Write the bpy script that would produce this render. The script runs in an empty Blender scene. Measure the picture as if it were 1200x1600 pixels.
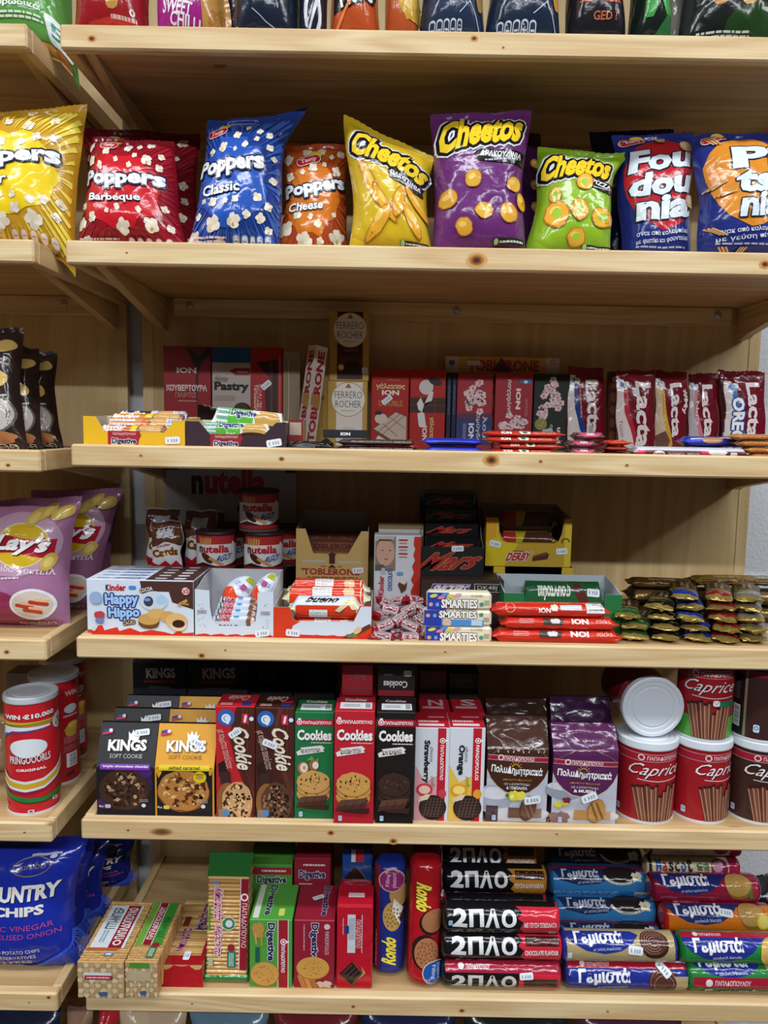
import bpy, math, random
from mathutils import Vector as V, Matrix, Euler, noise
from mathutils.geometry import tessellate_polygon
PI = math.pi
R = math.radians
rnd = random.Random(7)
scene = bpy.context.scene
C = scene.collection
# ---------------------------------------------------------------- camera model (frame 1200 x 1600)
F, PIT, ROL, CY, CZ = 1200.0, .1106, .0181, -1.15, 1.45
Z1, STEP = CZ + .5562, .2951          # top of the first shelf's front lip, shelf spacing
def lip(s): return Z1 - (s - 1) * STEP
def zs(s): return lip(s) - .006        # the surface things stand on
cP, sP, cR, sR = math.cos(PIT), math.sin(PIT), math.cos(ROL), math.sin(ROL)
def proj(X, Y, Z):
    x, y, z = X, Y - CY, Z - CZ
    z, y = cP * z + sP * y, -sP * z + cP * y
    u, v = F * x / y, -F * z / y
    return 600 + cR * u - sR * v, 800 + sR * u + cR * v
def at(px, py, Y):                     # the point at depth Y seen at a photo position
    u, v = px - 600, py - 800
    u, v = cR * u + sR * v, -sR * u + cR * v
    t = (Y - CY) / (cP - sP * v / F)
    return u / F * t, CZ + t * (-cP * v / F - sP)
def xat(px, Y, Z):
    a, b = proj(-.2, Y, Z)[0], proj(.2, Y, Z)[0]
    return -.2 + .4 * (px - a) / (b - a)
def zat(px, py, Y): return at(px, py, Y)[1]
# ---------------------------------------------------------------- materials
MATS = {}
def lin(c):
    if isinstance(c, str):
        c = c.lstrip('#')
        c = [int(c[i:i + 2], 16) / 255 for i in (0, 2, 4)]
    return [x / 12.92 if x <= .04045 else ((x + .055) / 1.055) ** 2.4 for x in c] + [1]
FIN = {'card': (.45, 0, .35), 'foil': (.16, 0, .5), 'film': (.12, 0, .5), 'matte': (.75, 0, .2), 'tin': (.3, 0, .5), 'gold': (.27, .55, .5),
       'plastic': (.35, 0, .5), 'paper': (.6, 0, .3)}
def mat(col, fin='card'):
    k = (col, fin)
    if k in MATS: return MATS[k]
    m = bpy.data.materials.new('%s_%s' % (fin, col)); m.use_nodes = True
    nt = m.node_tree; b = nt.nodes['Principled BSDF']
    ro, me, sp = FIN[fin]
    b.inputs['Base Color'].default_value = lin(col)
    b.inputs['Roughness'].default_value = ro; b.inputs['Metallic'].default_value = me
    b.inputs['Specular IOR Level'].default_value = sp
    tc = nt.nodes.new('ShaderNodeTexCoord'); n = nt.nodes.new('ShaderNodeTexNoise'); bp = nt.nodes.new('ShaderNodeBump')
    sc_, st, di = {'foil': (38, .35, .004), 'film': (60, .4, .003), 'gold': (90, .5, .003)}.get(fin, (300, .08, .0006))
    n.inputs['Scale'].default_value = sc_; n.inputs['Detail'].default_value = 3
    bp.inputs['Strength'].default_value = st; bp.inputs['Distance'].default_value = di
    nt.links.new(tc.outputs['Object'], n.inputs['Vector']); hs = n.outputs['Fac']
    if fin in ('foil', 'film', 'gold'):      # sharp creases of crumpled film
        r = nt.nodes.new('ShaderNodeTexNoise'); r.inputs['Scale'].default_value = 15; r.inputs['Detail'].default_value = 1.5; r.inputs['Distortion'].default_value = .8
        nt.links.new(tc.outputs['Object'], r.inputs['Vector']); p = None
        for op, v in (('SUBTRACT', .5), ('ABSOLUTE', 0), ('POWER', .6), ('MULTIPLY', 1.3)):
            q = nt.nodes.new('ShaderNodeMath'); q.operation = op; q.inputs[1].default_value = v
            nt.links.new(p.outputs[0] if p else r.outputs['Fac'], q.inputs[0]); p = q
        q = nt.nodes.new('ShaderNodeMath'); nt.links.new(p.outputs[0], q.inputs[0]); nt.links.new(hs, q.inputs[1]); hs = q.outputs[0]
    nt.links.new(hs, bp.inputs['Height']); nt.links.new(bp.outputs['Normal'], b.inputs['Normal'])
    MATS[k] = m
    return m
def wood(name, c1, c2, axis=0, knots=True, rough=.5, gs=1.0):
    m = bpy.data.materials.new(name); m.use_nodes = True
    nt = m.node_tree; N = nt.nodes.new; L = nt.links.new; b = nt.nodes['Principled BSDF']
    b.inputs['Roughness'].default_value = rough; b.inputs['Specular IOR Level'].default_value = .35
    tc = N('ShaderNodeTexCoord'); oi = N('ShaderNodeObjectInfo')
    add = N('ShaderNodeVectorMath'); add.operation = 'ADD'
    mul = N('ShaderNodeVectorMath'); mul.operation = 'SCALE'; mul.inputs['Scale'].default_value = 7.3
    cmb = N('ShaderNodeCombineXYZ')
    for i in range(3): L(oi.outputs['Random'], cmb.inputs[i])
    L(cmb.outputs[0], mul.inputs[0]); L(tc.outputs['Object'], add.inputs[0]); L(mul.outputs[0], add.inputs[1])
    def mp(sc):
        q = N('ShaderNodeMapping'); q.inputs['Scale'].default_value = sc; L(add.outputs[0], q.inputs['Vector']); return q
    s = [14, 14, 14]; s[axis] = 1.1
    q = mp([x * gs for x in s])
    n1 = N('ShaderNodeTexNoise'); n1.inputs['Scale'].default_value = 1; n1.inputs['Detail'].default_value = 2; n1.inputs['Distortion'].default_value = .6
    L(q.outputs[0], n1.inputs['Vector'])
    w = N('ShaderNodeMath'); w.operation = 'MULTIPLY'; w.inputs[1].default_value = 46; L(n1.outputs['Fac'], w.inputs[0])
    sn = N('ShaderNodeMath'); sn.operation = 'SINE'; L(w.outputs[0], sn.inputs[0])
    s2 = [320, 320, 320]; s2[axis] = 9
    q2 = mp(s2); n2 = N('ShaderNodeTexNoise'); n2.inputs['Scale'].default_value = 1; n2.inputs['Detail'].default_value = 2; L(q2.outputs[0], n2.inputs['Vector'])
    mx = N('ShaderNodeMath'); mx.operation = 'MULTIPLY_ADD'; mx.inputs[1].default_value = .16; mx.inputs[2].default_value = .25; L(sn.outputs[0], mx.inputs[0])
    m3 = N('ShaderNodeMath'); m3.operation = 'MULTIPLY_ADD'; m3.inputs[1].default_value = .5; L(n2.outputs['Fac'], m3.inputs[0]); L(mx.outputs[0], m3.inputs[2])
    cr = N('ShaderNodeValToRGB'); L(m3.outputs[0], cr.inputs[0])
    cr.color_ramp.elements[0].position = .25; cr.color_ramp.elements[0].color = lin(c1)
    cr.color_ramp.elements[1].position = .8; cr.color_ramp.elements[1].color = lin(c2)
    out = cr.outputs[0]
    if knots:
        s3 = [14, 14, 14]; s3[axis] = 5
        q3 = mp(s3); vo = N('ShaderNodeTexVoronoi'); vo.inputs['Scale'].default_value = .8; L(q3.outputs[0], vo.inputs['Vector'])
        c3 = N('ShaderNodeValToRGB'); L(vo.outputs['Distance'], c3.inputs[0])
        e = c3.color_ramp.elements; e[0].position = .025; e[0].color = lin('4a2412'); e[1].position = .085; e[1].color = (1, 1, 1, 1)
        ee = e.new(.05); ee.color = lin('a8713c')
        mm = N('ShaderNodeMix'); mm.data_type = 'RGBA'; mm.blend_type = 'MULTIPLY'; mm.inputs['Factor'].default_value = .85
        L(out, mm.inputs['A']); L(c3.outputs[0], mm.inputs['B']); out = mm.outputs['Result']
    L(out, b.inputs['Base Color'])
    bp = N('ShaderNodeBump'); bp.inputs['Strength'].default_value = .15; bp.inputs['Distance'].default_value = .001
    L(m3.outputs[0], bp.inputs['Height']); L(bp.outputs[0], b.inputs['Normal'])
    return m
# ---------------------------------------------------------------- mesh builder
class M:
    def __init__(s): s.v, s.f, s.mi, s.sm, s.mats, s.xf = [], [], [], [], [], None
    def idx(s, m):
        if m not in s.mats: s.mats.append(m)
        return s.mats.index(m)
    def add(s, vs, fs, m, smooth=False):
        b = len(s.v)
        s.v += [s.xf @ V(p) for p in vs] if s.xf else [V(p) for p in vs]
        one = not isinstance(m, list)
        if one: k = s.idx(m)
        for i, f in enumerate(fs):
            s.f.append([b + q for q in f]); s.mi.append(k if one else s.idx(m[i])); s.sm.append(smooth)
    def obj(s, name):
        me = bpy.data.meshes.new(name)
        me.from_pydata(s.v, [], s.f)
        for m in s.mats: me.materials.append(m)
        me.polygons.foreach_set('material_index', s.mi); me.polygons.foreach_set('use_smooth', s.sm)
        me.update()
        o = bpy.data.objects.new(name, me); C.objects.link(o)
        return o
def hull(m, vs, fs, mt, smooth=False):   # orient every face away from the centre
    c = sum((V(p) for p in vs), V()) / len(vs); out = []
    for f in fs:
        a = [V(vs[i]) for i in f]; n = (a[1] - a[0]).cross(a[2] - a[0]); fc = sum(a, V()) / len(a)
        out.append(f if n.dot(fc - c) > 0 else f[::-1])
    m.add(vs, out, mt, smooth)
def chbox(m, x0, x1, y0, y1, z0, z1, mt, c=.0008, mats={}):
    vs, ix = [], {}
    for sx in (0, 1):
        for sy in (0, 1):
            for sz in (0, 1):
                P = [(x0, x1)[sx], (y0, y1)[sy], (z0, z1)[sz]]; I = [(c, -c)[sx], (c, -c)[sy], (c, -c)[sz]]
                for a in range(3):
                    ix[sx, sy, sz, a] = len(vs); vs.append([P[k] + (0 if k == a else I[k]) for k in range(3)])
    fs, ms = [], []
    for a in range(3):
        b, d = (a + 1) % 3, (a + 2) % 3
        for s in (0, 1):
            def key(i, j):
                k = [0, 0, 0]; k[a] = s; k[b] = i; k[d] = j; return tuple(k)
            fs.append([ix[key(i, j) + (a,)] for i, j in ((0, 0), (1, 0), (1, 1), (0, 1))])
            ms.append(mats.get(('left', 'right', 'front', 'back', 'bottom', 'top')[a * 2 + s], mt))
    for a in range(3):
        b, d = (a + 1) % 3, (a + 2) % 3
        for i in (0, 1):
            for j in (0, 1):
                k0, k1 = [0, 0, 0], [0, 0, 0]
                k0[b] = k1[b] = i; k0[d] = k1[d] = j; k1[a] = 1; k0, k1 = tuple(k0), tuple(k1)
                fs.append([ix[k0 + (b,)], ix[k0 + (d,)], ix[k1 + (d,)], ix[k1 + (b,)]]); ms.append(mt)
    for sx in (0, 1):
        for sy in (0, 1):
            for sz in (0, 1): fs.append([ix[sx, sy, sz, a] for a in range(3)]); ms.append(mt)
    hull(m, vs, fs, ms)
def prism(m, poly, n, mo, mi=None, me=None):   # planar polygon thickened by vector n
    k = len(poly); n = V(n); vs = [V(p) for p in poly]; vs += [p + n for p in vs]
    tr = tessellate_polygon([[V(p) for p in poly]])
    a = [vs[i] for i in tr[0]]; nn = (a[1] - a[0]).cross(a[2] - a[0])
    fl = nn.dot(n) > 0
    m.add(vs, [(t[::-1] if fl else t) for t in map(list, tr)], mo)
    m.add(vs, [[i + k for i in (t if fl else t[::-1])] for t in map(list, tr)], mi or mo)
    # rim
    ar = V()
    for i in range(k): ar += vs[i].cross(vs[(i + 1) % k])
    fl2 = ar.dot(n) > 0
    fs = [[i, (i + 1) % k, (i + 1) % k + k, i + k] for i in range(k)]
    m.add(vs, [f if fl2 else f[::-1] for f in fs], me or mo)
def lathe(m, prof, mts, n=48, smooth=True):     # profile of (r, z) about Z
    vs = [(r * math.sin(2 * PI * i / n), -r * math.cos(2 * PI * i / n), z) for r, z in prof for i in range(n)]
    for j in range(len(prof) - 1):
        fs = [[j * n + i, j * n + (i + 1) % n, (j + 1) * n + (i + 1) % n, (j + 1) * n + i] for i in range(n)]
        b = [vs[j * n + i] for i in range(n)] + [vs[(j + 1) * n + i] for i in range(n)]
        m.add(b, [[i, (i + 1) % n, n + (i + 1) % n, n + i] for i in range(n)], mts[j] if isinstance(mts, list) else mts, smooth)
# ---------------------------------------------------------------- text outlines
GL = {}
def glyph(t, off):
    k = (t, off)
    if k not in GL:
        cu = bpy.data.curves.new('t', 'FONT'); cu.body = t; cu.size = 1; cu.offset = off; cu.resolution_u = 2
        o = bpy.data.objects.new('t', cu); me = o.to_mesh()
        pts = [(v.co.x, v.co.y) for v in me.vertices]; tr = [list(p.vertices) for p in me.polygons]
        o.to_mesh_clear(); bpy.data.objects.remove(o); bpy.data.curves.remove(cu)
        xs = [p[0] for p in pts]; ys = [p[1] for p in pts]
        GL[k] = (pts, tr, (min(xs), min(ys), max(xs), max(ys)))
    return GL[k]
# ---------------------------------------------------------------- printing on a surface
class G:
    """Flat or curved surface addressed by fractions 0..1; everything printed becomes geometry of the part's own mesh."""
    def __init__(s, m, fn, W, H, fin='card', ml=None, base=.00025, T=None, st=.00007):
        s.m, s.fn, s.W, s.H, s.fin, s.ml, s.off, s.T, s.st = m, fn, W, H, fin, ml, base, T, st; s.ky = 1; s.kx = 1; s.cyc = None
    def put(s, pts, tris, col, fin=None, m=None, off=None):
        if off is None and s.cyc is not None: off = s.off + (s.cyc % 14) * .00004; s.cyc += 1
        if off is None: s.off += s.st; off = s.off
        P = [tuple(p) for p in pts]; out = []
        if s.ml:
            ca = {}; st = [list(t) for t in tris]; W, H, ml = s.W, s.H, s.ml ** 2
            while st:
                t = st.pop(); best = 0
                for i in range(3):
                    a, b = P[t[i]], P[t[(i + 1) % 3]]; d = ((a[0] - b[0]) * W) ** 2 + ((a[1] - b[1]) * H) ** 2
                    if d > best: best, bi = d, i
                if best <= ml: out.append(t); continue
                i0, i1, i2 = t[bi], t[(bi + 1) % 3], t[(bi + 2) % 3]; k = (min(i0, i1), max(i0, i1))
                if k not in ca: ca[k] = len(P); P.append(((P[i0][0] + P[i1][0]) / 2, (P[i0][1] + P[i1][1]) / 2))
                q = ca[k]; st += [[i0, q, i2], [q, i1, i2]]
        else: out = [list(t) for t in tris]
        vs = []
        for x, y in P:
            p, n = s.fn(.5 + (x - .5) * s.kx, 1 - (1 - y) * s.ky if s.ky != 1 else y); vs.append(V(p) + V(n) * off)
        if not vs: return
        # outward winding
        fs = []
        for t in out:
            a, b, c = P[t[0]], P[t[1]], P[t[2]]
            fs.append(t if (b[0] - a[0]) * (c[1] - a[1]) - (b[1] - a[1]) * (c[0] - a[0]) > 0 else t[::-1])
        (m or s.m).add(vs, fs, mat(col, fin or s.fin) if isinstance(col, str) else col, bool(s.ml))
    def many(s, on):                 # a scatter of small overlapping shapes printed in one thin layer
        if on: s.off += s.st; s.cyc = 0
        else: s.off += .0006; s.cyc = None
    def P(s, pts, col, **k):
        s.put(pts, tessellate_polygon([[V((p[0] * s.W, p[1] * s.H, 0)) for p in pts]]), col, **k)
    def R(s, x0, y0, x1, y1, col, **k): s.put([(x0, y0), (x1, y0), (x1, y1), (x0, y1)], [[0, 1, 2], [0, 2, 3]], col, **k)
    def rot(s, cx, cy, pts, deg):
        a = R(deg); c, d = math.cos(a), math.sin(a); W, H = s.W, s.H
        return [(cx + (x * W * c - y * H * d) / W, cy + (x * W * d + y * H * c) / H) for x, y in pts]
    def RR(s, cx, cy, w, h, col, deg=0, r=.3, **k):     # rounded rectangle, w and h in fractions
        W, H = w * s.W / 2, h * s.H / 2; q = min(W, H) * r * 2; pts = []
        for sx, sy, a0 in ((1, 1, 0), (-1, 1, 90), (-1, -1, 180), (1, -1, 270)):
            for j in range(4):
                a = R(a0 + j * 30); pts.append(((sx * (W - q) + q * math.cos(a)) / s.W, (sy * (H - q) + q * math.sin(a)) / s.H))
        s.P(s.rot(cx, cy, pts, deg), col, **k)
    def E(s, cx, cy, rx, ry, col, deg=0, n=22, bump=0, seed=0, a0=0, a1=360, **k):
        pts = []; r_ = random.Random(seed * 131 + 5)
        for i in range(n + (1 if a1 - a0 < 360 else 0)):
            a = R(a0 + (a1 - a0) * i / n); b = 1 + bump * (r_.random() - .5) * 2
            pts.append((rx * math.cos(a) * b, ry * math.sin(a) * b))
        s.P(s.rot(cx, cy, pts, deg), col, **k)
    def C_(s, cx, cy, r, col, **k): s.E(cx, cy, r / s.W, r / s.H, col, **k)
    def ring(s, cx, cy, rx, ry, th, col, n=28, a0=0, a1=360, deg=0, **k):
        pts, tr = [], []
        for i in range(n + 1):
            a = R(a0 + (a1 - a0) * i / n)
            pts += [(rx * math.cos(a), ry * math.sin(a)), ((rx - th / s.W) * math.cos(a), (ry - th / s.H) * math.sin(a))]
            if i: j = 2 * i; tr += [[j - 2, j, j + 1], [j - 2, j + 1, j - 1]]
        s.put(s.rot(cx, cy, pts, deg), tr, col, **k)
    def line(s, pts, th, col, **k):                      # polyline, th in metres
        W, H = s.W, s.H; q = [(x * W, y * H) for x, y in pts]; o, tr = [], []
        for i, (x, y) in enumerate(q):
            a, b = q[max(i - 1, 0)], q[min(i + 1, len(q) - 1)]
            dx, dy = b[0] - a[0], b[1] - a[1]; l = math.hypot(dx, dy) or 1
            nx, ny = -dy / l * th / 2, dx / l * th / 2
            o += [((x + nx) / W, (y + ny) / H), ((x - nx) / W, (y - ny) / H)]
            if i: j = 2 * i; tr += [[j - 2, j - 1, j + 1], [j - 2, j + 1, j]]
        s.put(o, tr, col, **k)
    def T_(s, t, x0, y0, x1, y1, col, rot=0, tilt=0, b=.025, ol=None, shear=0, arch=0, sh=None, **k):
        """lettering fitted into a box; rot turns it (0, 90, -90, 180); ol = (colour, width in metres) outline"""
        b = min(b, .045); p, tr, (ax, ay, bx, by) = glyph(t, b)
        q = []
        for x, y in p:
            u, v = (x - ax) / (bx - ax), (y - ay) / (by - ay)
            u = u + shear * (v - .5)
            v = v + arch * (1 - (2 * u - 1) ** 2)
            if rot == 90: u, v = 1 - v, u
            elif rot == -90: u, v = v, 1 - u
            elif rot == 180: u, v = 1 - u, 1 - v
            q.append((x0 + (x1 - x0) * u, y0 + (y1 - y0) * v))
        if tilt:
            cx, cy = (x0 + x1) / 2, (y0 + y1) / 2
            q = s.rot(cx, cy, [(x - cx, y - cy) for x, y in q], tilt)
        if sh:
            s.put([(x + sh[1] / s.W, y + sh[2] / s.H) for x, y in q], tr, sh[0], **k)
        if ol:
            for oc, ow in (ol if isinstance(ol, list) else [ol]):
                s.off += s.st + (.00015 if s.ml else 0)
                for i in range(8):
                    dx, dy = math.cos(i * PI / 4) * ow / s.W, math.sin(i * PI / 4) * ow / s.H
                    s.put([(x + dx, y + dy) for x, y in q], tr, oc, off=s.off + i * .000004)
                s.off += .00025 if s.ml else .00003
        elif s.ml: s.off += .00012
        s.put(q, tr, col, **k)
    # --- stock pieces of packaging print
    def tiny(s, x0, y0, x1, y1, n, col, rot=0, seed=1):   # lines of small print
        r_ = random.Random(seed); pts, tr = [], []
        for i in range(n):
            f0, f1 = (i + .2) / n, (i + .75) / n; x = 0
            while x < 1:
                w = .05 + r_.random() * .12; e = min(1, x + w)
                if rot: q = [(x0 + (x1 - x0) * f0, y0 + (y1 - y0) * x), (x0 + (x1 - x0) * f1, y0 + (y1 - y0) * x), (x0 + (x1 - x0) * f1, y0 + (y1 - y0) * e), (x0 + (x1 - x0) * f0, y0 + (y1 - y0) * e)]
                else: q = [(x0 + (x1 - x0) * x, y0 + (y1 - y0) * f0), (x0 + (x1 - x0) * e, y0 + (y1 - y0) * f0), (x0 + (x1 - x0) * e, y0 + (y1 - y0) * f1), (x0 + (x1 - x0) * x, y0 + (y1 - y0) * f1)]
                b = len(pts); pts += q; tr += [[b, b + 1, b + 2], [b, b + 2, b + 3]]; x = e + .025
        s.put(pts, tr, col)
    def barcode(s, x0, y0, x1, y1, rot=0):
        s.R(x0, y0, x1, y1, 'e4e8ec'); x = .06; r_ = random.Random(3); pts, tr = [], []
        while x < .92:
            w = .02 + r_.random() * .03
            q = [(x, .25), (x + w, .25), (x + w, .93), (x, .93)]
            if rot: q = [(b, a) for a, b in q]
            b = len(pts); pts += [(x0 + (x1 - x0) * a, y0 + (y1 - y0) * c) for a, c in q]; tr += [[b, b + 1, b + 2], [b, b + 2, b + 3]]; x += w + .02 + r_.random() * .03
        s.put(pts, tr, '22242a')
    def papa(s, x0, y0, x1, y1, rot=0, col='a5182c', t='ΠΑΠΑΔΟΠΟΥΛΟ', edge='e9d9dd'):   # maker's band
        if col: s.R(x0, y0, x1, y1, col)
        def f(u, v):
            if rot == -90: u, v = v, 1 - u
            elif rot == 90: u, v = 1 - v, u
            return x0 + (x1 - x0) * u, y0 + (y1 - y0) * v
        a, b = f(.2, .25), f(.95, .75)
        s.T_(t, min(a[0], b[0]), min(a[1], b[1]), max(a[0], b[0]), max(a[1], b[1]), 'f4eef0', rot=rot)
        cx, cy = f(.11, .55); r = (min((x1 - x0) * s.W, (y1 - y0) * s.H)) * .42
        s.C_(cx, cy, r, 'f4eef0', n=12); s.C_(cx, cy, r * .7, col or 'a5182c', n=12); s.C_(cx, cy, r * .4, 'f4eef0', n=8)
        dx, dy = f(.11, 1.05); s.R(dx - r * .5 / s.W, dy - r * .3 / s.H, dx + r * .5 / s.W, dy + r * .3 / s.H, 'f4eef0')
    def cookie(s, cx, cy, rx, ry, base, chips, n=16, seed=1, edge=None, chip=.16):
        r_ = random.Random(seed)
        if edge: s.E(cx, cy - ry * .05, rx * 1.03, ry * 1.04, edge, bump=.03, seed=seed)
        s.E(cx, cy, rx, ry, base, bump=.035, seed=seed, n=30)
        s.many(1)
        for i in range(n):
            a, q = r_.random() * 6.28, math.sqrt(r_.random()) * .85
            z = chip * (.5 + r_.random() * .8)
            s.E(cx + rx * q * math.cos(a), cy + ry * q * math.sin(a), rx * z, ry * z * (.6 + .4 * r_.random()), chips[i % len(chips)], deg=r_.random() * 180, bump=.3, seed=i + seed * 50, n=8)
        s.many(0)
    def icons(s, x0, y0, x1, y1, n, col, inner):
        for i in range(n):
            cx = x0 + (x1 - x0) * (i + .5) / n; w = (x1 - x0) / n * .86
            s.RR(cx, (y0 + y1) / 2, w, y1 - y0, col, r=.5); s.RR(cx, (y0 + y1) / 2, w * .72, (y1 - y0) * .8, inner, r=.5)
            s.R(cx - w * .25, y0 + (y1 - y0) * .45, cx + w * .25, y0 + (y1 - y0) * .55, col)
    def seal(s, cx, cy, r):                              # small blue and white disposal mark
        s.RR(cx, cy, r * 1.5 / s.W, r * 2.2 / s.H, 'c3d4e6', r=.25); s.C_(cx, cy + r * .15 / s.H, r * .55, '3f78b8', n=10); s.C_(cx, cy + r * .15 / s.H, r * .28, 'e8eef4', n=8)
    def sticker(s, cx, cy, w=.022, h=.011, deg=0, parent=None):   # price sticker: a part of its own
        m = s.T.part('price_sticker', 'small white price sticker', parent=parent)
        g = G(m, s.fn, s.W, s.H, 'paper', s.ml, s.off + .0004)
        g.RR(cx, cy, w / s.W, h / s.H, 'dfe4ea', deg, r=.22)
        for q in (-.3, -.05, .12, .28):
            p = g.rot(cx, cy, [(q * w / s.W, -.02 * h / s.H)], deg)[0]
            g.RR(p[0], p[1], .09 * w / s.W, .42 * h / s.H, '8d9bb4', deg, r=.1)
class Thing:
    def __init__(s, name, label, cat, loc=(0, 0, 0), rot=(0, 0, 0), group=None):
        s.name, s.label, s.cat, s.loc, s.rot, s.group, s.parts, s.root = name, label, cat, loc, rot, group, [], None
    def part(s, name, label=None, parent=None):
        m = M(); s.parts.append((name, m, label, parent)); return m
    def done(s):
        ps = [p for p in s.parts if p[1].v]
        mp = {}
        if len(ps) == 1:
            r = ps[0][1].obj(s.name)
        else:
            r = bpy.data.objects.new(s.name, None); r.empty_display_size = .02; C.objects.link(r)
            for n, m, lb, pa in ps:
                o = m.obj(n); o.parent = mp.get(id(pa), r) if pa else r
                if lb: o['label'] = lb
                mp[id(m)] = o
        r.location = s.loc; r.rotation_euler = s.rot
        tag(r, s.label, s.cat, s.group); s.root = r
        return r
def tag(r, label=None, cat=None, group=None, kind=None):
    if label: r['label'] = label
    if cat: r['category'] = cat
    if group: r['group'] = group
    if kind: r['kind'] = kind
def copy_tree(o, parent=None):
    c = o.copy(); C.objects.link(c)
    if parent: c.parent = parent; c.matrix_parent_inverse = o.matrix_parent_inverse
    for ch in list(o.children): copy_tree(ch, c)
    return c
def dup(o, loc, rot, label=None, group=None):
    c = copy_tree(o); c.location = loc; c.rotation_euler = rot
    if label: c['label'] = label
    if group: c['group'] = group
    return c
# ---------------------------------------------------------------- builders for goods
def place(x0, x1, Y, z):
    a, b = xat(x0, Y, z), xat(x1, Y, z)
    return (a + b) / 2, b - a
def carton(name, label, cat, s, x0, x1, yt, Y, d, col, gf=None, gt=None, gl=None, gr=None, fin='card', group=None, z=None, rz=0, rx=0, h=None, mats={}, part='carton', c=.0008):
    z = zs(s) if z is None else z
    X, w = place(x0, x1, Y, z)
    if h is None: h = zat((x0 + x1) / 2, yt, Y) - z
    T = Thing(name, label, cat, (X, Y + d / 2, z), (R(rx), 0, R(rz)), group)
    m = T.part(part); chbox(m, -w / 2, w / 2, -d / 2, d / 2, 0, h, mat(col, fin), c, {k: mat(v, fin) for k, v in mats.items()})
    T.m, T.w, T.h, T.d = m, w, h, d
    if gf: gf(G(m, lambda x, y: ((-w / 2 + w * x, -d / 2, h * y), (0, -1, 0)), w, h, fin, T=T))
    if gt: gt(G(m, lambda x, y: ((-w / 2 + w * x, -d / 2 + d * y, h), (0, 0, 1)), w, d, fin, T=T))
    if gr: gr(G(m, lambda x, y: ((w / 2, -d / 2 + d * x, h * y), (1, 0, 0)), d, h, fin, T=T))
    if gl: gl(G(m, lambda x, y: ((-w / 2, d / 2 - d * x, h * y), (-1, 0, 0)), d, h, fin, T=T))
    T.done(); return T
def pathbox(name, label, cat, s, x0, x1, Y, prof, col, gf=None, fin='card', group=None, z=None, side=None, part='carton', front=2, bulge=0, crease=0, rz=0, mats=None):
    """carton or block bag with a profile (y back from the front, z) swept across; the first `front`+1 points are printed"""
    z = zs(s) if z is None else z
    X, w = place(x0, x1, Y, z)
    T = Thing(name, label, cat, (X, Y, z), (0, 0, R(rz)), group); m = T.part(part)
    ls = [0]
    for i in range(front): ls.append(ls[-1] + math.dist(prof[i], prof[i + 1]))
    Lt = ls[-1]
    def pos(x, y):
        q = min(max(y, 0), 1) * Lt; i = 0
        while i < front - 1 and q > ls[i + 1]: i += 1
        f = (q - ls[i]) / (ls[i + 1] - ls[i]); a, b = prof[i], prof[i + 1]
        dy, dz = a[0] + (b[0] - a[0]) * f, a[1] + (b[1] - a[1]) * f
        n = V((0, -(b[1] - a[1]), (b[0] - a[0]))).normalized()
        p = V((-w / 2 + w * x, dy, dz))
        if bulge:
            e = max(0, 1 - (2 * x - 1) ** 4) * max(0, 1 - (2 * y - 1) ** 4)
            p += n * (bulge * e + crease * e * noise.noise(V((x * 3 + X * 40, y * 5, 1))) + crease * max(0, y - .72) * 6 * noise.noise(V((x * 6, y * 14 + X * 30, 5))))
        return p
    def fn(x, y):
        p = pos(x, y)
        if not bulge:
            i = 0; q = min(max(y, 0), 1) * Lt
            while i < front - 1 and q > ls[i + 1]: i += 1
            a, b = prof[i], prof[i + 1]
            return p, V((0, -(b[1] - a[1]), (b[0] - a[0]))).normalized()
        e = .01; n = (pos(x + e, y) - pos(x - e, y)).cross(pos(x, y + e) - pos(x, y - e)).normalized()
        return p, n
    nx, ny = (24, 40) if bulge else (1, None)
    ys = [i / ny for i in range(ny + 1)] if bulge else [l / Lt for l in ls]
    vs = [pos(i / nx, y) for y in ys for i in range(nx + 1)]; k = nx + 1
    m.add(vs, [[j * k + i, j * k + i + 1, (j + 1) * k + i + 1, (j + 1) * k + i] for j in range(len(ys) - 1) for i in range(nx)], mat(col, fin), bool(bulge))
    sm = mat(side or col, fin); n = len(prof)
    for sx in (-1, 1):
        P = [V((sx * w / 2, a, b)) for a, b in prof]
        tr = [list(t) for t in tessellate_polygon([P])]
        for t in tr:
            nn = (P[t[1]] - P[t[0]]).cross(P[t[2]] - P[t[0]])
            m.add(P, [t if nn.x * sx > 0 else t[::-1]], sm)
    for i in range(front, n):
        a, b = prof[i], prof[(i + 1) % n]
        m.add([(-w / 2, a[0], a[1]), (w / 2, a[0], a[1]), (w / 2, b[0], b[1]), (-w / 2, b[0], b[1])], [[0, 1, 2, 3]], mat((mats or {}).get(i, side or col), fin))
    T.m = m; T.w = w
    if gf: gf(G(m, fn, w, Lt, fin, .006 if bulge else .0045, T=T, base=.0005 if bulge else .0006))
    T.done(); return T
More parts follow.
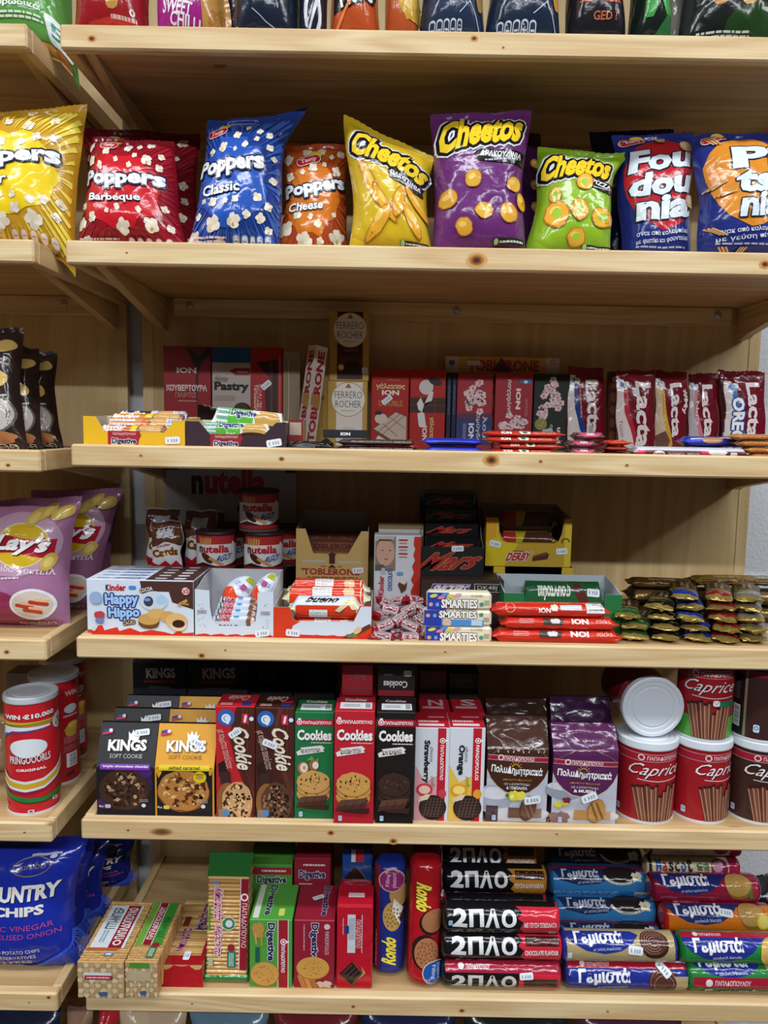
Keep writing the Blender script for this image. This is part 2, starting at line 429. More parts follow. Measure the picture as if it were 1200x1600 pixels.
def bag(name, label, s, xl, xr, tl, tr, Y, bulge, col, gf=None, cat='snack bag', lean=.03, sag=(0, 0), group=None, fin='foil', back='aeb4bd', pinch=.05, wr=.0035, z=None, seal=.05, seed=0, rz=0, bb=None, sealcol=None, detail=.0045, ear=None):
    z = zs(s) + .001 if z is None else z
    X, w = place(xl, xr, Y, z)
    x0, x1 = X - w / 2, X + w / 2
    a = at(tl[0], tl[1], Y + lean); b = at(tr[0], tr[1], Y + lean)
    Q = [(x0 - X, sag[0]), (x1 - X, sag[1]), (b[0] - X, b[1] - z), (a[0] - X, a[1] - z)]
    H = (Q[2][1] + Q[3][1]) / 2
    bb = bulge * .5 if bb is None else bb
    cy = bulge * .55
    def pos(x, y, front=True):
        bx = Q[0][0] * (1 - x) * (1 - y) + Q[1][0] * x * (1 - y) + Q[2][0] * x * y + Q[3][0] * (1 - x) * y
        bz = (Q[0][1] * (1 - x) ** 9 + Q[1][1] * x ** 9) * (1 - y) + Q[2][1] * x * y + Q[3][1] * (1 - x) * y
        yy = min(max((y - .02) / (1 - .02 - seal), 0), 1)
        fx = max(0, 1 - abs(2 * x - 1) ** 2.6) ** .6; fy = max(0, 1 - abs(2 * yy - 1) ** 3.2) ** .65
        bx -= (2 * x - 1) * pinch * w * math.sin(PI * yy)
        e = fx ** .6
        if ear:
            q = x if ear[0] > 0 else 1 - x
            q = max(0, (q - .72) / .28) ** 1.5 * max(0, (y - .8) / .2) ** 1.3; bx += ear[0] * q; bz += ear[1] * q
        bx += .006 * noise.noise(V((seed * 3.1, y * 3, x * 1.5))); bz += .004 * min(1, y * 4) * noise.noise(V((x * 3, seed * 2.3, y)))
        n1 = noise.noise(V((x * 4 + seed * 7.7, y * 3.2, 2.5))) + .5 * noise.noise(V((x * 8 + y * 3, y * 7 + seed * 3, 1.5)))
        n2 = noise.noise(V((x * 13 + seed * 5, y * 2.2, 9.5))) * (1 - fy) * 1.3 + noise.noise(V((x * 2.2, y * 12 + seed, 4.5))) * (1 - fx) * 1.2
        d = wr * (n1 + n2) * (.25 + .75 * e * min(1, fy + .3))
        yb = bulge * fx * fy if front else -bb * fx * fy
        if y > 1 - seal * .6: d *= .35
        return V((bx, cy - yb - d + lean * y, bz))
    def fn(x, y):
        e = .012; xa, xb, ya, yb = max(x - e, 0), min(x + e, 1), max(y - e, 0), min(y + e, 1)
        n = (pos(xb, y) - pos(xa, y)).cross(pos(x, yb) - pos(x, ya)).normalized()
        return pos(x, y), n
    T = Thing(name, label, cat, (X, Y, z), (0, 0, R(rz)), group)
    m = T.part('bag'); ms = T.part('top_seal')
    nx, ny = max(10, int(w / detail)), max(14, int(H / detail))
    cut = 1 - seal * .8; k = nx + 1
    for mm, ya, yb, nn in ((m, 0, cut, ny), (ms, cut, 1, 4)):
        ys = [ya + (yb - ya) * j / nn for j in range(nn + 1)]
        fc = [[j * k + i, j * k + i + 1, (j + 1) * k + i + 1, (j + 1) * k + i] for j in range(nn) for i in range(nx)]
        zig = lambda i, j: V((0, 0, .0012 * (i % 2))) if (mm is ms and j == nn) else V()
        mm.add([pos(i / nx, y) + zig(i, j) for j, y in enumerate(ys) for i in range(k)], fc, mat(sealcol or col, fin), True)
        mm.add([pos(i / nx, y, False) + zig(i, j) + V((0, .0004, 0)) for j, y in enumerate(ys) for i in range(k)], [f[::-1] for f in fc], mat(back, fin), True)
    T.m, T.w, T.h = m, w, H
    if gf: gf(G(m, fn, w, H, fin, .0042, T=T, base=.0006, st=.00005))
    T.done(); return T
def roll(name, label, cat, loc, L, sy, sz, n=2, col='ffffff', gf=None, fin='foil', taper='round', tl=.012, rot=(0, 0, 0), group=None, a0=-70, a1=130, endcol=None, wr=.0004, seed=0, part=None, ns=40, ml=.004, wrap=None, done=True, capr=.35, ends=2):
    """a tube, roll or flow-wrapped bar lying along X; print area runs from angle a0 (low on the front) to a1 (over the top)"""
    T = Thing(name, label, cat, loc, tuple(R(a) for a in rot), group); m = T.part(part or 'wrapper')
    def sc(X):
        e = max(0, (abs(X) - (L / 2 - tl)) / tl)
        if taper == 'fin': return (1 + .02 * e), max(.03, 1 - .97 * math.sin(min(e, 1) * PI / 2))if e < 1 else .03
        if taper == 'round': f = capr + (1 - capr) * math.sqrt(max(0, 1 - e * e)); return f, f
        return 1, 1
    def pos(x, a):
        X = (x - .5) * L; fy, fz = sc(X); a = R(a); c, q = math.cos(a), math.sin(a)
        r = 1 / (abs(c) ** n + abs(q) ** n) ** (1 / n)
        ed = 1 + 3 * max(0, (abs(X) - (L / 2 - tl * 1.6)) / tl)
        d = wr * ed * noise.noise(V((X * 60 + seed * 9, c * 2.2, q * 2.2 + seed)))
        return V((X, -(sy * r * fy + d) * c, sz + (sz * r * fz + d) * q))
    def fn(x, y):
        a = a0 + (a1 - a0) * y; e = .004 / max(L, .02)
        n_ = (pos(x + e, a) - pos(x - e, a)).cross(pos(x, a + 2) - pos(x, a - 2)).normalized()
        return pos(x, a), n_
    bd = mat(col, fin); ec = mat(endcol or col, fin)
    xs = [0]; nm = max(6, int((L - 2 * tl) / .008)); nt_ = 6
    xs = [tl / L * (1 - math.cos(i / nt_ * PI / 2)) if taper == 'round' else tl / L * i / nt_ for i in range(nt_)] + [tl / L + (1 - 2 * tl / L) * i / nm for i in range(nm)]
    xs += [1 - q for q in xs[:nt_ + 1][::-1] if q <= tl / L + 1e-9] if False else [1 - tl / L] + [1 - q for q in xs[:nt_][::-1]]
    vs = []
    for x in xs:
        for i in range(ns):
            p = pos(x, 360 * i / ns)
            if taper == 'fin' and x in (0, 1) and i % 2: p.x += .0012 * (1 if x == 0 else -1)
            vs.append(p)
    fs, ms = [], []
    for j in range(len(xs) - 1):
        e = xs[j + 1] <= tl / L * .99 or xs[j] >= 1 - tl / L * .99
        for i in range(ns):
            fs.append([j * ns + i, j * ns + (i + 1) % ns, (j + 1) * ns + (i + 1) % ns, (j + 1) * ns + i][::-1]); ms.append(ec if (e and endcol and (ends == 2 or xs[j] > .5)) else bd)
    if vs:
        t = fs[len(fs) // 2]; nn = (vs[t[1]] - vs[t[0]]).cross(vs[t[2]] - vs[t[0]]); ce = sum((vs[i] for i in t), V()) / 4
        if nn.dot(V((0, ce.y, ce.z - sz))) < 0: fs = [f[::-1] for f in fs]
    m.add(vs, fs, ms, True)
    k = len(xs) - 1
    m.add(vs[:ns], [list(range(ns))], ec if ends == 2 else bd); m.add(vs[k * ns:], [list(range(ns))[::-1]], ec)
    H = 2 * R(a1 - a0) * (sy + sz) / 4
    T.m, T.L = m, L
    if gf: gf(G(m, fn, L, H, fin, ml, T=T, base=.00035, st=.00004))
    if done: T.done()
    return T
def bar(name, label, s, x0, x1, py, Y, sy, sz, col, gf=None, cat='chocolate bar', n=2.6, fin='foil', tl=.012, rz=0, group=None, z=None, taper='fin', **k):
    """bar lying on something: px from x0 to x1, z given or found from the photo row py of its centre"""
    zc = zat((x0 + x1) / 2, py, Y) if z is None else z + sz
    X, w = place(x0, x1, Y, zc)
    return roll(name, label, cat, (X, Y + sy, zc - sz), w, sy, sz, n, col, gf, fin, taper, tl, (0, k.pop('ry', 0), rz), group, **k)
def can(name, label, cat, X, Y, z, r, h, col, gf=None, lid=None, fin='tin', group=None, rot=(0, 0, 0), yaw=0, lidh=.012, rim='c9ccd0', base=True, lidover=.0025, top='matte', lr=0, part='can'):
    T = Thing(name, label, cat, (X, Y, z), tuple(R(a) for a in rot), group); m = T.part(part)
    b = mat(col, fin); rm = mat(rim, 'tin')
    lathe(m, [(0, .001), (r * .96, .001), (r + .0008, 0), (r + .0008, .0035), (r, .004)], [rm, rm, rm, rm]); lathe(m, [(r, .004), (r, h - lidh)], b)
    if lid:
        l = T.part('lid'); lm = mat(lid, 'plastic'); q = r + lidover
        lathe(l, [(r * .9, h - lidh + .001), (q, h - lidh), (q + .0004, h - lidh + .002), (q, h - .0015), (q - .002, h), (q - .006, h), (q - .0075, h - .0012), (q * .72, h - .0014), (q * .70, h - .0022), (q * .66, h - .0022), (q * .64, h - .0012), (0, h - .0012)], lm, n=56)
        T.lid = l
    else: lathe(m, [(r, h - lidh), (r + .0008, h - .002), (r, h), (r * .95, h - .002), (0, h - .002)], [rm] * 4)
    y0 = R(yaw)
    def fn(x, y):
        a = (x - .5) * PI * 1.5 + y0
        return (r * math.sin(a), -r * math.cos(a), .004 + (h - lidh - .004) * y), (math.sin(a), -math.cos(a), 0)
    T.m, T.r = m, r
    if gf: gf(G(m, fn, 1.5 * PI * r, h - lidh, fin, .004, T=T, base=.0004, st=.00004))
    T.done(); return T
def tray(name, label, s, x0, x1, Y, d, front, side, hb, cout, cin, gf=None, z=None, group=None, cat='display box', rz=0, t=.0012, gl=None, gr=None, finish='card', fcol=None):
    """open cardboard display box. front: polygon of (fraction across, metres up); side: heights (fraction back, metres up)"""
    z = zs(s) if z is None else z
    X, w = place(x0, x1, Y, z)
    T = Thing(name, label, cat, (X, Y + d / 2, z), (0, 0, R(rz)), group); m = T.part('box')
    o, i = mat(cout, finish), mat(cin, 'matte'); fo = mat(fcol or cout, finish)
    prism(m, [(-w / 2 + w * a, -d / 2 + t, b) for a, b in front], (0, -t, 0), i, fo, i)
    for sx in (-1, 1):
        pl = [(sx * (w / 2 - t), -d / 2 + t, 0), (sx * (w / 2 - t), d / 2 - t, 0)] + [(sx * (w / 2 - t), -d / 2 + t + (d - 2 * t) * a, b) for a, b in side[::-1]]
        prism(m, pl, (sx * t, 0, 0), i, o, i)
    prism(m, [(-w / 2, d / 2 - t, 0), (w / 2, d / 2 - t, 0), (w / 2, d / 2 - t, hb), (-w / 2, d / 2 - t, hb)], (0, t, 0), i, o, i)
    prism(m, [(-w / 2 + t, -d / 2 + t, t), (w / 2 - t, -d / 2 + t, t), (w / 2 - t, d / 2 - t, t), (-w / 2 + t, d / 2 - t, t)], (0, 0, -t), i, i, i)
    hm = max(b for a, b in front)
    T.m, T.w, T.X, T.Y, T.z, T.d = m, w, X, Y, z, d
    if gf: gf(G(m, lambda x, y: ((-w / 2 + w * x, -d / 2, hm * y), (0, -1, 0)), w, hm, finish, T=T))
    if gr: gr(G(m, lambda x, y: ((w / 2, -d / 2 + d * x, hb * y), (1, 0, 0)), d, hb, finish, T=T))
    if gl: gl(G(m, lambda x, y: ((-w / 2, d / 2 - d * x, hb * y), (-1, 0, 0)), d, hb, finish, T=T))
    T.done(); return T
# ---------------------------------------------------------------- the setting
PINE = wood('pine_wood', 'c6a473', 'e2cba0', 0)
PINEY = wood('pine_wood_side', 'c2a070', 'd9c092', 1)
PLY = wood('plywood_panel', 'bfa373', 'd6bd8e', 2, knots=False, gs=.55)
PLYX = wood('plywood_board', 'ad8a5c', 'c8a97c', 0, knots=False, gs=.6)
steel = mat('b9bcc0', 'gold')
def plaster(name, col, sc_=140, st=.5):
    m = bpy.data.materials.new(name); m.use_nodes = True; nt = m.node_tree; b = nt.nodes['Principled BSDF']
    b.inputs['Base Color'].default_value = lin(col); b.inputs['Roughness'].default_value = .85
    n = nt.nodes.new('ShaderNodeTexNoise'); n.inputs['Scale'].default_value = sc_; n.inputs['Detail'].default_value = 4
    tc = nt.nodes.new('ShaderNodeTexCoord'); bp = nt.nodes.new('ShaderNodeBump'); bp.inputs['Strength'].default_value = st; bp.inputs['Distance'].default_value = .004
    nt.links.new(tc.outputs['Object'], n.inputs['Vector']); nt.links.new(n.outputs['Fac'], bp.inputs['Height']); nt.links.new(bp.outputs[0], b.inputs['Normal'])
    return m
WALL = plaster('white_plaster', 'd5d8de')
def slab(name, x0, x1, y0, y1, z0, z1, mt):
    m = M(); chbox(m, x0, x1, y0, y1, z0, z1, mt, .001); o = m.obj(name); tag(o, kind='structure'); return o
RX, RY0, RY1, RZ = 2.7, -4.3, .445, 2.8
slab('floor', -RX, RX, RY0, RY1, -.1, 0, plaster('grey_floor', '1e1c1a', 30, .05))
slab('ceiling', -RX, RX, RY0, RY1, RZ, RZ + .1, plaster('white_ceiling', 'd9d9d6', 60, .1))
slab('wall_back', -RX - .1, RX + .1, RY1, RY1 + .1, 0, RZ, WALL)
DIM = plaster('shop_wall', '35322e', 30, .1)
slab('wall_front', -RX - .1, RX + .1, RY0 - .1, RY0, 0, RZ, DIM)
slab('wall_left', -RX - .1, -RX, RY0, RY1, 0, RZ, DIM)
slab('wall_right', RX, RX + .1, RY0, RY1, 0, RZ, DIM)
def shelf_bay(xa, xb, pa, pb, dzs, words, bolts, tops, knots):
    T = Thing('back_panel', 'tall plywood back panel behind the %s shelves' % words, 'panel', ((pa + pb) / 2, .418, .0)); cx = (pa + pb) / 2
    m = T.part('panel'); chbox(m, pa - cx, pb - cx, -.012, 0, 0, 2.36, PLY, .001)
    for a, b in ((pa, pa + .022), (pb - .022, pb)):
        m = T.part('edge_strip'); chbox(m, a - cx, b - cx, -.0135, -.0121, 0, 2.36, PLY, .0005)
    T.done(); cx = (xa + xb) / 2
    for s in range(1, 8):
        dz = dzs.get(s, 0); z = zs(s) + dz; l = lip(s) + dz - z
        T = Thing('shelf', 'pine shelf %s' % tops[s - 1], 'shelf', (cx, 0, z))
        m = T.part('board'); chbox(m, xa - cx + .016, xb - cx - .016, .0185, .4055, -.0115, 0, PLYX, .0004)
        m = T.part('front_lip'); chbox(m, xa - cx, xb - cx, 0, .018, l - .0335, l, PINE, .0028)
        g = G(m, lambda x, y: (((xb - xa) * (x - .5), 0, l - .0335 + .0335 * y), (0, -1, 0)), xb - xa, .0335, 'matte', base=.00012, st=.00004)
        for px, fy, r in knots.get(s, ()):
            kx = (xat(px, 0, z) - xa) / (xb - xa); r *= .001
            for k, c in ((1.9, 'c89a5e'), (1.35, 'a9743e'), (1, '84502a'), (.6, '4e2814')): g.E(kx, fy, r * k * 1.15 / g.W, r * k * .85 / g.H, c, bump=.08, seed=int(px) + int(k * 9), n=18)
        for a, b, sg in ((xa, xa + .0155, 1), (xb - .0155, xb, -1)):
            m = T.part('side_rail'); chbox(m, a - cx, b - cx, .0185, .405, -.0265, l - .0005, PINEY, .0015)
            m = T.part('bracket'); pl = [(.03, -.027), (.404, -.027), (.404, -.088), (.372, -.086), (.36, -.081)]
            prism(m, [((a + sg * .018 if sg > 0 else b - .018 - .016) - cx, y, q + .0145) for y, q in pl], (.016, 0, 0), PINEY)
        m = T.part('batten'); chbox(m, xa - cx + .0505, xb - cx - .0505, .388, .4045, -.0475, -.0122, PINE, .001); bt = m
        for bx in bolts:
            q = T.part('bolt', 'steel dome bolt', parent=bt); q.xf = Matrix.Translation((bx - cx, .3878, -.027)) @ Matrix.Rotation(R(90), 4, 'X')
            lathe(q, [(.0075, 0), (.0072, .0015), (.005, .004), (.002, .0052), (0, .0054)], steel, 20)
            lathe(q, [(.0022, .0056), (.0012, .005), (0, .005)], mat('3a3a3c', 'matte'), 6, False)
        T.done()
names = ['at the top edge, carrying dark crisp bags', 'under the row of popcorn and puffed snack bags', 'carrying chocolate bars, third from the top', 'carrying open sweet boxes and chocolate tubs', 'carrying cookie cartons and round wafer tins', 'carrying biscuit rolls, lowest full shelf', 'at the very bottom, only bag tops seen above it']
shelf_bay(-.470, .725, -.487, .742, {}, 'main', [xat(297, .388, lip(2) - .03), xat(714, .388, lip(2) - .03), xat(1122, .388, lip(2) - .03)], names, {1: [(143, .42, 3.2), (741, .7, 2.6), (787, .36, 1)], 2: [(198, .5, 1), (745, .45, 7), (1196, .5, 4)], 3: [(440, .5, 2.4), (768, .62, 6), (845, .6, 1.6), (980, .5, 1.4), (220, .55, 1.2)], 4: [(315, .22, 3), (352, .5, 1), (696, .6, 1)], 5: [(517, .55, 3.2), (200, .5, 1.4), (615, .2, 3.4), (870, .7, 1)], 6: [(552, .5, 2), (300, .5, 1), (722, .4, 2.6), (950, .5, 1.2)]})
LE = -.516
nl = ['at top left, under a green bag', 'at left, under the big yellow popcorn bag', 'at left, under dark brown crisp bags', 'at left, under pink crisp bags', 'at left, under red crisp tubes', 'at left, under the blue potato chip bags', 'at bottom left, mostly out of view']
shelf_bay(LE - 1.195, LE, LE - 1.21, xat(199, .406, lip(3) + .15), {3: -.010, 4: -.006, 5: -.007, 6: -.003}, 'left-hand', [xat(99, .388, lip(2) - .03), LE - .6], nl, {4: [(10, .4, 2.4)], 5: [(38, .5, 1.2)], 6: [(76, .78, 2.2), (45, .5, 1)], 3: [(12, .3, 2)]})
LAMP = 16
# lamps: linear luminaires on the ceiling
for X, Y, e in ((-1.35, -.8, .75), (0, -.8, .75), (1.35, -.8, .75), (-2.35, -.9, 1.0), (2.35, -.9, 1.0), (-1.35, -2.7, 2.4), (0, -2.7, 2.4), (1.35, -2.7, 2.4)):
    T = Thing('ceiling_light', 'white linear ceiling luminaire', 'lamp', (X, Y, RZ - .05), (0, 0, 0 if abs(X) < 2 else PI / 2), group='ceiling luminaires')
    m = T.part('housing'); chbox(m, -.6, .6, -.09, .09, .008, .05, mat('d8d8d8', 'tin'), .003)
    m = T.part('diffuser'); chbox(m, -.58, .58, -.075, .075, .001, .0078, mat('f0f0f0', 'plastic'), .001)
    T.done()
    ld = bpy.data.lights.new('tube_light', 'AREA'); ld.shape = 'RECTANGLE'; ld.size = 1.16; ld.size_y = .14; ld.energy = LAMP * e; ld.color = (.93, .965, 1)
    lo = bpy.data.objects.new('tube_light', ld); C.objects.link(lo); lo.location = (X, Y, RZ - .052); lo.rotation_euler.z = 0 if abs(X) < 2 else PI / 2
w = bpy.data.worlds.new('World'); scene.world = w; w.use_nodes = True
w.node_tree.nodes['Background'].inputs[0].default_value = (.8, .85, .9, 1); w.node_tree.nodes['Background'].inputs[1].default_value = .05
# camera
cd = bpy.data.cameras.new('Camera'); cam = bpy.data.objects.new('Camera', cd); C.objects.link(cam); scene.camera = cam
cd.sensor_fit = 'VERTICAL'; cd.sensor_height = 36; cd.sensor_width = 27; cd.lens = F / 1600 * 36; cd.clip_start = .05
cam.matrix_world = Matrix.Translation((0, CY, CZ)) @ Matrix.Rotation(PI / 2 - PIT, 4, 'X') @ Matrix.Rotation(ROL, 4, 'Z')
vs_ = scene.view_settings; vs_.view_transform = 'Standard'; vs_.look = 'None'; vs_.gamma = 1; vs_.use_curve_mapping = False; vs_.exposure = .31
# ================================================================ shelves 1 and 2: bags
def popcorn(g, spots, seed=0):
    r_ = random.Random(seed); g.many(1)
    for i, (x, y, q) in enumerate(spots):
        a = r_.random() * 180
        for j in range(4):
            b = R(a + j * 95); d = q * .5
            g.E(x + d * math.cos(b) / g.W, y + d * math.sin(b) / g.H, q * .62 / g.W, q * .52 / g.H, ['e9e1cf', 'd8cdb6', 'f2ecdf', 'e4dac4'][j], deg=a + j * 40, bump=.16, seed=seed + i * 7 + j, n=11)
        if i % 3 == 0: g.E(x, y - q * .5 / g.H, q * .3 / g.W, q * .2 / g.H, 'cfa24c', deg=a, n=8)
    g.many(0)
def tasty(g, x, y, w=.05, deg=0):
    k = w / .05
    g.E(x + .014 * k / g.W, y + .012 * k / g.H, .014 * k / g.W, .008 * k / g.H, 'e8c832', n=14)
    g.RR(x, y, w / g.W, .019 * k / g.H, 'f0e6e6', deg, r=.5); g.RR(x, y, w * .94 / g.W, .0165 * k / g.H, 'c3202e', deg, r=.5)
    g.T_('Tasty', x - w * .32 / g.W, y - .006 * k / g.H, x + w * .32 / g.W, y + .005 * k / g.H, 'f4ecec', tilt=deg)
def poppers(mid, ray, flavour, seed, word='Poppers', wx=(.1, .86), wy=(.52, .66), tilt=3, fb=None, ic='b04a5a', tx=(.2, .5), logo=(.25, .86), ns=56, seedp=1, ol='1b2140'):
    def f(g):
        r_ = random.Random(seed)
        g.E(.45, .5, .42, .3, mid, n=26, bump=.12, seed=seed)
        g.many(1)
        for i in range(90):
            a = i * 2 * PI / 90 + r_.random() * .1; c, q = math.cos(a), math.sin(a); l0, l1 = .3 + r_.random() * .12, .62
            x0, y0 = .5 + c * l0, .5 + q * l0 * .9
            x1, y1 = .5 + c * l1, .5 + q * l1
            x1, y1 = min(max(x1, .02), .98), min(max(y1, .03), .93)
            th = .0034 / g.W * (.5 + r_.random() * .6)
            g.P([(x0, y0), (x1 - q * th, y1 + c * th * .7), (x1 + q * th, y1 - c * th * .7)], ray)
        g.many(0)
        sp = []
        for i in range(400):
            x, y, q = .07 + r_.random() * .86, .07 + r_.random() * .84, .004 + r_.random() * .0052
            if wy[0] - .14 < y < wy[1] + .03 and wx[0] - .1 < x < wx[1] + .03: continue
            if y < .16 and x > .5: continue
            if abs(x - logo[0]) < .2 and abs(y - logo[1]) < .06: continue
            if any(((x - a) * g.W) ** 2 + ((y - b) * g.H) ** 2 < (1.5 * (q + c)) ** 2 for a, b, c in sp): continue
            sp.append((x, y, q * (1.35 if y < .32 else 1)))
            if len(sp) > ns: break
        popcorn(g, sp, seed)
        tasty(g, logo[0], logo[1], .04, tilt)
        g.T_(word, wx[0], wy[0], wx[1], wy[1], 'eef2f6', tilt=tilt, b=.05, ol=(ol, .0026), sh=(ol, .002, -.0025))
        g.T_(flavour, wx[0] + .1, wy[0] - .12, wx[0] + .1 + fb, wy[0] - .045, 'f2f4f6', tilt=tilt * .6, ol=(ol, .0008))
        g.icons(.52, .055, .92, .135, 5, ic, 'e6d8dc')
        g.tiny(.08, .06, .45, .13, 3, 'e2ccd0')
    return f
bag('popcorn_bag', 'big yellow popcorn bag with a drooping corner on the left-hand shelf', 2, -78, 104, (-70, 168), (128, 150), .05, .05, 'c9992a',
    poppers('f0d021', 'f3dc56', 'Butter', 3, wx=(.02, .9), tilt=4, fb=.4, ic='caa040', logo=(.2, .85)), lean=.02, sag=(0, -.036), seed=1, wr=.005, z=zs(2) + .003)
bag('popcorn_bag', 'dark red popcorn bag pushed behind the barbeque popcorn bag', 2, 130, 318, (118, 190), (306, 203), .165, .045, '7d1523',
    poppers('a81c2a', '98222f', 'Barbeque', 8, fb=.5, ic='b04a5a'), lean=.03, seed=2, back='c3c8d0')
bag('popcorn_bag', 'red popcorn bag with barbeque lettering, between the yellow and blue bags', 2, 106, 292, (132, 204), (262, 210), .055, .055, '97182a',
    poppers('c8202c', 'a3202f', 'Barbeque', 4, wx=(.05, .92), wy=(.5, .65), tilt=1, fb=.56, logo=(.32, .88)), lean=.03, seed=3)
bag('popcorn_bag', 'blue popcorn bag with its top right corner twisted up', 2, 283, 436, (316, 176), (446, 172), .055, .05, '1c3a86',
    poppers('2956b4', '3a62b8', 'Classic', 5, wx=(.03, .84), wy=(.52, .67), tilt=4, fb=.44, ic='4f8cc8', logo=(.2, .86)), lean=.035, seed=4, back='c6ccd6', wr=.006, ear=(.03, .016))
bag('popcorn_bag', 'orange popcorn bag, the smaller one beside the blue popcorn bag', 2, 430, 543, (446, 218), (546, 222), .105, .035, 'a8431f',
    poppers('d2761f', 'c25a26', 'Cheese', 6, wx=(.02, .95), wy=(.52, .66), tilt=9, fb=.5, ic='8c4a3a', logo=(.4, .82), ns=40), lean=.03, seed=5, back='c6ccd6')
def puff(g, x, y, rx, ry, deg, col='e2a632', hole=None, k=1):
    g.E(x, y, rx * 1.12 / g.W, ry * 1.12 / g.H, 'b3701f', deg, bump=.06, n=16, seed=k)
    g.E(x, y, rx / g.W, ry / g.H, col, deg, bump=.07, n=16, seed=k)
    g.E(x - rx * .2 / g.W, y + ry * .25 / g.H, rx * .5 / g.W, ry * .35 / g.H, 'f0cc6a', deg, n=10)
    if hole: g.E(x, y, rx * .45 / g.W, ry * .45 / g.H, hole, deg, n=12)
def crunchy(word, wbox, tilt, wsize, tag_, tbox, dark, puffs, ttilt=-6):
    def f(g):
        x0, y0, x1, y1 = wbox
        g.T_('Cheetos', x0, y0, x1, y1, 'ecc92e', tilt=tilt, b=.075, arch=.12, shear=.12, ol=[('dfe6ee', .0072), ('15151a', .0046)], sh=('b98a1e', .0008, -.0012))
        tx, ty, tw, th = tbox
        g.P(g.rot(tx, ty, [(-tw * .5, th * .1), (-tw * .42, -th * .4), (tw * .1, -th * .5), (tw * .52, -th * .45), (tw * .47, 0), (tw * .5, th * .5), (-tw * .1, th * .42), (-tw * .45, th * .5)], ttilt), '16161b')
        g.T_(tag_, tx - tw * .4, ty - th * .1, tx + tw * .42, ty + th * .32, 'eef0f2', tilt=ttilt)
        g.tiny(tx - tw * .3, ty - th * .36, tx + tw * .35, ty - th * .16, 1, 'b9bcc4')
        for i, p in enumerate(puffs): puff(g, *p, k=i)
        g.RR(.2, .045, .24, .05, '2f6fb8', r=.4); g.icons(.09, .025, .31, .065, 4, 'bcd6ee', '2f6fb8')
        for q in (.115, .06):
            g.RR(.77, q, .36, .036, '15201a', r=.5); g.C_(.63, q, .004, '9fcf8a'); g.tiny(.67, q - .01, .93, q + .01, 1, 'dfe6e0')
    return f
bag('snack_bag', 'yellow puffed corn snack bag with a steep slanted top', 2, 545, 676, (535, 170), (676, 236), .05, .045, 'd6b428',
    crunchy('', (.1, .66, .98, .86), -5, .1, 'ΠΑΚΟΤΙΝΙΑ', (.72, .61, .46, .09), 0, [(.28, .5, .009, .03, 25), (.42, .38, .008, .028, 30), (.36, .24, .008, .03, -35), (.75, .3, .008, .028, 20), (.62, .42, .008, .026, -20), (.85, .45, .007, .026, 35)], -10), lean=.03, seed=6, back='c3c8d0', wr=.0045)
bag('snack_bag', 'dark purple snack bag squeezed behind the bright purple one', 2, 730, 868, (722, 190), (850, 203), .15, .035, '3c1a44',
    lambda g: [puff(g, .88, .3 + i * .15, .008, .008, 0, 'c9a24a', k=i) for i in range(4)], lean=.04, seed=7)
bag('snack_bag', 'purple puffed corn snack bag with big yellow lettering, tallest of its row', 2, 676, 828, (674, 170), (836, 161), .05, .048, '6a2f72',
    crunchy('', (.06, .7, .9, .92), 5, .1, 'ΔΡΑΚΟΥΛΙΝΙΑ', (.68, .64, .56, .09), 0, [(.14, .38, .013, .013, 20, 'd9a23a'), (.85, .46, .012, .01, 20, 'e6b54a'), (.77, .28, .014, .013, -20, 'e0a93c'), (.4, .5, .012, .012, 40, 'd9a23a'), (.5, .3, .013, .011, 0, 'e3b045'), (.3, .2, .011, .012, 0, 'e0a93c'), (.93, .36, .008, .012, 0)], -6), lean=.03, seed=8, back='8a8f9a', wr=.004)
bag('snack_bag', 'green puffed corn snack bag with a folded top right corner', 2, 823, 964, (846, 219), (972, 232), .055, .05, '8cb52a',
    crunchy('', (.04, .66, .86, .88), 4, .1, 'PIZZA', (.76, .63, .34, .09), 0, [(.55, .64, .012, .012, 0, 'e6b13a', '9cc23a'), (.24, .36, .017, .02, 20, 'e2a632', '9cc23a'), (.8, .36, .019, .014, -15, 'e8b53c', '9cc23a'), (.2, .52, .009, .012, 0, 'c9b23c', '9cc23a'), (.5, .4, .014, .016, 10, 'e2a632', '9cc23a'), (.52, .18, .014, .012, 0, 'dca53a', '9cc23a')], -8), lean=.045, seed=9, back='6f7f3a', wr=.005, ear=(.02, .004))
def names3(words, blob, extra, x0=.1):
    def f(g):
        g.E(.5, .6, .46, .34, blob, bump=.05, n=20, seed=3)
        for i, (t, y) in enumerate(zip(words, (.68, .5, .33))):
            g.T_(t, x0 + .06 * (i == 2), y, .9, y + .17, 'dbe6f0', tilt=6, b=.045, shear=.1, ol=('1c2033', .002), sh=('14182c', .002, -.002))
        for i, t in enumerate(('σνακ από καλαμπόκι', extra)): g.T_(t, .14, .215 - i * .05, .84, .255 - i * .05, 'd7deea', tilt=6, b=.01)
        g.tiny(.14, .13, .8, .15, 1, 'a9b4d0')
        tasty(g, .2, .92, .036, 14)
    return f
def foud(g):
    names3(('Fou', 'dou', 'nia'), 'b81f2c', 'με φυστίκι και φουντούκι')(g)
    for x, y, q in ((.1, .05, .012), (.3, .04, .012), (.46, .05, .013), (.82, .85, .009), (.9, .46, .01), (.55, .92, .006)): g.C_(x, y, q, 'cfae7c', bump=.08); g.C_(x - .02, y + .01, q * .6, 'e0c79c')
